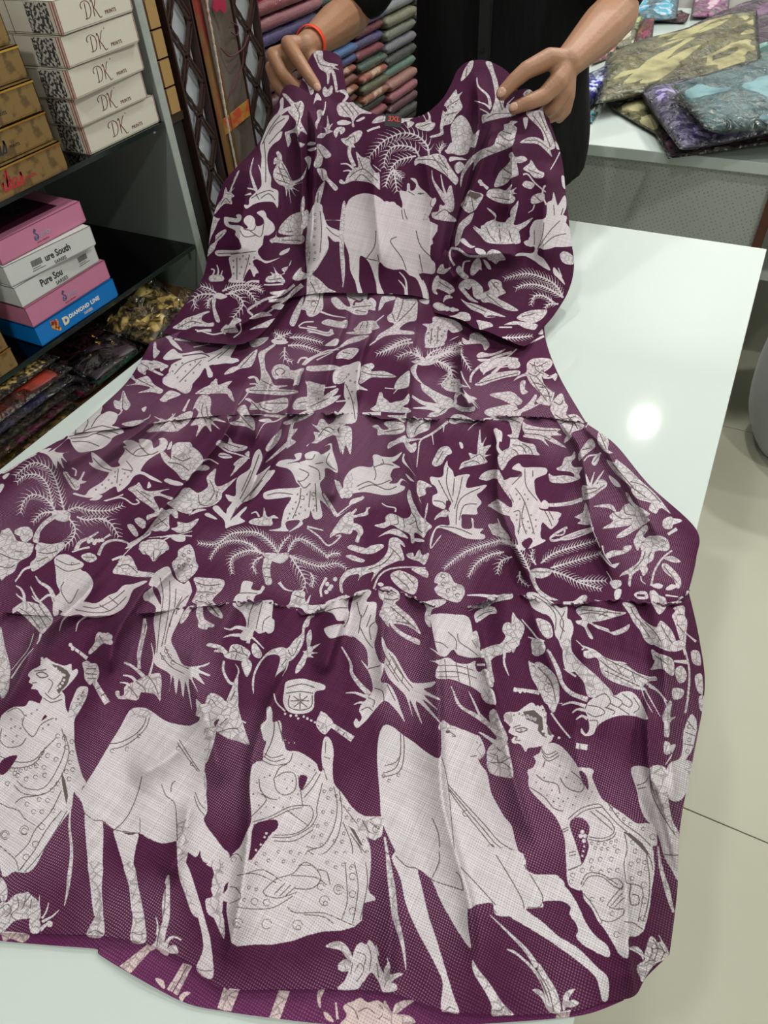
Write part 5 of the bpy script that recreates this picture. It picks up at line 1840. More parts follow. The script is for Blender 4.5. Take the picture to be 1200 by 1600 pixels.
w 680,100 690,50 750,20 800,-10 900,-10 890,60 930,90 890,110 880,160 810,190 760,200 730,190 720,230 760,260 800,330 740,300 700,270 640,240 580,240 610,220 690,220 700,180 660,150
l 1.2 720,200 750,110 760,30
l 1.2 730,180 800,80 860,20
l 1.2 750,180 820,120 900,100
l 1.2 700,170 700,80
w 635,150 680,140 690,180 650,175
w 860,230 890,210 940,240 945,290 900,290 870,270
w 820,310 850,340 880,390 890,420 850,380 820,350
s 4 8 850,315 870,370
w 235,140 260,130 300,170 330,180 300,190 250,160
s 16 14 180,190 230,200 290,240 400,240
s 10 14 180,190 170,240 200,300
w 330,190 380,200 400,230 380,240 340,220
w 210,330 230,300 260,340 290,370 270,385 240,370
w 300,350 310,290 350,250 370,300 350,330 320,360
s 10 10 250,340 260,280 300,270
w 380,260 410,280 430,320 410,320 390,290
w 400,230 430,200 480,210 520,260 480,270 460,290 430,270 410,260
w 90,340 110,300 130,290 140,320 180,310 140,350 110,350
w 60,440 70,390 95,360 110,380 150,400 190,430 200,460 170,480 190,500 150,510 130,530 140,490 170,480 110,450 85,450 95,480 70,470
l 1.2 100,400 180,450
w 65,550 90,530 130,540 160,560 220,570 220,585 150,580 100,580
d 16 90,545 120,562 155,570 190,575
w 225,430 260,390 310,385 350,410 380,450 360,510 320,490 310,430 290,450 260,440 310,500 350,530 300,520 260,480
w 380,470 420,450 410,410 440,385 490,400 500,440 520,470 470,500 540,540 600,580 540,580 470,550 420,530 380,530 360,500
l 1.2 430,400 480,460
o 16 460,420
l 1.2 400,480 500,560
w 240,510 280,530 330,540 400,570 520,620 430,610 400,620 460,620 400,625 370,600 300,570
l 1.2 290,540 400,590
w 60,610 120,620 200,610 240,590 290,600 300,640 250,650 270,690 200,650 100,640
w 340,640 400,650 430,660 440,680 400,690 360,700 350,670
w 340,300 360,290 370,330
f 36 3 880,500 830,420 740,370 660,350 590,360 520,380
f 34 3 880,500 800,450 720,420 640,420 590,440
f 28 3 820,530 760,490 700,490 680,540
f 24 3 850,540 790,540 770,560
w 590,630 620,600 680,580 740,575 780,580 760,620 720,650 680,660 640,650
w 510,670 560,650 610,650 680,660 720,670 700,700 640,690 600,670 550,670
s 8 8 480,685 560,685
f 26 3 500,750 580,750 680,740
l 1.2 620,620 700,600
w 560,265 620,275 590,270
w 0,390 20,420 40,490 20,510 0,470
w 0,515 40,520 30,545 0,540
@B 480 360 4
w -10,-60 760,-60 770,80 770,170 800,210 790,270 740,265 690,250 720,320 760,410 755,430 730,430 710,360 680,300 640,280 600,245 540,245 490,230 450,200 445,290 460,350 480,400 440,400 430,330 400,230 370,180 330,160 325,240 325,320 345,390 318,390 300,320 270,250 260,150 235,80 218,10 215,-60
l 1.3 430,0 420,100 370,175
l 1.3 330,160 370,175 440,190
l 1.3 560,40 520,70 590,170 620,250
l 1.3 680,0 710,100 790,180
l 1.3 700,150 720,260
l 1.3 440,150 450,200
s 8 16 210,0 220,100 228,200
s 16 4 228,200 230,280 222,355
w 0,0 110,0 130,60 130,120 90,190 50,250 0,270
o 6 20,60 20,100 20,140 15,180
l 1.2 60,0 50,120 30,230
l 1.2 100,20 90,120
w 130,10 200,10 210,60 170,70 140,40
s 4 20 575,260 615,310 622,400 620,430
s 4 16 570,310 610,360 615,430
w 0,300 40,285 90,320 130,360 180,385 100,390 60,440 40,500 0,530
o 16 10,440
l 1.2 20,320 60,400
w 520,395 540,410 500,440 470,440 450,420
@B 240 320 4
w 1000,0 1050,0 1060,60 1090,130 1170,170 1165,230 1110,210 1085,190 1095,250 1060,320 1010,400 1000,410 960,410 980,330 970,240 960,130
o 6 1010,60 1010,100 1010,150 1005,200 1005,250 1010,300 1005,340
l 1.2 1040,40 1050,160 1040,300
l 1.2 1080,140 1120,180 1160,200
w 1160,220 1180,0 1200,0 1190,200 1185,500
w 940,60 960,30 975,60 985,90 960,130 930,160 925,140
@S 0 1350 3.4286
W 640,548 700,585 800,470 840,450 790,430 740,470
W 895,670 950,705 1030,545 980,530
q 6 925,690 1005,545
W 1165,770 1215,790 1260,700 1200,660
w 830,615 870,620 885,660 870,665
w 960,710 990,685 1020,690 985,720 975,740
@S 300 1330 3.4286
W 140,840 210,858 255,742 200,735
W 415,890 470,900 525,750 465,745
w 680,745 710,745 690,790 690,840 675,820 670,780
w 705,860 740,880 760,915 720,900
s 8 14 770,810 780,900
w 810,830 870,800 905,785 940,810 1000,800 1050,850 1090,880 1120,940 810,940 830,880
w 1075,880 1090,820 1140,800 1190,800 1150,830 1110,860
w 1100,890 1150,880 1190,910 1130,910
l 1.3 830,820 870,850 890,900
l 1.3 890,860 940,840 980,870
l 1.3 1000,820 1030,860 1000,900
@S 600 1330 3.4286
W 925,865 920,905 990,890 1000,850
w 0,800 40,860 60,830 100,800 150,800 100,820 60,870 130,880 165,920 40,940 0,940
"""

# ------------------------------------------------------------------ the dress
FINE = 115.
def cloth_material(name, img, A, base, sheer, white=(.71, .665, .70)):
    m = bpy.data.materials.new(name); m.use_nodes = True; nt = m.node_tree; L = nt.links
    b = nt.nodes['Principled BSDF']; b.inputs['Roughness'].default_value = .75
    b.inputs['Specular IOR Level'].default_value = .12
    uv = nt.nodes.new('ShaderNodeUVMap'); uv.uv_map = 'UVMap'
    tx = nt.nodes.new('ShaderNodeTexImage'); tx.image = img; tx.interpolation = 'Linear'; tx.extension = 'EXTEND'
    L.new(uv.outputs[0], tx.inputs[0]); sp = nt.nodes.new('ShaderNodeSeparateColor'); L.new(tx.outputs[0], sp.inputs[0])
    sc = nt.nodes.new('ShaderNodeVectorMath'); sc.operation = 'MULTIPLY'; sc.inputs[1].default_value = (A[2], A[3], 0); L.new(uv.outputs[0], sc.inputs[0])
    # slightly wandering threads
    nz = nt.nodes.new('ShaderNodeTexNoise'); nz.inputs['Scale'].default_value = 14; nz.inputs['Detail'].default_value = 3; L.new(sc.outputs[0], nz.inputs[0])
    ad = nt.nodes.new('ShaderNodeVectorMath'); ad.operation = 'MULTIPLY_ADD'; ad.inputs[1].default_value = (.012, .012, 0)
    L.new(nz.outputs['Color'], ad.inputs[0]); L.new(sc.outputs[0], ad.inputs[2])
    sx = nt.nodes.new('ShaderNodeSeparateXYZ'); L.new(ad.outputs[0], sx.inputs[0])
    def M(op, a, b2=None, clamp=False):
        n = nt.nodes.new('ShaderNodeMath'); n.operation = op; n.use_clamp = clamp
        for i, q in enumerate((a, b2)):
            if q is None: continue
            if isinstance(q, (int, float)): n.inputs[i].default_value = q
            else: L.new(q, n.inputs[i])
        return n.outputs[0]
    P = .0023
    wu = M('SINE', M('MULTIPLY', sx.outputs[0], 2*PI/P)); wv = M('SINE', M('MULTIPLY', sx.outputs[1], 2*PI/P))
    hole = M('MULTIPLY', M('ADD', M('MULTIPLY', wu, .5), .5), M('ADD', M('MULTIPLY', wv, .5), .5))   # gaps between threads
    thr = M('MAXIMUM', wu, wv)
    # uneven yarn: long thin streaks both ways
    def streak(s):
        mp = nt.nodes.new('ShaderNodeMapping'); mp.inputs['Scale'].default_value = s; L.new(sc.outputs[0], mp.inputs[0])
        n = nt.nodes.new('ShaderNodeTexNoise'); n.inputs['Scale'].default_value = 1; n.inputs['Detail'].default_value = 2; L.new(mp.outputs[0], n.inputs[0]); return n.outputs[0]
    st = M('ADD', streak((420, 8, 1)), streak((8, 420, 1)))
    # where a single layer lies on the white table the cloth reads thin
    big = nt.nodes.new('ShaderNodeTexNoise'); big.inputs['Scale'].default_value = 5.5; big.inputs['Detail'].default_value = 1; L.new(sc.outputs[0], big.inputs[0])
    rg = nt.nodes.new('ShaderNodeMapRange'); rg.inputs[1].default_value = .46; rg.inputs[2].default_value = .58; L.new(big.outputs[0], rg.inputs[0])
    tt = M('MULTIPLY', M('MULTIPLY', hole, sheer), M('ADD', M('MULTIPLY', rg.outputs[0], .8), .2))
    def mix(f, a, c):
        x = nt.nodes.new('ShaderNodeMix'); x.data_type = 'RGBA'
        for i, q in ((0, f), (6, a), (7, c)):
            if isinstance(q, (int, float)): x.inputs[i].default_value = q
            elif isinstance(q, tuple): x.inputs[i].default_value = (*q, 1)
            else: L.new(q, x.inputs[i])
        return x.outputs[2]
    purple = mix(tt, base, (.42, .24, .36))
    bn = nt.nodes.new('ShaderNodeTexNoise'); bn.inputs['Scale'].default_value = 4; L.new(sc.outputs[0], bn.inputs[0])
    r2 = nt.nodes.new('ShaderNodeMapRange'); r2.inputs[1].default_value = .45; r2.inputs[2].default_value = .65; L.new(bn.outputs[0], r2.inputs[0])
    wcol = mix(M('MULTIPLY', r2.outputs[0], .5), white, (.74, .61, .67))
    wcol = mix(M('MULTIPLY', hole, .6), wcol, (.20, .165, .20))
    c = mix(sp.outputs[0], purple, wcol)
    c = mix(M('MULTIPLY', sp.outputs[1], .95), c, (.10, .07, .065))
    vo = nt.nodes.new('ShaderNodeTexVoronoi'); vo.feature = 'DISTANCE_TO_EDGE'; vo.inputs['Scale'].default_value = FINE; vo.inputs['Randomness'].default_value = .85
    L.new(ad.outputs[0], vo.inputs['Vector'])
    ln = nt.nodes.new('ShaderNodeMapRange'); ln.inputs[1].default_value = .03; ln.inputs[2].default_value = .085; ln.inputs[3].default_value = 1; ln.inputs[4].default_value = 0
    L.new(vo.outputs['Distance'], ln.inputs[0])
    c = mix(M('MULTIPLY', M('MULTIPLY', ln.outputs[0], sp.outputs[2]), M('MULTIPLY', sp.outputs[0], .50)), c, (.12, .09, .09))
    vm = nt.nodes.new('ShaderNodeVectorMath'); vm.operation = 'MULTIPLY'; L.new(c, vm.inputs[0])
    L.new(M('ADD', M('MULTIPLY', st, .45), .55), vm.inputs[1]); L.new(vm.outputs[0], b.inputs['Base Color'])
    bp = nt.nodes.new('ShaderNodeBump'); bp.inputs['Strength'].default_value = .35; bp.inputs['Distance'].default_value = .0006
    L.new(M('ADD', thr, M('MULTIPLY', st, 1.5)), bp.inputs['Height']); L.new(bp.outputs[0], b.inputs['Normal'])
    # thin cloth lets a little light through
    tr = nt.nodes.new('ShaderNodeBsdfTranslucent'); L.new(vm.outputs[0], tr.inputs[0])
    ms = nt.nodes.new('ShaderNodeMixShader'); ms.inputs[0].default_value = .12
    L.new(b.outputs[0], ms.inputs[1]); L.new(tr.outputs[0], ms.inputs[2]); L.new(ms.outputs[0], nt.nodes['Material Output'].inputs[0])
    return m
POLYS = parse_print(PRINT)
# the repeat of the print continues over the part of the skirt beyond the drawn figures on the left
D_REP = skirt_uv(np.array([[90., 1230.]]))[0]-skirt_uv(np.array([[492., 1230.]]))[0]
main = raster(POLYS, 'S', A_S, 2800, skirt_uv); rep = raster(POLYS, 'S', A_S, 2800, lambda P: skirt_uv(P)+D_REP)
yy, xx = np.mgrid[0:main.shape[0], 0:main.shape[1]].astype(np.float32)
wx = A_S[0]+xx*(A_S[2]/2800); wy = A_S[1]+yy*(A_S[2]/2800); wz = TABZ-CAM_Z
dep = wx*FWn[0]+wy*FWn[1]+wz*FWn[2]; lat = wx*RTn[0]+wy*RTn[1]+wz*RTn[2]
far_left = (600+FPX*lat/dep) < -6
main[far_left] = rep[far_left]
img_s = to_image('skirt_print', main)
img_b = to_image('bodice_print', raster(POLYS, 'B', A_B, 1500, bod_uv))
PURPLE = (.066, .0075, .040)
m_skirt = cloth_material('printed_cloth_skirt', img_s, A_S, PURPLE, .85)
m_bod = cloth_material('printed_cloth_bodice', img_b, A_B, (.058, .0075, .036), .2)
m_back = cloth_material('printed_cloth_reverse', img_s, A_S, (.12, .018, .085), .35, white=(.72, .56, .54))

def seg_dist(P, poly):
    """distance and signed side of points P (...,2) to a polyline, and position 0..1 along it"""
    poly = np.array(poly, float); best = np.full(P.shape[:-1], 1e9); side = np.zeros_like(best); pos = np.zeros_like(best)
    L = np.r_[0, np.cumsum(np.linalg.norm(np.diff(poly, axis=0), axis=1))]
    for k in range(len(poly)-1):
        a, b = poly[k], poly[k+1]; ab = b-a; l2 = ab@ab
        t = np.clip(((P-a)@ab)/l2, 0, 1); c = a+t[..., None]*ab; d = np.linalg.norm(P-c, axis=-1)
        s = ab[0]*(P[..., 1]-a[1])-ab[1]*(P[..., 0]-a[0])
        m = d < best; best = np.where(m, d, best); side = np.where(m, s, side); pos = np.where(m, (L[k]+t*math.sqrt(l2))/L[-1], pos)
    return best, side, pos
def creases(P, items):
    h = np.zeros(P.shape[:-1])
    for amp, wa, wb, pts in items:
        Q = cr(pts, 5*len(pts)) if len(pts) > 2 else pts
        d, s, t = seg_dist(P, Q)
        e = np.clip(np.minimum(t, 1-t)*5, 0, 1); e = e*e*(3-2*e)
        h += amp*e*np.where(s > 0, np.exp(-(d/wa)**1.3), np.exp(-(d/wb)**1.3))
    return h
# side > 0 is the left side of a line drawn downwards in the photograph
SK = [
 (.014, 22, 5, [(547, 460), (541, 500), (525, 540), (510, 600), (498, 640)]),
 (.013, 20, 5, [(590, 478), (578, 520), (565, 557), (560, 600), (560, 642)]),
 (.012, 24, 4, [(656, 470), (648, 520), (642, 560), (637, 640), (634, 690), (652, 760), (662, 830), (664, 900)]),
 (.016, 6, 18, [(716, 520), (722, 560), (722, 600), (735, 650)]),
 (.018, 24, 5, [(482, 540), (465, 590), (450, 635), (435, 672), (410, 722), (380, 800)]),
 (.013, 26, 6, [(392, 572), (375, 620), (350, 680), (300, 740), (250, 800), (190, 860)]),
 (.012, 18, 5, [(430, 570), (412, 630), (395, 700)]),
 (.014, 5, 20, [(775, 655), (777, 720), (779, 780), (800, 840), (826, 905), (840, 935)]),
 (.012, 5, 22, [(862, 640), (885, 672), (905, 700), (918, 770), (925, 825), (945, 870), (965, 925)]),
 (.010, 6, 26, [(900, 655), (940, 695), (960, 725), (1000, 790), (1040, 860)]),
 (.022, 7, 26, [(262, 632), (225, 668), (190, 690), (140, 705), (70, 735)]),
 (.012, 26, 5, [(500, 700), (525, 740), (515, 790)]),
 (.012, 20, 5, [(682, 950), (685, 1050), (687, 1140), (692, 1250), (715, 1340), (736, 1420), (742, 1540)]),
 (.014, 18, 4, [(745, 960), (752, 1015), (770, 1080), (790, 1160), (815, 1260), (840, 1330)]),
 (.015, 7, 26, [(470, 1000), (450, 1045), (425, 1095), (395, 1180), (388, 1300), (372, 1420), (347, 1540)]),
 (.016, 5, 24, [(182, 868), (145, 915), (100, 960), (62, 990), (30, 1060), (-20, 1140)]),
 (.012, 22, 6, [(240, 900), (210, 945), (180, 1000), (170, 1060)]),
 (.014, 5, 16, [(1011, 1060), (1012, 1160), (1016, 1210), (1035, 1260), (1062, 1380)]),
 (.014, 18, 5, [(1040, 960), (1040, 1030), (1042, 1120), (1050, 1200), (1056, 1290)]),
 (.012, 20, 3, [(978, 1330), (980, 1400), (982, 1470), (992, 1568)]),
 (.010, 22, 22, [(335, 1100), (300, 1150), (255, 1190), (200, 1220)]),
 (.012, 20, 20, [(310, 980), (300, 1060), (330, 1140), (345, 1240)]),
 (.010, 16, 5, [(600, 940), (598, 1010), (600, 1090)]),
 (.010, 16, 5, [(545, 945), (520, 1010), (505, 1060)]),
 (.012, 26, 26, [(900, 960), (915, 1060), (900, 1160), (930, 1260)]),
 (.010, 16, 16, [(255, 1380), (280, 1330), (300, 1240)]),
 (.010, 16, 6, [(830, 945), (850, 1010), (880, 1080)]),
 (.010, 14, 5, [(300, 870), (255, 905), (232, 935)]),
 (.009, 20, 8, [(606, 1340), (612, 1440), (604, 1545)]),
]
SEAM2 = [(-330, 880), (-180, 925), (-60, 948), (70, 962), (200, 960), (310, 948), (397, 940), (447, 949), (482, 960), (515, 944), (550, 932), (585, 922),
         (630, 928), (660, 940), (690, 950), (725, 949), (765, 938), (800, 928), (857, 942), (900, 944), (960, 937), (1010, 942), (1050, 944), (1076, 924)]
SEAM1 = [(112, 677), (180, 670), (250, 660), (330, 650), (400, 648), (470, 647), (567, 647), (600, 655), (640, 653), (670, 656), (705, 653), (750, 656), (790, 651), (850, 652), (917, 662)]
HEM = [(-330, 1410), (-150, 1440), (0, 1457), (90, 1460), (163, 1463), (240, 1478), (300, 1508), (348, 1544), (440, 1546), (527, 1546), (606, 1551), (687, 1576),
       (717, 1582), (801, 1586), (868, 1583), (909, 1578), (944, 1566), (990, 1557), (1010, 1527), (1046, 1492)]
def noise2(P, s, seed=0):
    r = np.random.RandomState(seed); h = 0
    for k in range(7):
        a = r.rand()*2*PI; f = s*(.6+.9*r.rand()); h = h+np.sin((P[..., 0]*math.cos(a)+P[..., 1]*math.sin(a))*f+r.rand()*6.3)
    return h/7
def loft(rows, nr, nc):
    R = np.array([resamp(r, nc) for r in rows])
    out = cr(R.reshape(len(rows), -1), nr).reshape(nr, nc, 2)
    return out
def tier(name, rows, nr, nc, h0, gather_top, gather_bot, m, parent, items=SK, extra=None, pt=skirt_pt, uvf=skirt_uv, A=A_S, seed=0, shrink=1.):
    P = loft(rows, nr, nc); v = np.linspace(0, 1, nr)[:, None]; u = np.linspace(0, 1, nc)[None]
    h = h0+creases(P, items)*shrink*1.85+.0022*noise2(P, .05, seed)+.0012*noise2(P, .13, seed+5)
    r = np.random.RandomState(seed+11); g = 0
    for k in range(6): g = g+np.sin(u*nc*(.10+.12*r.rand())+6.3*r.rand())
    g2 = np.sin(u*nc*.31+2*np.sin(u*17+seed)+v*2)*np.sin(u*nc*.043+seed)
    h = h+gather_top*(g/3*np.exp(-v*3.5)+g2*np.exp(-v*4.5))+gather_bot*g/3*np.exp(-(1-v)*12)
    # the cloth comes down on to what is below at its free edges
    if extra is not None: h = h+extra(P, u, v)
    h = np.maximum(h, .002)
    V = pt(P, h); A0 = np.array(A[:2]); S = np.array(A[2:])
    o = grid_mesh(name, V, (uvf(P)-A0)/S, m, parent)
    return o, P, h
dress = empty('dress', (-.45, .55, TABZ), label='long plum-purple tiered dress printed with white cows, palms and figures', cat='dress')
def under(o, p):
    o.parent = p; o.matrix_parent_inverse = Matrix.Translation(-p.location); return o
def edge_drop(P, u, v):
    return -.009*(np.exp(-u*60)+np.exp(-(1-u)*60))
t1rows = [[(236, 534), (300, 512), (360, 497), (410, 481), (450, 466), (500, 457), (560, 456), (620, 458), (670, 464), (730, 483), (790, 497), (850, 508)],
          [(202, 592), (250, 578), (310, 560), (370, 545), (430, 530), (490, 520), (560, 515), (630, 517), (690, 522), (750, 530), (805, 535), (855, 540)],
          [(160, 634), (210, 622), (280, 610), (350, 598), (430, 586), (490, 580), (560, 578), (630, 580), (690, 582), (750, 585), (820, 585), (876, 592)],
          SEAM1]
o1, P1, h1 = tier('skirt_tier', t1rows, 120, 300, .026, .0045, .0015, m_skirt, None, seed=1, extra=edge_drop); under(o1, dress)
t2rows = [SEAM1,
          [(32, 722), (120, 716), (200, 712), (300, 706), (400, 700), (500, 700), (600, 700), (700, 702), (800, 700), (880, 700), (962, 695)],
          [(-60, 775), (60, 775), (180, 770), (300, 765), (420, 760), (540, 760), (650, 760), (760, 760), (860, 760), (940, 757), (1014, 757)],
          [(-170, 822), (-30, 838), (120, 838), (270, 830), (400, 825), (540, 822), (680, 824), (800, 824), (920, 824), (1010, 824), (1087, 826)],
          [(-260, 850), (-120, 885), (20, 900), (160, 902), (300, 893), (440, 885), (580, 878), (720, 880), (850, 882), (980, 882), (1088, 872)],
          SEAM2]
o2, P2, h2 = tier('skirt_tier', t2rows, 150, 420, .021, .006, .0015, m_skirt, None, seed=2, extra=edge_drop); under(o2, dress)
t3rows = [SEAM2,
          [(-380, 950), (-200, 990), (0, 1018), (200, 1020), (400, 1010), (600, 1000), (800, 1000), (950, 1005), (1093, 1000)],
          [(-400, 1030), (-200, 1080), (0, 1105), (200, 1110), (400, 1105), (600, 1100), (800, 1100), (950, 1100), (1101, 1078)],
          [(-400, 1130), (-200, 1170), (0, 1195), (200, 1205), (400, 1205), (600, 1205), (800, 1210), (950, 1205), (1083, 1185)],
          [(-390, 1230), (-200, 1270), (0, 1290), (200, 1300), (400, 1312), (600, 1320), (800, 1325), (950, 1320), (1063, 1290)],
          [(-370, 1330), (-180, 1360), (0, 1380), (200, 1400), (380, 1430), (600, 1440), (800, 1455), (940, 1445), (1058, 1395)],
          HEM]
hemf = lambda P, u, v: edge_drop(P, u, v)-.008*np.clip((v-.8)/.2, 0, 1)
o3, P3, h3 = tier('skirt_tier', t3rows, 300, 520, .018, .008, 0, m_skirt, None, seed=3, extra=hemf); under(o3, dress)
for o, lb in ((o1, 'top gathered skirt tier'), (o2, 'middle skirt tier'), (o3, 'bottom skirt tier with large cows and seated women')): o['label'] = lb
# reverse of the back layer showing past the hem
bl = [[(-330, 1400), (-150, 1430), (0, 1445), (90, 1448), (170, 1450), (240, 1470), (300, 1500), (350, 1530), (440, 1530), (527, 1535), (606, 1540), (700, 1560), (801, 1570), (868, 1570), (930, 1560), (968, 1552)],
      [(-330, 1420), (-150, 1452), (0, 1470), (80, 1477), (150, 1483), (157, 1493), (220, 1531), (290, 1567), (350, 1580), (420, 1590), (520, 1601), (650, 1606), (750, 1600), (860, 1592), (920, 1584), (975, 1563)]]
P = loft(bl, 24, 360); V = skirt_pt(P, .004+.002*noise2(P, .04, 4))
ob = grid_mesh('back_layer', V, (skirt_uv(P)-np.array(A_S[:2]))/np.array(A_S[2:]), m_back, None); under(ob, dress); ob['label'] = 'lighter reverse side of the back layer'

# gathered seams: small puckered ridges
def ruffle(seam, h, name='gathered_seam', amp=.0025, rad=.0028, pt=skirt_pt, mt=None):
    Q = resamp(seam, 420); r = np.random.RandomState(5)
    hh = h+creases(Q, SK)+amp*np.array([math.sin(i*.9+3*math.sin(i*.17)) for i in range(len(Q))])+.0012*r.rand(len(Q))
    Q = Q+np.stack([np.zeros(len(Q)), 1.6*np.sin(np.arange(len(Q))*.7)], 1)
    W3 = pt(Q, hh); bm = bmesh.new()
    tube(bm, [tuple(p) for p in W3[::1]], [rad*(.55+.45*abs(math.sin(i*.8))) for i in range(len(W3))], 6)
    return under(bm_obj(name, bm, mt or mat('seam_cloth', (.075, .02, .06), .8, col2=(.5, .45, .48), mask_scale=42, mask_lo=.56, mask_hi=.6), smooth=True), dress)
ruffle([p for p in SEAM2 if p[0] > 100], .019, rad=.0016)
ruffle([p for p in SEAM1 if p[0] > 240], .024, amp=.002, rad=.0013)

# bodice
BK = [
 (.022, 16, 7, [(470, 150), (492, 200), (490, 280), (488, 360), (478, 430)]),
 (.012, 10, 10, [(505, 150), (503, 210), (497, 300)]),
 (.014, 6, 12, [(742, 110), (748, 180), (735, 260), (712, 340), (690, 430)]),
 (.008, 16, 16, [(590, 200), (585, 300), (600, 440)]),
 (.006, 12, 12, [(660, 220), (675, 330), (665, 440)]),
]
brow = [[(462, 152), (474, 118), (488, 84), (510, 79), (532, 90), (538, 120), (545, 150), (562, 168), (590, 179), (625, 185), (660, 180), (688, 158), (703, 135), (716, 108), (736, 95), (765, 96), (797, 116), (812, 150)],
        [(452, 205), (466, 185), (484, 170), (505, 168), (524, 175), (536, 182), (548, 190), (568, 198), (592, 204), (625, 208), (660, 206), (686, 198), (704, 190), (720, 180), (742, 172), (770, 170), (800, 175), (822, 190)],
        [(436, 300), (450, 295), (470, 290), (495, 288), (515, 288), (535, 290), (552, 292), (572, 294), (598, 296), (628, 297), (658, 296), (682, 294), (700, 292), (718, 290), (740, 288), (768, 286), (795, 286), (815, 290)],
        [(420, 390), (438, 385), (460, 380), (490, 376), (512, 376), (534, 377), (554, 378), (576, 380), (600, 381), (626, 382), (652, 382), (674, 382), (692, 382), (710, 384), (730, 386), (752, 388), (775, 392), (795, 398)],
        [(410, 480), (430, 472), (452, 466), (480, 460), (502, 458), (526, 458), (548, 458), (572, 458), (598, 459), (624, 460), (648, 462), (670, 468), (688, 474), (705, 482), (722, 490), (740, 496), (758, 502), (775, 508)]]
R = np.array([cr(r, 300) for r in brow]); PB = cr(R.reshape(5, -1), 200).reshape(200, 300, 2)
hB = .004+creases(PB, BK)*1.3+.002*noise2(PB, .05, 8)
VB = bod_pt(PB, hB)
bod = under(grid_mesh('bodice', VB, (bod_uv(PB)-np.array(A_B[:2]))/np.array(A_B[2:]), m_bod, None), dress)
def sleeve(rows, items, puff, seed):
    Pq = loft(rows, 180, 200); u = np.linspace(0, 1, 200)[None]; v = np.linspace(0, 1, 180)[:, None]
    h = .012+creases(Pq, items)*1.3+puff*np.sin(PI*np.clip(u, 0, 1))*(.4+.6*v)+.003*noise2(Pq, .045, seed)
    return under(grid_mesh('sleeve', bod_pt(Pq, h), (bod_uv(Pq)-np.array(A_B[:2]))/np.array(A_B[2:]), m_bod, None), dress)
LS = [[(441, 140), (452, 132), (470, 138), (488, 150)],
      [(405, 222), (430, 205), (462, 195), (494, 205)],
      [(350, 285), (395, 275), (445, 275), (492, 280)],
      [(331, 350), (380, 350), (440, 352), (488, 350)],
      [(318, 430), (365, 430), (425, 425), (478, 405)],
      [(285, 480), (330, 485), (390, 480), (445, 455), (476, 425)],
      [(254, 520), (300, 532), (345, 537), (372, 538), (402, 527), (430, 497), (455, 460), (474, 432)]]
sleeve(LS, [(.014, 7, 18, [(460, 170), (470, 240), (472, 330), (468, 400)]), (.012, 20, 8, [(470, 420), (430, 470), (380, 505), (330, 520)]),
            (.010, 8, 14, [(440, 440), (400, 490), (350, 515)]), (.01, 20, 20, [(400, 240), (380, 330), (370, 420)])], .022, 21)
RS = [[(786, 150), (806, 142), (828, 140), (850, 165)],
      [(770, 190), (800, 180), (840, 185), (876, 240)],
      [(748, 250), (790, 245), (840, 250), (884, 300)],
      [(728, 310), (775, 310), (840, 318), (891, 365)],
      [(706, 370), (765, 378), (835, 388), (897, 415)],
      [(682, 415), (740, 425), (815, 440), (888, 455)],
      [(672, 455), (725, 465), (795, 480), (866, 492)],
      [(678, 488), (722, 500), (740, 512), (762, 518), (790, 530), (822, 540), (846, 515)]]
sleeve(RS, [(.014, 7, 20, [(775, 190), (750, 260), (725, 330), (700, 390)]), (.022, 10, 16, [(700, 388), (740, 398), (780, 396), (820, 402)]),
            (.012, 12, 12, [(705, 390), (702, 420), (715, 440)]), (.012, 18, 18, [(860, 250), (850, 330), (850, 420)]),
            (.012, 14, 8, [(800, 200), (800, 280), (790, 350)])], .03, 22)
# size label sewn at the neck
lp = [bod_pt(np.array([[603., 178.], [628., 180.], [626., 200.], [601., 197.]]), .014)[i] for i in range(4)]
bm = bmesh.new(); lv = [bm.verts.new(p) for p in lp]; f = bm.faces.new(lv)
r = bmesh.ops.extrude_face_region(bm, geom=[f]); nrm = (Vector(lp[1])-Vector(lp[0])).cross(Vector(lp[3])-Vector(lp[0])).normalized()
if nrm.z < 0: nrm = -nrm
bmesh.ops.translate(bm, verts=[v for v in r['geom'] if isinstance(v, bmesh.types.BMVert)], vec=nrm*.001)
bmesh.ops.recalc_face_normals(bm, faces=bm.faces)
slb = under(bm_obj('size_label', bm, mat('label_black', (.012, .012, .014), .6)), dress); slb['label'] = 'small black size label reading 3XL in red'
ex = (Vector(lp[1])-Vector(lp[0])).normalized(); ey = nrm.cross(ex); o0 = Vector(lp[3])+nrm*.0013
Mx = Matrix((ex, ey, nrm)).transposed().to_4x4(); Mx.translation = o0+ex*.004+ey*.010
tx = text_mesh('lettering', '3XL', .0145, mat('label_red', (.55, .05, .03), .6), None, Mx, .0002, bold=.0003)
tx.parent = slb; tx.matrix_parent_inverse = Matrix.Translation(-dress.location)
tx.matrix_parent_inverse = (Matrix.Translation(dress.location)@slb.matrix_parent_inverse).inverted()

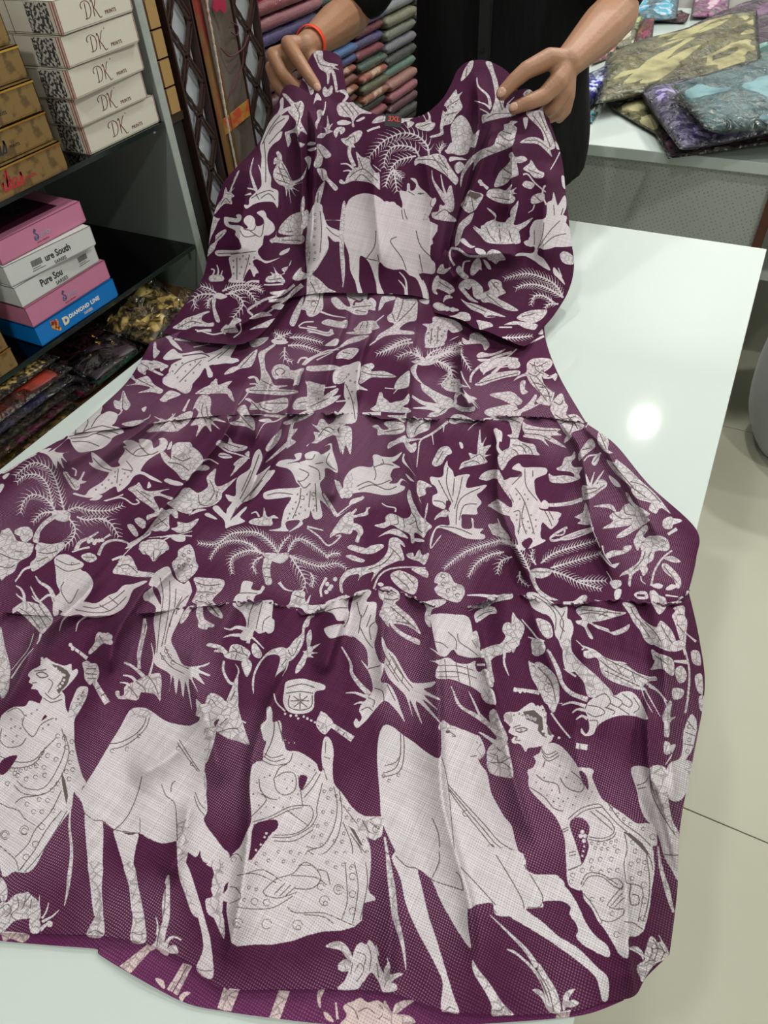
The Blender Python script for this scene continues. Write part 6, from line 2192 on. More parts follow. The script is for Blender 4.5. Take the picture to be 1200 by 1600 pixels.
# ------------------------------------------------------------------ more materials
def plastic(name='clear_plastic', gl=.05, bump=1., scale=24):
    if name in MATS: return MATS[name]
    m = bpy.data.materials.new(name); m.use_nodes = True; nt = m.node_tree; L = nt.links
    nt.nodes.remove(nt.nodes['Principled BSDF'])
    t = nt.nodes.new('ShaderNodeBsdfTransparent'); t.inputs[0].default_value = (.97, .98, .98, 1)
    g = nt.nodes.new('ShaderNodeBsdfGlossy'); g.inputs['Roughness'].default_value = .07
    tc = nt.nodes.new('ShaderNodeTexCoord'); n = nt.nodes.new('ShaderNodeTexNoise'); n.inputs['Scale'].default_value = scale
    n.inputs['Detail'].default_value = 3; n.inputs['Distortion'].default_value = 1.5; L.new(tc.outputs['Object'], n.inputs[0])
    bp = nt.nodes.new('ShaderNodeBump'); bp.inputs['Strength'].default_value = bump; bp.inputs['Distance'].default_value = .05
    L.new(n.outputs[0], bp.inputs['Height']); L.new(bp.outputs[0], g.inputs['Normal'])
    fr = nt.nodes.new('ShaderNodeFresnel'); fr.inputs[0].default_value = 1.5; L.new(bp.outputs[0], fr.inputs['Normal'])
    ad = nt.nodes.new('ShaderNodeMath'); ad.operation = 'ADD'; ad.inputs[1].default_value = gl; L.new(fr.outputs[0], ad.inputs[0])
    x = nt.nodes.new('ShaderNodeMixShader'); L.new(ad.outputs[0], x.inputs[0]); L.new(t.outputs[0], x.inputs[1]); L.new(g.outputs[0], x.inputs[2])
    L.new(x.outputs[0], nt.nodes['Material Output'].inputs[0]); MATS[name] = m; return m
def glass(name='shelf_glass', tint=(.80, .88, .84)):
    m = bpy.data.materials.new(name); m.use_nodes = True; nt = m.node_tree; L = nt.links
    nt.nodes.remove(nt.nodes['Principled BSDF'])
    t = nt.nodes.new('ShaderNodeBsdfTransparent'); t.inputs[0].default_value = (*tint, 1)
    g = nt.nodes.new('ShaderNodeBsdfGlossy'); g.inputs['Roughness'].default_value = .02
    fr = nt.nodes.new('ShaderNodeFresnel'); fr.inputs[0].default_value = 1.5
    x = nt.nodes.new('ShaderNodeMixShader'); L.new(fr.outputs[0], x.inputs[0]); L.new(t.outputs[0], x.inputs[1]); L.new(g.outputs[0], x.inputs[2])
    L.new(x.outputs[0], nt.nodes['Material Output'].inputs[0]); MATS[name] = m; return m
m_glass = glass(); m_edge = mat('glass_edge', (.012, .02, .017), .15)
m_grey = mat('grey_laminate', (.20, .225, .205), .45, noise=.05, nscale=8)
m_greyedge = mat('grey_edge_band', (.34, .38, .35), .5, noise=.25, nscale=60)
m_dark = mat('dark_board', (.022, .02, .018), .5)

# ------------------------------------------------------------------ display shelf on the left
XS = -1.0; PY = 1.058
sh = empty('display_shelf', (-1.18, .35, 0), label='grey laminate shelf unit with two glass shelves left of the table', cat='shelf')
W(bxo('side_panel', (-1.40, PY, 0), (XS-.0015, PY+.018, 2.3), m_grey), sh)
W(bxo('edge_band', (XS-.0015, PY, 0), (XS, PY+.018, 2.3), m_greyedge), sh)
W(bxo('back_panel', (-1.418, -.6, 0), (-1.40, PY+.018, 2.3), m_grey), sh)
W(bxo('side_panel', (-1.40, -.6, 0), (XS, -.582, 2.3), m_grey), sh)
W(bxo('bottom_board', (-1.40, -.58, .705), (-.942, PY, .722), mat('brown_board', (.13, .06, .02), .5)), sh)
W(bxo('drawer_front', (-.962, -.58, .03), (-.945, PY, .70), m_grey), sh)
Z1, Z2 = 1.065, .833
for z in (Z1, Z2):
    g = W(bxo('glass_shelf', (-1.395, -.575, z-.008), (XS-.002, PY-.003, z), m_glass), sh)
    e = bxo('glass_edge', (XS-.002, -.575, z-.008), (XS, PY-.003, z), m_edge); e.parent = g
    e.matrix_parent_inverse = (Matrix.Translation(sh.location)@g.matrix_parent_inverse).inverted() if False else Matrix.Translation(-sh.location)@Matrix.Translation(sh.location)
    for yy in (.3, 1.045):
        b_ = bmesh.new(); tube(b_, [(-1.02, yy, z-.018), (-1.02, yy, z-.008)], .004, 10)
        W(bm_obj('shelf_pin', b_, mat('chrome', (.7, .7, .7), .2, metal=1)), sh)

# ------------------------------------------------------------------ boxes
def strokes(name, polys, width, m, parent, mw, th=.0004, taper=True):
    """flat lettering drawn as ribbons in a local x/y plane"""
    bm = bmesh.new()
    for k, P in enumerate(polys):
        Q = cr(P, 6*len(P)) if len(P) > 2 else np.array(P, float)
        t = np.gradient(Q, axis=0); t /= np.maximum(np.linalg.norm(t, axis=1), 1e-6)[:, None]
        nn = np.stack([-t[:, 1], t[:, 0]], 1)
        ww = width*(.45+.55*np.abs(t[:, 1:2]))/2 if taper else np.full((len(Q), 1), width/2)
        A, B = Q+nn*ww, Q-nn*ww; z = th+.00005*k
        va = [bm.verts.new((a[0], a[1], z)) for a in A]; vb = [bm.verts.new((b[0], b[1], z)) for b in B]
        for i in range(len(va)-1): bm.faces.new((va[i], vb[i], vb[i+1], va[i+1]))
    bmesh.ops.transform(bm, matrix=mw, verts=bm.verts)
    return bm_obj(name, bm, m, parent)
FRONT = Matrix(((1, 0, 0, 0), (0, 0, -1, 0), (0, 1, 0, 0), (0, 0, 0, 1)))     # text plane -> front face (normal -y)
def on_front(x, z, s=1., tilt=0.):
    return Matrix.Translation((x, -.0003, z)) @ FRONT @ Matrix.Rotation(tilt, 4, 'Z') @ Matrix.Scale(s, 4)
SIDE = Matrix.Rotation(-PI/2, 4, 'Z')                                            # onto the left end face (normal -x)
def on_side(y, z, s=1.):
    return Matrix.Translation((-.0003, y, z)) @ SIDE @ FRONT @ Matrix.Scale(s, 4)
def carton(p0, p1, z0, z1, depth, m, label, group, cat='box', name='saree_box', lidm=None, lidh=None):
    ex = Vector((p1.x-p0.x, p1.y-p0.y, 0)); w = ex.length
    e = empty(name, (p0.x, p0.y, z0), math.atan2(ex.y, ex.x), label, cat, group)
    h = z1-z0
    bxo('tray', (.0012, .0012, 0), (w-.0012, depth-.0012, h*.94), m, e, bev=.0008)
    # telescoping lid covering the tray
    bm = bmesh.new(); lh = lidh or h*.93
    box(bm, (0, 0, h-lh), (w, .0011, h)); box(bm, (0, depth-.0011, h-lh), (w, depth, h))
    box(bm, (0, 0, h-lh), (.0011, depth, h)); box(bm, (w-.0011, 0, h-lh), (w, depth, h)); box(bm, (0, 0, h-.0011), (w, depth, h))
    bm_obj('lid', bm, lidm or m, e)
    return e, w, h
m_card = mat('cream_card', (.60, .58, .49), .5, noise=.03, nscale=12)
m_redline = mat('red_line', (.33, .08, .07), .5)
m_maroon = mat('maroon_ink', (.12, .018, .025), .5)
m_bk = mat('black_ink', (.02, .02, .02), .5)
m_flor = mat('floral_print', (.50, .48, .42), .5, col2=(.04, .04, .04), mask_scale=220, mask_lo=.46, mask_hi=.52, detail=2)
DKS = [[(-.10, .62), (-.16, .80), (.02, .97), (.40, 1.0), (.72, .80), (.74, .40), (.50, .08), (.15, .0), (.0, .04)], [(.30, .92), (.24, .5), (.16, .02)],
       [(.92, .85), (1.0, .98), (1.08, .80), (1.02, .40), (.96, .0)], [(1.62, 1.04), (1.45, .92), (1.25, .62), (1.05, .48)], [(1.10, .50), (1.28, .22), (1.48, -.14), (1.72, -.12)]]
DK = [((99, 56), (209, 17.7), (83, 8)), ((108, 108), (218.7, 65.6), (94.8, 64.6)), ((118.7, 157), (226, 109), (104, 116.7)),
      ((127, 200), (231, 153), (113.5, 161.5)), ((142, 243), (250, 190.5), (127.5, 200.5))]
z0 = Z1+.0005; ordn = ['topmost', 'second from the top', 'middle', 'second from the bottom', 'bottom']
for k in (4, 3, 2, 1, 0):
    BL, BR, TL = DK[k]
    a = U(*BL, 'z', z0); b = U(*BR, 'z', z0); z1 = U(*TL, 'x', a.x).z
    z1 = z0+.5*((z1-z0)+.046)
    if b.y > PY-.006: b = a+(b-a)*((PY-.006-a.y)/(b.y-a.y))
    e, w_, h_ = carton(a, b, z0, z1, .285, m_card, 'white box with dark red initials, %s of the upper shelf stack' % ordn[k], 'white saree boxes on the upper shelf')
    s = h_*.52
    strokes('lettering', DKS, .075, m_maroon, e, on_front(w_*.33, h_*.24, s))
    text_mesh('lettering', 'PRINTS', h_*.17, m_maroon, e, on_front(w_*.60, h_*.20), .0002, spacing=1.2)
    text_mesh('registered_mark', 'R', h_*.07, m_bk, e, on_front(w_*.56, h_*.80), .0002)
    for c0, c1 in (((.0015, -.0004, .001), (.0028, 0, h_-.001)), ((-.0004, .0015, .001), (0, .0035, h_-.001)), ((-.0004, .0065, .001), (0, .0080, h_-.001)), ((w_-.0026, -.0004, .001), (w_-.0018, 0, h_-.001))): bxo('red_line', c0, c1, m_redline, e)
    bxo('floral_panel', (-.0004, .014, .002), (0, .058, h_-.002), m_flor, e)
    bxo('side_seam', (-.0003, .093, 0), (0, .0945, h_), mat('seam_brown', (.16, .13, .10), .6), e)
    z0 = z1+.001
# gold boxes in front of them
m_gold = mat('gold_card', (.25, .16, .055), .38, metal=.35, col2=(.14, .085, .03), mask_scale=60, mask_lo=.5, mask_hi=.6, spec=.6)
m_goldlid = mat('gold_foil', (.75, .42, .08), .22, metal=1.)
VK = {'V': ([[(-.1, .75), (.08, 1.0), (.2, .5), (.22, .02)], [(.22, .02), (.42, .55), (.6, 1.02), (.72, .98)]], .72),
      'i': ([[(0, .3), (.1, .5), (.1, .1), (.2, 0), (.3, .12)], [(.13, .66), (.15, .72)]], .32),
      'k': ([[(0, .2), (.18, .8), (.15, 1.0), (.08, .8), (.08, 0)], [(.1, .3), (.3, .5), (.28, .32), (.12, .28)], [(.14, .27), (.28, .05), (.42, .05)]], .42),
      'a': ([[(.32, .45), (.12, .48), (.02, .2), (.14, 0), (.3, .2), (.34, .48)], [(.34, .48), (.32, .1), (.4, 0), (.5, .12)]], .48),
      's': ([[(0, .1), (.2, .5), (.16, .62), (.26, .35), (.2, .04), (.02, .06)]], .34)}
def vikas(parent, xend, z, s, m):
    tot = sum(VK[c][1] for c in 'Vikas')
    x = xend-tot*s
    P = []
    for c in 'Vikas':
        for q in VK[c][0]: P.append([(x/s+a+b*.18, b) for a, b in q])
        x += VK[c][1]*s
    strokes('lettering', P, .13, m, parent, on_front(0, z, s))
GB = [((18, 68), (2, 20)), ((45, 120), (31, 74)), ((67, 172), (55, 126)), ((85, 218), (73, 176)), ((108, 264), (94, 222))]
z0 = Z1+.0005
gcol = [m_bk, m_bk, m_bk, m_bk, mat('red_ink', (.42, .02, .03), .5)]
for k in (4, 3, 2, 1, 0):
    BR, TR = GB[k]; b = U(*BR, 'z', z0); z1 = z0+.5*((U(*TR, 'x', b.x).z-z0)+.045)
    a = b+Vector((0, -.30, 0))
    e, w_, h_ = carton(a, b, z0, z1, .25, m_gold, 'patterned gold box with %s script, %s of the upper shelf stack' % ('red' if k == 4 else 'black', ordn[k]), 'gold saree boxes on the upper shelf')
    bxo('lid_rim', (0, -.002, h_-.0035), (w_, .01, h_-.001), m_goldlid, e)
    vikas(e, w_-.088, h_*.22, h_*.62, gcol[k])
    text_mesh('lettering', 'PRINTS', h_*.15, gcol[k], e, on_front(w_-.083, h_*.3), .0002)
    z0 = z1+.0012
# stack on the middle shelf
m_pink = mat('pink_card', (.53, .19, .31), .42, noise=.03); m_wcard = mat('white_card', (.60, .63, .60), .45, noise=.03)
m_blue = mat('blue_card', (.0, .17, .52), .35); m_navy = mat('navy_ink', (.05, .08, .18), .5); m_silver = mat('silver_ink', (.35, .36, .45), .4)
m_wink = mat('white_ink', (.75, .76, .72), .5); m_yel = mat('cream_ink', (.75, .68, .45), .5)
ST = [('pink', (4.4, 415.6), (135.6, 346.5), (0, 378)), ('white', (18.4, 449.8), (151, 383), (8.75, 419)), ('white2', (35.9, 482), (155.8, 408.6), (22.8, 452.4)),
      ('pink2', (52.5, 512.8), (173, 434.9), (39.4, 484)), ('blue', (66.5, 542.5), (185.5, 462.9), (56, 513.6))]
SS = [[(.55, .98), (.35, 1.1), (.18, .9), (.30, .68), (.5, .5), (.52, .22), (.28, .02), (.05, .15), (.1, .4), (.3, .45)], [(.2, .3), (.35, .15), (.45, .3)], [(.3, 1.2), (.42, 1.05), (.3, .85)]]
def sarita(e, w_, h_, front=True, x=None):
    on = on_front if front else on_side
    x = w_*.40 if x is None else x
    strokes('emblem_letter', SS, .16, m_navy, e, on(x, h_*.30, h_*.42))
    strokes('emblem_letter', [[(.1, .2), (.25, .35), (.4, .2), (.25, .05), (.1, .2)]], .1, m_silver, e, on(x, h_*.30, h_*.42))
    text_mesh('lettering', 'arita', h_*.33, m_silver, e, on(x+h_*.30, h_*.36), .0002, shear=.35)
    text_mesh('lettering', 'saree collection', h_*.11, m_redline, e, on(x+h_*.05, h_*.17), .0002, shear=.1)
def barcode(e, x, z, w_, h_):
    bm = bmesh.new(); r = random.Random(3); q = x
    while q < x+w_:
        d = r.choice((.0004, .0007, .001)); box(bm, (q, -.0004, z), (q+d, 0, z+h_)); q += d+.0006
    box(bm, (x, -.0004, z-h_*.35), (x+w_*.8, 0, z-h_*.25)); box(bm, (x-w_*.1, -.0004, z-h_*.7), (x+w_*1.2, 0, z-h_*.6))
    bm_obj('barcode_label', bm, mat('grey_ink', (.12, .12, .12), .6), e)
names = {'pink': 'pink box with ornate blue S lettering on top of the middle shelf stack', 'white': 'white box with black serif lettering directly under the topmost pink box',
         'white2': 'white box with barcode at its right end, middle of the shelf stack', 'pink2': 'pink box with ornate S lettering between white and blue boxes',
         'blue': 'bright blue box with white capitals at the bottom of the shelf stack'}
z0 = Z2+.0005
for k in (4, 3, 2, 1, 0):
    nm, BL, BR, TL = ST[k]; a = U(*BL, 'z', z0); b = U(*BR, 'z', z0); z1 = z0+.6*(U(*TL, 'x', a.x).z-z0)+.4*.038
    mm = {'p': m_pink, 'w': m_wcard, 'b': m_blue}[nm[0]]
    e, w_, h_ = carton(a, b, z0, z1, .25, mm, names[nm], 'saree boxes on the middle shelf')
    if nm[0] == 'p':
        sarita(e, w_, h_); sarita(e, w_, h_, False, .15)
        if k == 0: bxo('window_panel', (.008, .02, h_), (w_-.03, .20, h_+.0004), mat('dark_plum_print', (.06, .012, .03), .12, spec=.7), e); strokes('emblem', SS, .2, m_bk, e, Matrix.Translation((w_*.5, .05, h_+.0006))@Matrix.Scale(.05, 4), th=.0001)
    elif nm == 'white':
        text_mesh('lettering', 'ure South', h_*.46, m_bk, e, on_front(w_*.42, h_*.40) @ Matrix.Scale(.82, 4, (1, 0, 0)), .0002, bold=.0003)
        text_mesh('lettering', 'SAREES', h_*.22, m_bk, e, on_front(w_*.50, h_*.10), .0002)
        barcode(e, w_*.27, h_*.42, w_*.11, h_*.28)
    elif nm == 'white2':
        text_mesh('lettering', 'Pure Sou', h_*.46, m_bk, e, on_front(w_*.27, h_*.42) @ Matrix.Scale(.82, 4, (1, 0, 0)), .0002, bold=.0003)
        text_mesh('lettering', 'SAREES', h_*.24, m_bk, e, on_front(w_*.43, h_*.12), .0002)
        barcode(e, w_*.76, h_*.48, w_*.11, h_*.25)
    else:
        text_mesh('lettering', 'DIAMOND LINE', h_*.27, m_wink, e, on_front(w_*.38, h_*.46), .0002, bold=.0004, spacing=1.1)
        text_mesh('lettering', 'SAREES', h_*.18, mat('pale_pink_ink', (.6, .5, .55), .5), e, on_front(w_*.55, h_*.20), .0002, bold=.0002)
        text_mesh('lettering', 'D', h_*.5, m_yel, e, on_front(w_*.30, h_*.32), .0002, bold=.0012)
        bm = bmesh.new()
        for (dx, dz, r_) in ((.0, .5, .3), (.12, .3, .24), (.2, .62, .2), (-.05, .75, .18), (.22, .1, .16)):
            c0 = Vector((w_*.20+dx*h_, -.0004, h_*.25+dz*h_*.7)); vv = [bm.verts.new(c0+Vector((math.cos(t)*r_*h_*.55, 0, math.sin(t)*r_*h_*.8))) for t in np.linspace(0, 2*PI, 9)[:-1]]; bm.faces.new(vv[::-1])
        bm_obj('woman_emblem', bm, mat('red_gold_print', (.35, .03, .02), .5, col2=(.65, .35, .08), mask_scale=180), e)
        text_mesh('lettering', 'sarees', h_*.2, m_wink, e, on_side(.12, h_*.4), .0002)
    z0 = z1+.001
# gold boxes at the left end of the middle shelf
z0 = Z2+.0005
for k, (BR, TR) in enumerate((((30, 571), (12, 546)), ((14, 543), (0, 515)), ((2, 512), (-14, 486)))):
    b = U(*BR, 'z', z0); a = b+Vector((0, -.26, 0)); z1 = z0+.036
    e, w_, h_ = carton(a, b, z0, z1, .22, m_gold, 'brown gold patterned box, %s of three at the left end of the middle shelf' % ('bottom', 'middle', 'top')[k], 'brown gold boxes at the end of the middle shelf')
    bxo('lid_rim', (0, -.001, h_-.003), (w_, .01, h_-.0015), m_goldlid, e)
    z0 = z1+.001

# ------------------------------------------------------------------ packets of folded cloth in plastic
def cushion(corners, z0, th, n=14, m_=10, seed=0, wr=.003, power=4.):
    """pillow-shaped solid over a plan quadrilateral"""
    c = [Vector(p) for p in corners]; rs = random.Random(seed); ph = [rs.random()*6.3 for _ in range(8)]
    V = []
    def pt(u, v): return (c[0]*(1-u)+c[1]*u)*(1-v)+(c[3]*(1-u)+c[2]*u)*v
    top = np.zeros((m_+1, n+1, 3)); bot = top.copy()
    for j in range(m_+1):
        for i in range(n+1):
            # bunch the samples towards the rims so that the edge is round
            u = .5-.5*math.cos(PI*i/n); v = .5-.5*math.cos(PI*j/m_)
            p = pt(u, v); f = (1-abs(2*u-1)**power)*(1-abs(2*v-1)**power); f = max(f, 0)**.5
            nz = wr*(math.sin(u*9+ph[0]+3*v)+math.sin(v*11+ph[1]-4*u)+.6*math.sin(u*23+v*17+ph[2]))
            top[j, i] = (p.x, p.y, z0+th*.5+f*(th*.5+nz)); bot[j, i] = (p.x, p.y, z0+th*.5-f*th*.5)
    return top, bot
def closed(top, bot):
    bm = bmesh.new(); R, C_ = top.shape[:2]
    T = [[bm.verts.new(top[j, i]) for i in range(C_)] for j in range(R)]
    B = [[T[j][i] if j in (0, R-1) or i in (0, C_-1) else bm.verts.new(bot[j, i]) for i in range(C_)] for j in range(R)]
    for j in range(R-1):
        for i in range(C_-1):
            bm.faces.new((T[j][i], T[j][i+1], T[j+1][i+1], T[j+1][i]))
            try: bm.faces.new((B[j][i], B[j+1][i], B[j+1][i+1], B[j][i+1]))
            except ValueError: pass
    bmesh.ops.recalc_face_normals(bm, faces=bm.faces); return bm
def packet(corners, z0, th, m, label, cat='packet', group=None, film=True, seed=0, name='saree_packet', flap=.0, wr=.003, layers=1):
    cen = sum((Vector(p) for p in corners), Vector())/4; cen.z = z0
    e = empty(name, cen, label=label, cat=cat, group=group)
    loc = [Vector(p)-cen for p in corners]
    for q in loc: q.z = 0
    for k in range(layers):
        mm = m[k % len(m)] if isinstance(m, (list, tuple)) else m
        t, b = cushion(loc, th*k/layers, th/layers*1.04, seed=seed+k, wr=wr)
        bm_obj('folded_cloth', closed(t, b), mm, e, smooth=True)
    if film:
        l2 = [q*(1.045+flap) for q in loc]; t, b = cushion(l2, -.0005, th+.004, seed=seed+3, wr=wr*1.6)
        bm_obj('plastic_sleeve', closed(t, b), plastic(), e, smooth=True)
    return e
def PX(pts, z): return [U(x, y, 'z', z) for x, y in pts]
def cloth(name, c1, c2, s=14, lo=.45, hi=.6, rough=.75, dist=0): return mat(name, c1, rough, col2=c2, mask_scale=s, mask_lo=lo, mask_hi=hi, bump=.25, bscale=30, coat=.0)
# pile nearest the table, at the lower left
lowpile = [('gold sequinned', cloth('gold_sequin', (.42, .25, .03), (.12, .06, .01), 90, rough=.35)), ('magenta and gold', cloth('magenta_gold', (.35, .02, .14), (.35, .24, .10), 50, rough=.4)),
           ('black and bronze', cloth('black_bronze', (.03, .02, .015), (.25, .17, .08), 120, rough=.4)), ('blue and silver', cloth('blue_silver', (.04, .03, .30), (.30, .27, .22), 16, rough=.35)),
           ('rust red', cloth('rust_red', (.28, .03, .015), (.10, .02, .01), 30, rough=.5)), ('glittering gold and black', cloth('glitter_black', (.02, .015, .01), (.35, .24, .07), 130, rough=.4))]
z0 = .7225
yend = [.605, .612, .612, .625, .628, .628]
for k, (nm, mm) in enumerate(lowpile):
    e = empty('saree_packet', (-1.09, .42, z0), label='%s saree packet, %s of the glossy lower left pile' % (nm, ['bottom', 'second from the bottom', 'third from the bottom', 'third from the top', 'second from the top', 'topmost'][k]), cat='packet', group='saree packets in the lower left pile')
    y1 = yend[k]-.42; x1 = .135-.003*k-(.02 if k == 5 else 0); th = .0163
    c = [(-.13, -.30, 0), (x1, -.30, 0), (x1, y1, 0), (-.13, y1-.01, 0)]
    t, b = cushion(c, 0, th, seed=k, n=10, m_=18, wr=.0012, power=10); bm_obj('folded_cloth', closed(t, b), mm, e, smooth=True)
    c2 = [(-.135, -.31, 0), (x1+.004, -.31, 0), (x1+.003, y1+.02, 0), (-.135, y1+.012, 0)]
    t, b = cushion(c2, -.0002, th+.001, seed=k+9, n=10, m_=18, wr=.003, power=8); bm_obj('plastic_sleeve', closed(t, b), plastic('crinkled_plastic', .06, 1., 60), e, smooth=True)
    z0 += th*.98
# dark green-edged packets beside them
m_gr = cloth('dark_green', (.0, .10, .05), (.0, .05, .03), 20); m_aub = cloth('aubergine_black', (.035, .02, .028), (.02, .012, .018), 8, rough=.5)
m_mar = cloth('deep_maroon', (.10, .006, .025), (.04, .004, .012), 12); m_olv = cloth('dark_olive', (.06, .06, .01), (.02, .02, .01), 20)
packet([(-1.15, .70, 0), (-.985, .70, 0), (-.985, .85, 0), (-1.15, .85, 0)], .7225, .018, m_mar, 'deep maroon saree packet under the dark green-edged packet', seed=31)
packet(PX([(104, 566), (148, 590), (216, 537), (170, 508)], .765), .742, .022, [m_gr, m_aub], 'black saree packet with a green edge and gold motif beside the table', seed=33, layers=2, flap=.06, wr=.002)
bm = bmesh.new()
for (x, y), a, l in zip([(p.x, p.y) for p in PX([(150, 535), (154, 539), (145, 526), (176, 535), (142, 556)], .765)], (.5, .9, .4, .2, .3), (.010, .006, .004, .003, .003)):
    tube(bm, [(x-l*math.cos(a), y-l*math.sin(a), .7645), (x, y, .766), (x+l*math.cos(a), y+l*math.sin(a), .7645)], [.0005, .0028, .0005], 8)
pk = [o for o in COL.objects if o.get('label', '').startswith('black saree packet')][0]
gm = bm_obj('gold_motif', bm, m_goldlid); gm.parent = pk; gm.matrix_parent_inverse = Matrix.Translation(-pk.location); gm['kind'] = 'stuff'
packet([(-1.10, .635, 0), (-.965, .64, 0), (-.962, .69, 0), (-1.10, .69, 0)], .7225, .03, cloth('black_magenta', (.012, .008, .012), (.30, .0, .09), 14, .54, .60), 'black and magenta saree packet wedged between the left piles', seed=35)
packet([(-1.17, .865, 0), (-.965, .865, 0), (-.965, .95, 0), (-1.17, .95, 0)], .7225, .016, m_olv, 'dark olive saree packet below the gold glitter packets', seed=36)
gl1 = cloth('gold_glitter', (.03, .022, .012), (.42, .30, .10), 55, .42, .58, rough=.35); gl2 = cloth('copper_glitter', (.40, .20, .05), (.015, .07, .07), 28, rough=.4)
packet(PX([(158, 508), (236, 530), (298, 478), (236, 436)], .775), .744, .040, gl1, 'crumpled black saree packet covered in gold sequins under the glass shelf', seed=37, wr=.008)
packet(PX([(238, 534), (268, 524), (322, 470), (296, 446)], .765), .7225, .05, gl2, 'copper and teal glitter saree packet against the grey side panel', seed=38, wr=.007)
packet([(-1.30, .78, 0), (-1.19, .78, 0), (-1.19, 1.03, 0), (-1.30, 1.03, 0)], .7225, .07, cloth('dim_bronze', (.05, .035, .02), (.20, .14, .05), 70, rough=.4), 'bronze flecked saree packet at the back under the glass shelf', seed=39, wr=.006)
# loose gold leaf motifs on the glitter packet
pk = [o for o in COL.objects if o.get('label', '').startswith('crumpled black')][0]
rr = random.Random(5)
bm = bmesh.new(); q_ = PX([(172, 506), (236, 522), (288, 476), (236, 444)], .78)
for k in range(60):
    u_, v_ = rr.random(), rr.random(); p_ = (q_[0]*(1-u_)+q_[1]*u_)*(1-v_)+(q_[3]*(1-u_)+q_[2]*u_)*v_
    x, y = p_.x, p_.y; z = .788+rr.uniform(-.004, .006); r_ = rr.uniform(.003, .009); a0 = rr.random()*6
    vv = [bm.verts.new((x+r_*math.cos(a0+t)*(1 if q % 2 else .7), y+r_*math.sin(a0+t)*(1 if q % 2 else .7), z+rr.uniform(-.003, .003))) for q, t in enumerate(np.linspace(0, 2*PI, 7)[:-1])]
    bm.faces.new(vv)
g_ = bm_obj('sequin_flowers', bm, mat('antique_gold', (.50, .36, .13), .35, metal=.8)); g_.parent = pk; g_.matrix_parent_inverse = Matrix.Translation(-pk.location); g_['kind'] = 'stuff'

# ------------------------------------------------------------------ behind the shelf: gold cartons, lattice screens, hanging cloth
cb = empty('dark_cabinet', (-1.18, 1.13, 0), label='narrow dark cabinet behind the grey side panel carrying gold cartons', cat='cabinet')
W(bxo('cabinet_body', (-1.40, 1.084, 0), (-1.068, 1.178, 1.03), m_dark), cb)
W(bxo('cabinet_top', (-1.40, 1.082, 1.03), (-1.062, 1.180, 1.045), mat('dark_top', (.05, .03, .02), .3)), cb)
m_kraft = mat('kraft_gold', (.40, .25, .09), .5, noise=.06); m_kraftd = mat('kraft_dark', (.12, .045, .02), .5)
for k in range(7):
    z = 1.0455+k*.0465
    e = empty('gold_carton', (-1.06, 1.132, z), label='small kraft gold carton, number %s up in the stack beside the lattice screen' % ['one', 'two', 'three', 'four', 'five', 'six', 'seven'][k], cat='box', group='gold cartons behind the side panel')
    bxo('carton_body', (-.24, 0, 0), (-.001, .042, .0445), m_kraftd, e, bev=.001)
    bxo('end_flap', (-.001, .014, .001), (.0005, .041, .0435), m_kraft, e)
m_lw = mat('lattice_backing', (.62, .68, .72), .3, noise=.05); m_slat = mat('dark_lattice_wood', (.045, .022, .018), .4)
def screen(y0, y1, label, seed):
    X = -1.05; e = empty('lattice_screen', (X-.02, (y0+y1)/2, 0), label=label, cat='screen', group='lattice screens')
    W(bxo('backing', (X-.028, y0+.006, .02), (X-.022, y1-.006, 1.9), m_lw), e)
    for yy in (y0, y1-.004): W(bxo('frame_post', (X-.03, yy, 0), (X-.004, yy+.004, 1.92), m_slat), e)
    for zz in (0, 1.9): W(bxo('frame_rail', (X-.03, y0, zz), (X, y1, zz+.02), m_slat), e)
    w0, w1 = y0+.004, y1-.004; wd = w1-w0
    pitch = .105; n = 0
    for sgn in (1, -1):
        for off in (-.0075, .0075):
            z = .55
            while z < 1.85:
                # zig-zag: one diagonal crossing of the narrow panel
                za, zb = (z, z+pitch) if sgn > 0 else (z+pitch, z)
                bm = bmesh.new(); q0 = Vector((X-.012, w0, za+off)); q1 = Vector((X-.012, w1, zb+off))
                t = (q1-q0).normalized(); nn = Vector((0, -t.z, t.y))
                K = 12; ring = []
                for i in range(K+1):
                    p = q0.lerp(q1, i/K); hw = .0019+.0009*math.sin(i*PI*.9)
                    ring.append([bm.verts.new(p+nn*hw+Vector((dx, 0, 0))) for dx in (0, .006)]+[bm.verts.new(p-nn*hw+Vector((dx, 0, 0))) for dx in (.006, 0)])
                for A2, B2 in zip(ring, ring[1:]):
                    for i in range(4): bm.faces.new((A2[i], A2[(i+1) % 4], B2[(i+1) % 4], B2[i]))
                bmesh.ops.recalc_face_normals(bm, faces=bm.faces)
                W(bm_obj('slat', bm, m_slat), e); n += 1
                z += pitch
    return e
screen(1.186, 1.262, 'narrow white screen with dark wooden lattice just behind the gold cartons', 1)
screen(1.392, 1.480, 'narrow white screen with dark wooden lattice nearest the shop assistant', 2)
W(bxo('dark_back', (-1.30, 1.262, 0), (-1.10, 1.392, 1.95), m_dark), cb)
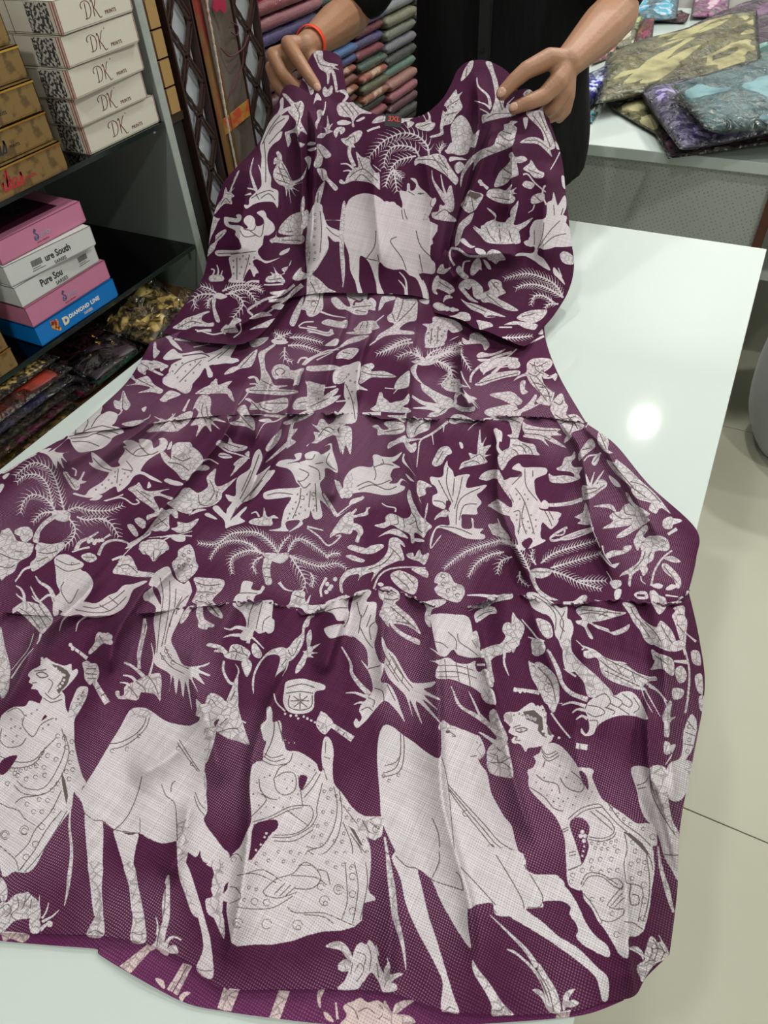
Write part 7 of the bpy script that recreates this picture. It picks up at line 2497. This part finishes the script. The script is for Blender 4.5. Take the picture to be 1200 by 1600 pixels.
# hanging cloth between the screens
def drape(name, y0, y1, X, m, label, z0=.55, z1=1.9, amp=.006, waves=3):
    nr, nc = 60, 40; V = np.zeros((nr, nc, 3))
    for j in range(nr):
        for i in range(nc):
            u, v = i/(nc-1), j/(nr-1)
            V[j, i] = (X+amp*math.sin(u*waves*2*PI+v*1.3)+.004*math.sin(v*7), y0+(y1-y0)*u, z0+(z1-z0)*v)
    o = grid_mesh(name, V, None, m); o.modifiers.new('thickness', 'SOLIDIFY').thickness = .0012
    tag(o, label, 'cloth'); return o
m_dr = mat('taupe_sheer', (.115, .09, .07), .8, noise=.2, nscale=200)
d1 = drape('hanging_cloth', 1.300, 1.390, -1.062, m_dr, 'taupe cloth with an orange red band hanging between the lattice screens', waves=1)
d2 = drape('hanging_cloth', 1.266, 1.312, -1.056, mat('mustard_weave', (.17, .085, .02), .7, col2=(.22, .02, .012), mask_scale=9), 'mustard and red woven cloth hanging along the first lattice screen', waves=1)
def onX(pts, X): return [U(x, y, 'x', X) for x, y in pts]
def flat_patch(name, px, X, m, parent, th=.0012):
    P = onX(px, X); bm = bmesh.new(); f = bm.faces.new([bm.verts.new(p) for p in P])
    r = bmesh.ops.extrude_face_region(bm, geom=[f]); bmesh.ops.translate(bm, verts=[v for v in r['geom'] if isinstance(v, bmesh.types.BMVert)], vec=(-th, 0, 0))
    bmesh.ops.recalc_face_normals(bm, faces=bm.faces); return bm_obj(name, bm, m, parent)
flat_patch('orange_band', [(347, 188), (388, 155), (391, 180), (352, 212)], -1.051, mat('orange_red', (.50, .07, .02), .7, col2=(.45, .22, .03), mask_scale=40), d1)
flat_patch('red_flower', [(333, 0), (352, 0), (354, 14), (350, 22), (344, 14), (338, 20), (332, 12)], -1.051, mat('crimson', (.35, .01, .05), .7), d1)
for pts in ([(345, 75), (360, 88), (380, 75), (388, 55)], [(380, 80), (378, 105), (366, 130), (355, 160)], [(362, 35), (372, 42), (370, 55), (361, 50)]):
    bm = bmesh.new(); tube(bm, [tuple(p) for p in onX([tuple(q) for q in cr(pts, 16)], -1.052)], .0014, 6)
    bm_obj('painted_vine', bm, mat('wine_thread', (.10, .02, .03), .7), d1)
bm = bmesh.new(); cp = cr([(322, -60), (323, 0), (333, 60), (345, 130), (357, 200), (374, 285)], 60)
tube(bm, [tuple(p) for p in onX([tuple(q) for q in cp], -1.043)], [.0022+.0006*math.sin(i*2.2) for i in range(60)], 8)
tag(bm_obj('cord', bm, mat('cream_cord', (.55, .52, .44), .8, bump=.5, bscale=300), smooth=True), 'thick cream cord hanging in front of the mustard cloth', 'cord')

# ------------------------------------------------------------------ wall rack with saree packets, behind the arm
rk = empty('wall_rack', (-1.35, 2.15, 0), label='dark wall rack holding columns of folded sarees behind the assistant', cat='rack')
W(bxo('back_board', (-1.49, 1.60, .3), (-1.48, 2.95, 2.2), m_dark), rk)
for zz in (1.45, 2.18): W(bxo('shelf_board', (-1.48, 1.60, zz), (-1.22, 2.95, zz+.02), m_dark), rk)
for yy in (1.585, 2.94): W(bxo('side_board', (-1.49, yy, 0), (-1.22, yy+.015, 2.2), m_dark), rk)
cols = [(1.62, 1.985, ['plum', 'crimson', 'cherry red', 'rose pink', 'violet', 'navy', 'wine', 'brick', 'maroon']),
        (1.995, 2.165, ['dark green', 'olive brown', 'royal blue', 'plum red', 'cherry red', 'sky blue', 'cobalt', 'orange stripe', 'rust', 'coral stripe', 'brick', 'dark green', 'navy', 'black', 'olive', 'wine', 'crimson', 'plum']),
        (2.175, 2.36, ['mauve', 'dark grey', 'bottle green', 'royal blue', 'cobalt', 'ruby', 'indigo', 'ruby', 'dark green', 'orange stripe', 'olive', 'coral stripe', 'dark green', 'rose pink', 'plum']),
        (2.37, 2.60, ['mauve', 'stone grey', 'moss gold', 'silver', 'pale olive', 'sage', 'lilac grey', 'black', 'sea green', 'salmon', 'rose pink', 'wine', 'black']),
        (2.61, 2.88, ['grey', 'stone grey', 'silver', 'moss gold', 'pale olive', 'black', 'sage'])]
CC = {'plum': (.10, .01, .07), 'crimson': (.38, .01, .05), 'cherry red': (.35, .015, .04), 'rose pink': (.45, .10, .15), 'violet': (.10, .04, .28), 'navy': (.02, .02, .09), 'wine': (.14, .01, .03),
      'brick': (.25, .06, .03), 'maroon': (.12, .01, .02), 'dark green': (.01, .06, .03), 'olive brown': (.07, .06, .02), 'royal blue': (.04, .06, .30), 'plum red': (.22, .02, .07), 'sky blue': (.02, .15, .42),
      'cobalt': (.02, .06, .35), 'orange stripe': (.48, .08, .03), 'rust': (.28, .07, .03), 'coral stripe': (.45, .13, .07), 'black': (.015, .015, .018), 'olive': (.09, .09, .02), 'mauve': (.22, .10, .18),
      'dark grey': (.05, .055, .05), 'bottle green': (.015, .05, .03), 'ruby': (.28, .01, .04), 'indigo': (.06, .03, .20), 'stone grey': (.17, .20, .16), 'moss gold': (.14, .13, .02), 'silver': (.30, .33, .36),
      'pale olive': (.22, .22, .12), 'sage': (.20, .22, .15), 'lilac grey': (.22, .21, .26), 'sea green': (.12, .28, .22), 'salmon': (.48, .20, .16), 'grey': (.18, .19, .19)}
cnm = ['leftmost', 'second', 'third', 'fourth', 'rightmost']
for ci, (y0, y1, names_) in enumerate(cols):
    th = [.034, .027, .030, .036, .040][ci]; top = [1.20, 1.09, 1.13, 1.12, 1.20][ci]; n = len(names_); z = top-n*th
    W(bxo('shelf_board', (-1.478, y0, z-.015), (-1.20, y1, z-.0005), m_dark), rk)
    for k in range(n):
        nm = names_[n-1-k]; up = names_[n-2-k] if k < n-1 else None; dn = names_[n-k] if k else None
        rs = random.Random(ci*50+k); dx = rs.uniform(-.010, .010); t3 = rs.uniform(-.004, .004)
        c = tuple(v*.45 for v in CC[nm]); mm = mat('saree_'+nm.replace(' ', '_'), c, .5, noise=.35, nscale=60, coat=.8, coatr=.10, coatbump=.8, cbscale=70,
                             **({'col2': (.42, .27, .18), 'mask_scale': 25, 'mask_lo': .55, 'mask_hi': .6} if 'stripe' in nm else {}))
        lb = '%s saree packet %s in the %s rack column' % (nm, 'between %s and %s ones' % (up, dn) if up and dn else ('on top of the %s one' % dn if dn else 'beneath the %s one' % up), cnm[ci])
        e = empty('saree_packet', (-1.33, (y0+y1)/2, z), label=lb, cat='packet', group='saree packets on the wall rack')
        L_ = (y1-y0)/2-.001
        q = [(-.12, -L_, 0), (.13+dx, -L_, 0), (.13+dx+t3, L_, 0), (-.12, L_, 0)]
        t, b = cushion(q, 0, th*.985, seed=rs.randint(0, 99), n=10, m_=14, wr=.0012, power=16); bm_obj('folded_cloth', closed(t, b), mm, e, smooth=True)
        z += th

# ------------------------------------------------------------------ back counter
bc = empty('back_counter', (-.1, 2.9, 0), label='white back counter with speckled grey front panel behind the assistant', cat='counter')
W(bxo('countertop', (-.72, 2.13, .72), (1.3, 3.95, .75), m_white, bev=.002), bc)
def speckle():
    m = mat('speckled_panel', (.42, .45, .41), .5, noise=.03); nt = m.node_tree; L = nt.links; b = nt.nodes['Principled BSDF']
    v = nt.nodes.new('ShaderNodeTexVoronoi'); v.inputs['Scale'].default_value = 95; v.inputs['Randomness'].default_value = .25
    tc = nt.nodes.new('ShaderNodeTexCoord'); mp = nt.nodes.new('ShaderNodeMapping'); mp.inputs['Rotation'].default_value = (0, .5, 0); L.new(tc.outputs['Object'], mp.inputs[0])
    mp.inputs['Scale'].default_value = (1, .01, 1); L.new(mp.outputs[0], v.inputs['Vector'])
    r = nt.nodes.new('ShaderNodeMapRange'); r.inputs[1].default_value = .16; r.inputs[2].default_value = .24; L.new(v.outputs['Distance'], r.inputs[0])
    x = nt.nodes.new('ShaderNodeMix'); x.data_type = 'RGBA'; x.inputs[6].default_value = (.27, .28, .25, 1); x.inputs[7].default_value = (.42, .45, .41, 1); L.new(r.outputs[0], x.inputs[0]); L.new(x.outputs[2], b.inputs['Base Color']); return m
W(bxo('front_panel', (-.71, 2.15, .02), (.05, 2.17, .72), speckle()), bc)
W(bxo('corner_post', (.05, 2.135, 0), (.075, 2.175, .72), mat('red_brown_wood', (.09, .025, .012), .35, noise=.2, nscale=30, stretch=(20, 20, 1))), bc)
W(bxo('support_board', (1.26, 2.2, 0), (1.28, 3.9, .72), m_whited), bc)
W(bxo('shelf_board', (.075, 2.3, .36), (.30, 3.9, .38), m_whited), bc)
olive = cloth('olive_tie_dye', (.38, .35, .18), (.12, .105, .05), 11, .42, .72); teal = cloth('teal_tie_dye', (.17, .30, .32), (.05, .12, .15), 14, .45, .75)
lil = cloth('lilac_leaf', (.33, .29, .48), (.09, .06, .22), 34, .53, .56); mauve = cloth('mauve_cloth', (.16, .06, .12), (.09, .03, .06), 18)
bl_ = cloth('blue_leaf', (.02, .01, .32), (.50, .56, .66), 34, .50, .53); TZ = .7502
G = 'cloth packets on the back counter'
packet(PX([(1022, 190), (1110, 150), (1330, 200), (1050, 243)], .765), TZ, .02, mauve, 'dark mauve packet lying under the lilac one at the counter edge', seed=41, flap=.02, group=G)
packet(PX([(955, 165), (1045, 135), (1065, 175), (1028, 207)], .765), TZ, .018, olive, 'small olive packet peeking out under the large olive packet', seed=42, group=G)
packet(PX([(1002, 140), (1115, 118), (1290, 185), (1066, 230)], .80), .771, .05, lil, 'lilac packet with purple leaf print at the counter edge', seed=43, group=G, wr=.004)
packet(PX([(938, 153), (955, 78), (1180, 14), (1185, 95)], .81), .77, .06, olive, 'large olive and khaki tie-dyed packet in the middle of the back counter', seed=44, group=G, wr=.006)
packet(PX([(1056, 122), (1300, 66), (1330, 175), (1112, 188)], .87), .822, .055, teal, 'pale teal tie-dyed packet on top of the lilac one', seed=45, group=G, wr=.005)
packet(PX([(900, 168), (900, 125), (968, 88), (992, 92)], .80), TZ, .055, bl_, 'royal blue packet with white leaf print beside the assistant', seed=46, group=G)
packet(PX([(1030, 62), (1160, 0), (1300, -30), (1290, 60)], .79), TZ, .045, cloth('dusty_purple', (.20, .12, .19), (.13, .07, .12), 16), 'long dusty purple cloth packet behind the olive one', seed=47, group=G)
packet(PX([(975, 22), (985, -20), (1062, -25), (1058, 20)], .79), TZ, .04, cloth('light_blue_print', (.08, .35, .50), (.45, .55, .60), 40), 'turquoise and white print packet at the back of the counter', seed=48, group=G)
packet(PX([(1083, 14), (1090, -25), (1145, -30), (1138, 14)], .79), TZ, .03, cloth('pink_flower', (.62, .18, .45), (.55, .50, .52), 30), 'bright pink floral packet far back on the counter', seed=49, group=G)
packet(PX([(960, 38), (985, 12), (1008, 18), (1002, 40)], .79), TZ, .03, cloth('lime_print', (.30, .38, .12), (.5, .55, .4), 50), 'lime green print packet behind the elbow', seed=50, group=G)
packet(PX([(955, 64), (975, 38), (998, 40), (990, 66)], .78), TZ, .025, cloth('cream_cloth', (.55, .52, .36), (.4, .38, .28), 20), 'cream packet between the lime and rust ones', seed=51, group=G)
packet(PX([(992, 60), (1000, 30), (1024, 22), (1020, 56)], .785), TZ, .035, cloth('rust_cloth', (.30, .09, .03), (.22, .03, .08), 14), 'rust orange packet next to the olive packet', seed=52, group=G)
packet(PX([(925, 95), (935, 65), (968, 62), (958, 82)], .77), TZ, .02, cloth('coral_cloth', (.50, .12, .10), (.55, .30, .30), 20), 'coral pink packet half hidden behind the forearm', seed=53, group=G)
packet(PX([(1030, 28), (1040, 18), (1078, 18), (1072, 30)], .77), TZ, .02, cloth('maroon_cloth', (.12, .03, .06), (.08, .02, .03), 20), 'thin maroon packet behind the rust one', seed=54, group=G)
packet(PX([(1184, 95), (1184, 55), (1300, 40), (1300, 90)], .80), TZ, .04, cloth('sea_green_cloth', (.08, .26, .22), (.30, .36, .36), 16), 'sea green packet right of the olive packet', seed=55, group=G)
packet(PX([(905, 185), (912, 172), (935, 176), (925, 192)], .755), TZ, .008, cloth('cyan_cloth', (.05, .35, .45), (.3, .5, .55), 30), 'thin cyan print packet beside the assistant\'s shirt', seed=56, group=G)

# ------------------------------------------------------------------ grey pouffe on the floor
bm = bmesh.new(); prof = [(0, .0), (.11, .0), (.15, .03), (.19, .12), (.205, .25), (.20, .38), (.175, .47), (.12, .52), (0, .535)]
Q = cr(prof, 50); rings = []
for r_, z in Q:
    rings.append([bm.verts.new((max(r_, .0005)*math.cos(t)*(1+.02*math.sin(5*t)), max(r_, .0005)*math.sin(t)*(1+.02*math.sin(5*t)), max(z, 0))) for t in np.linspace(0, 2*PI, 49)[:-1]])
for A2, B2 in zip(rings, rings[1:]):
    for k in range(48): bm.faces.new((A2[k], A2[(k+1) % 48], B2[(k+1) % 48], B2[k]))
po = bm_obj('pouffe', bm, mat('grey_velvet', (.24, .25, .25), .55, noise=.25, nscale=9, sheen=.4), smooth=True); po.location = (.375, 2.0, 0)
tag(po, 'rounded silver grey upholstered pouffe on the floor right of the table', 'pouffe')

# ------------------------------------------------------------------ the shop assistant
person = empty('person', (-.63, 1.82, 0), label='person in a black short-sleeved shirt holding up the dress with both hands', cat='person')
def blob(bm, a, b, ra, rb, seg=14):
    """tapered capsule between two points"""
    a, b = Vector(a), Vector(b); d = (b-a); L_ = d.length
    t = d.normalized() if L_ > 1e-6 else Vector((0, 0, 1)); s = t.cross(Vector((0, 0, 1)))
    if s.length < .05: s = t.cross(Vector((1, 0, 0)))
    s.normalize(); q = t.cross(s); rings = []
    for k in range(7):
        f = -PI/2+PI/2*k/6; rings.append((a+t*(ra*math.sin(f)), max(ra*math.cos(f), ra*.02)))
    for k in range(7):
        f = PI/2*k/6; rings.append((b+t*(rb*math.sin(f)), max(rb*math.cos(f), rb*.02)))
    R = [[bm.verts.new(c+s*(r*math.cos(2*PI*i/seg))+q*(r*math.sin(2*PI*i/seg))) for i in range(seg)] for c, r in rings]
    for A2, B2 in zip(R, R[1:]):
        for i in range(seg): bm.faces.new((A2[i], A2[(i+1) % seg], B2[(i+1) % seg], B2[i]))
    bm.faces.new(R[0][::-1]); bm.faces.new(R[-1])
def chain(bm, pts, rad):
    for k in range(len(pts)-1): blob(bm, pts[k], pts[k+1], rad[k], rad[k+1])
def ellip(bm, c, r, rot=0, seg=24):
    res = bmesh.ops.create_uvsphere(bm, u_segments=seg, v_segments=seg//2, radius=1)
    Mx = Matrix.Translation(c)@Matrix.Rotation(rot, 4, 'Z')@Matrix.Diagonal((*r, 1)); bmesh.ops.transform(bm, matrix=Mx, verts=res['verts'])
def fused(name, bm, m, parent, voxel, smooth=4, extra=None):
    bmesh.ops.recalc_face_normals(bm, faces=bm.faces)
    me = bpy.data.meshes.new(name); bm.to_mesh(me); bm.free(); o = bpy.data.objects.new(name, me); COL.objects.link(o)
    r = o.modifiers.new('r', 'REMESH'); r.mode = 'VOXEL'; r.voxel_size = voxel; r.use_smooth_shade = True
    s = o.modifiers.new('s', 'SMOOTH'); s.factor = .5; s.iterations = smooth
    dg = bpy.context.evaluated_depsgraph_get(); me2 = bpy.data.meshes.new_from_object(o.evaluated_get(dg)); me2.name = name
    bpy.data.objects.remove(o); me2.materials.clear(); o = link(name, me2, m, None, True)
    o.parent = parent; o.matrix_parent_inverse = Matrix.Translation(-parent.location); return o
bm = bmesh.new()
CX, CY = -.625, 1.84
# trunk, neck, head
ellip(bm, (CX, CY, .95), (.165, .11, .15)); ellip(bm, (CX, CY, 1.12), (.155, .10, .17)); ellip(bm, (CX, CY, 1.29), (.175, .11, .15))
blob(bm, (CX-.13, CY, 1.385), (CX+.13, CY, 1.385), .055, .055); chain(bm, [(CX, CY+.01, 1.38), (CX, CY-.01, 1.48)], [.06, .055])
HC = Vector((CX, CY-.035, 1.585))
ellip(bm, HC+Vector((0, .012, .02)), (.074, .092, .095)); ellip(bm, HC+Vector((0, -.03, -.045)), (.055, .055, .06)); ellip(bm, HC+Vector((0, -.06, -.085)), (.022, .018, .018))
blob(bm, HC+Vector((0, -.082, .01)), HC+Vector((0, -.105, -.03)), .009, .013); ellip(bm, HC+Vector((0, -.098, -.034)), (.018, .011, .008))
for s in (-1, 1):
    ellip(bm, HC+Vector((s*.077, .005, -.01)), (.010, .018, .030)); ellip(bm, HC+Vector((s*.03, -.068, .022)), (.024, .012, .009))
    ellip(bm, HC+Vector((s*.042, -.05, -.025)), (.022, .022, .02))
ellip(bm, HC+Vector((0, -.086, -.058)), (.024, .009, .005)); ellip(bm, HC+Vector((0, -.084, -.068)), (.021, .009, .006))
# legs
for s in (-1, 1):
    chain(bm, [(CX+s*.09, CY, .92), (CX+s*.10, CY-.01, .50), (CX+s*.10, CY+.01, .10)], [.085, .055, .038])
    chain(bm, [(CX+s*.10, CY+.02, .06), (CX+s*.105, CY-.13, .035)], [.038, .032])
def H(px, py, Y): return U(px, py, 'y', Y)
def cY(px, py): return float(bod_pt(np.array([[float(px), float(py)]]))[0, 1])
# right arm (on the left in the photograph)
sR, eR, wR = Vector((CX-.185, CY, 1.375)), H(548, 22, 1.70), H(478, 73, 1.455)
chain(bm, [sR, eR], [.052, .044]); chain(bm, [eR, eR.lerp(wR, .35), eR.lerp(wR, .75), wR], [.044, .043, .032, .026])
Y0 = 1.395
k1, k2, k3, k4 = H(450, 68, 1.425), H(427, 86, 1.42), H(424, 106, 1.43), H(430, 121, 1.445)
pal = H(452, 88, 1.44)
for k, r_ in ((k1, 0.0152), (k2, 0.0152), (k3, 0.0140), (k4, 0.0122)): chain(bm, [wR, wR.lerp(k, .5), k], [.022, .0165, r_])
blob(bm, wR.lerp(k1, .6), wR.lerp(k3, .6), 0.0183, 0.0159); blob(bm, wR.lerp(k2, .8), wR.lerp(k4, .8), 0.0159, 0.0134)
chain(bm, [k1, H(468, 96, 1.385), H(483, 119, 1.368), H(496, 138, 1.362)], [0.0152, 0.0137, 0.0122, 0.0110])
chain(bm, [k2, H(443, 117, 1.385), H(463, 135, 1.366), H(480, 149, 1.358)], [0.0152, 0.0137, 0.0122, 0.0110])
chain(bm, [k3, H(431, 130, 1.405), H(447, 148, 1.40), H(456, 154, 1.40)], [0.0140, 0.0124, 0.0112, 0.0101])
chain(bm, [k4, H(437, 142, 1.43), H(449, 155, 1.425)], [0.0122, 0.0107, 0.0095])
chain(bm, [wR, H(492, 100, 1.445), H(500, 122, 1.425), H(498, 136, 1.405)], [.018, 0.0177, 0.0146, 0.0128])
# left arm (on the right)
sL, eL, wL = Vector((CX+.185, CY, 1.375)), H(962, 22, 1.68), H(887, 98, 1.45)
chain(bm, [sL, eL], [.052, .044]); chain(bm, [eL, eL.lerp(wL, .35), eL.lerp(wL, .75), wL], [.044, .043, .033, .027])
t1, t2, t3 = H(858, 92, 1.42), H(822, 110, 1.385), H(785, 146, 1.352)
chain(bm, [wL, t1, t2, t2.lerp(t3, .5)+Vector((0, 0, .002)), t3], [.022, .018, 0.0152, 0.0137, 0.0120])          # thumb, on the near side
i1, i2, i3, i4 = H(872, 128, 1.41), H(850, 150, 1.385), H(826, 160, 1.362), H(804, 169, 1.350)
chain(bm, [wL, i1, i2, i3, i4], [.022, 0.0183, 0.0149, 0.0132, 0.0112])                                          # index
m1 = H(880, 142, 1.425); chain(bm, [wL, m1, H(866, 166, 1.415), H(846, 178, 1.41), H(830, 176, 1.415)], [.020, 0.0171, 0.0137, 0.0120, 0.0107])
m2 = H(884, 150, 1.44); chain(bm, [wL, m2, H(874, 176, 1.435), H(858, 184, 1.43)], [.018, 0.0152, 0.0124, 0.0107])
m3 = H(888, 148, 1.455); chain(bm, [wL, m3, H(884, 172, 1.455), H(874, 184, 1.45)], [.017, 0.0134, 0.0110, 0.0098])
blob(bm, wL.lerp(t1, .5), wL.lerp(m1, .8), .018, .016); blob(bm, wL.lerp(i1, .6), wL.lerp(m3, .8), .016, 0.0146)
m_skin = mat('skin', (.36, .185, .105), .48, noise=.10, nscale=35, sss=.08, bump=.12, bscale=220)
body = fused('body', bm, m_skin, person, .0030, 3)
m_nail = mat('nail', (.50, .29, .21), .3)
def nail(tip, prev, r_):
    d = (tip-prev).normalized(); cam_dir = (Vector((0, 0, CAM_Z))-tip).normalized(); nn = (cam_dir-d*cam_dir.dot(d)).normalized(); nn = (nn+Vector((0, -.2, .5))).normalized(); nn = (nn-d*nn.dot(d)).normalized(); s = d.cross(nn)
    bm = bmesh.new(); res = bmesh.ops.create_uvsphere(bm, u_segments=14, v_segments=8, radius=1)
    Mx = Matrix((s*r_*.66, d*r_*.85, nn*r_*.30)).transposed().to_4x4(); Mx.translation = tip+nn*r_*.80+d*r_*.15
    bmesh.ops.transform(bm, matrix=Mx, verts=bm.verts); o = bm_obj('fingernail', bm, m_nail, smooth=True); o.parent = body; o.matrix_parent_inverse = Matrix.Translation(-person.location)@Matrix.Translation(person.location)
for a, b, r_ in ((H(496, 138, 1.362), H(483, 119, 1.368), .0110), (H(480, 149, 1.358), H(463, 135, 1.366), .0110), (t3, t2, .0120), (i4, i3, .0112)): nail(a, b, r_)
def PP(o): o.parent = person; o.matrix_parent_inverse = Matrix.Translation(-person.location); return o
# wristband
bm = bmesh.new(); wc = wR.lerp(eR, .10); ax = (eR-wR).normalized(); s1 = ax.cross(Vector((0, 0, 1))).normalized(); s2 = ax.cross(s1)
R = []
for k in range(40):
    t = 2*PI*k/40; r0 = .0315
    R.append([bm.verts.new(wc+ax*h+(s1*math.cos(t)+s2*math.sin(t))*(r0+dr)) for h, dr in ((-.005, 0), (-.005, .0022), (.005, .0022), (.005, 0))])
for k in range(40):
    A2, B2 = R[k], R[(k+1) % 40]
    for i in range(4): bm.faces.new((A2[i], B2[i], B2[(i+1) % 4], A2[(i+1) % 4]))
bmesh.ops.recalc_face_normals(bm, faces=bm.faces); wb = PP(bm_obj('wristband', bm, mat('orange_band', (.85, .07, .02), .5), smooth=True)); wb['label'] = 'bright orange band on the wrist'
# face details and hair
for s in (-1, 1):
    for nm, r_, dy, mm in (('eye', .0105, -.070, mat('eye_white', (.7, .68, .64), .25)), ('iris', .0052, -.0782, mat('iris_brown', (.05, .02, .01), .2))):
        bm = bmesh.new(); ellip(bm, HC+Vector((s*.03, dy, .008)), (r_, r_*.8, r_*.75)); PP(bm_obj(nm, bm, mm, smooth=True))
    bm = bmesh.new(); tube(bm, [HC+Vector((s*.014, -.083, .030)), HC+Vector((s*.032, -.079, .036)), HC+Vector((s*.050, -.064, .030))], [.003, .0038, .002], 8); PP(bm_obj('eyebrow', bm, mat('hair_black', (.012, .01, .009), .5, bump=.6, bscale=400), smooth=True))
bm = bmesh.new(); tube(bm, [HC+Vector((-.022, -.088, -.062)), HC+Vector((0, -.096, -.063)), HC+Vector((.022, -.088, -.062))], .0024, 8); PP(bm_obj('mouth', bm, mat('lip', (.25, .09, .07), .5), smooth=True))
bm = bmesh.new(); ellip(bm, HC+Vector((0, .030, .045)), (.082, .096, .088)); ellip(bm, HC+Vector((0, -.045, .095)), (.055, .038, .026)); ellip(bm, HC+Vector((0, .055, -.01)), (.07, .06, .06))
fused('hair', bm, MATS['hair_black'], person, .006, 3)
# shirt
bm = bmesh.new(); secs = [(.765, .225, .135), (.85, .222, .132), (.95, .212, .128), (1.05, .208, .126), (1.15, .212, .13), (1.25, .218, .135), (1.33, .222, .13), (1.39, .21, .115), (1.44, .16, .095), (1.465, .08, .08)]
S = cr(secs, 60); R = []
for z, rx, ry in S:
    R.append([bm.verts.new((CX+.005+(rx+.006*math.sin(t*7+z*9)+.004*math.sin(t*3-z*20))*math.copysign(abs(math.cos(t))**.85, math.cos(t)), CY+(ry+.006*math.sin(t*6+z*13))*math.copysign(abs(math.sin(t))**.85, math.sin(t)), z+(.018*math.sin(t*2+.6) if z < .80 else 0))) for t in np.linspace(0, 2*PI, 65)[:-1]])
for A2, B2 in zip(R, R[1:]):
    for k in range(64): bm.faces.new((A2[k], A2[(k+1) % 64], B2[(k+1) % 64], B2[k]))
bm.faces.new(R[0][::-1]); bm.faces.new(R[-1])
chain(bm, [sR+Vector((.03, 0, -.005)), sR.lerp(eR, .45), sR.lerp(eR, .80)], [.082, .076, .068]); chain(bm, [sL+Vector((-.03, 0, -.005)), sL.lerp(eL, .45), sL.lerp(eL, .80)], [.082, .076, .070])
m_shirt = mat('black_shirt', (.0055, .0055, .0065), .85, noise=.5, nscale=90, bump=.25, bscale=60, spec=.2, stretch=(1, 1, .25))
shirt = fused('shirt', bm, m_shirt, person, .0065, 3)
bm = bmesh.new(); pl = U(758, 40, 'y', CY-.138).x
for z0_ in np.linspace(.80, 1.36, 13)[:-1]: box(bm, (pl-.012, CY-.145-.0, z0_), (pl+.012, CY-.128, z0_+.0467))
pk_ = PP(bm_obj('placket', bm, mat('black_placket', (.007, .007, .008), .8)));
for zz in (.86, .96, 1.06, 1.16, 1.26):
    bm = bmesh.new(); tube(bm, [(pl, CY-.1485, zz), (pl, CY-.144, zz)], .005, 14); PP(bm_obj('button', bm, mat('button_black', (.02, .02, .02), .25)))
# trousers and shoes
bm = bmesh.new(); ellip(bm, (CX, CY, .92), (.185, .118, .10))
for s in (-1, 1): chain(bm, [(CX+s*.088, CY, .88), (CX+s*.10, CY-.005, .50), (CX+s*.10, CY+.01, .075)], [.098, .078, .068])
fused('trousers', bm, mat('grey_green_trousers', (.16, .19, .15), .8, noise=.1, nscale=40), person, .009, 3)
for s in (-1, 1):
    bm = bmesh.new(); ellip(bm, (CX+s*.103, CY-.055, .045), (.048, .135, .04)); blob(bm, (CX+s*.10, CY+.03, .06), (CX+s*.10, CY+.03, .08), .044, .044)
    sh_ = fused('shoe', bm, mat('black_leather', (.015, .015, .015), .3), person, .006, 2)
    for v in sh_.data.vertices: v.co.z = max(v.co.z, .001)
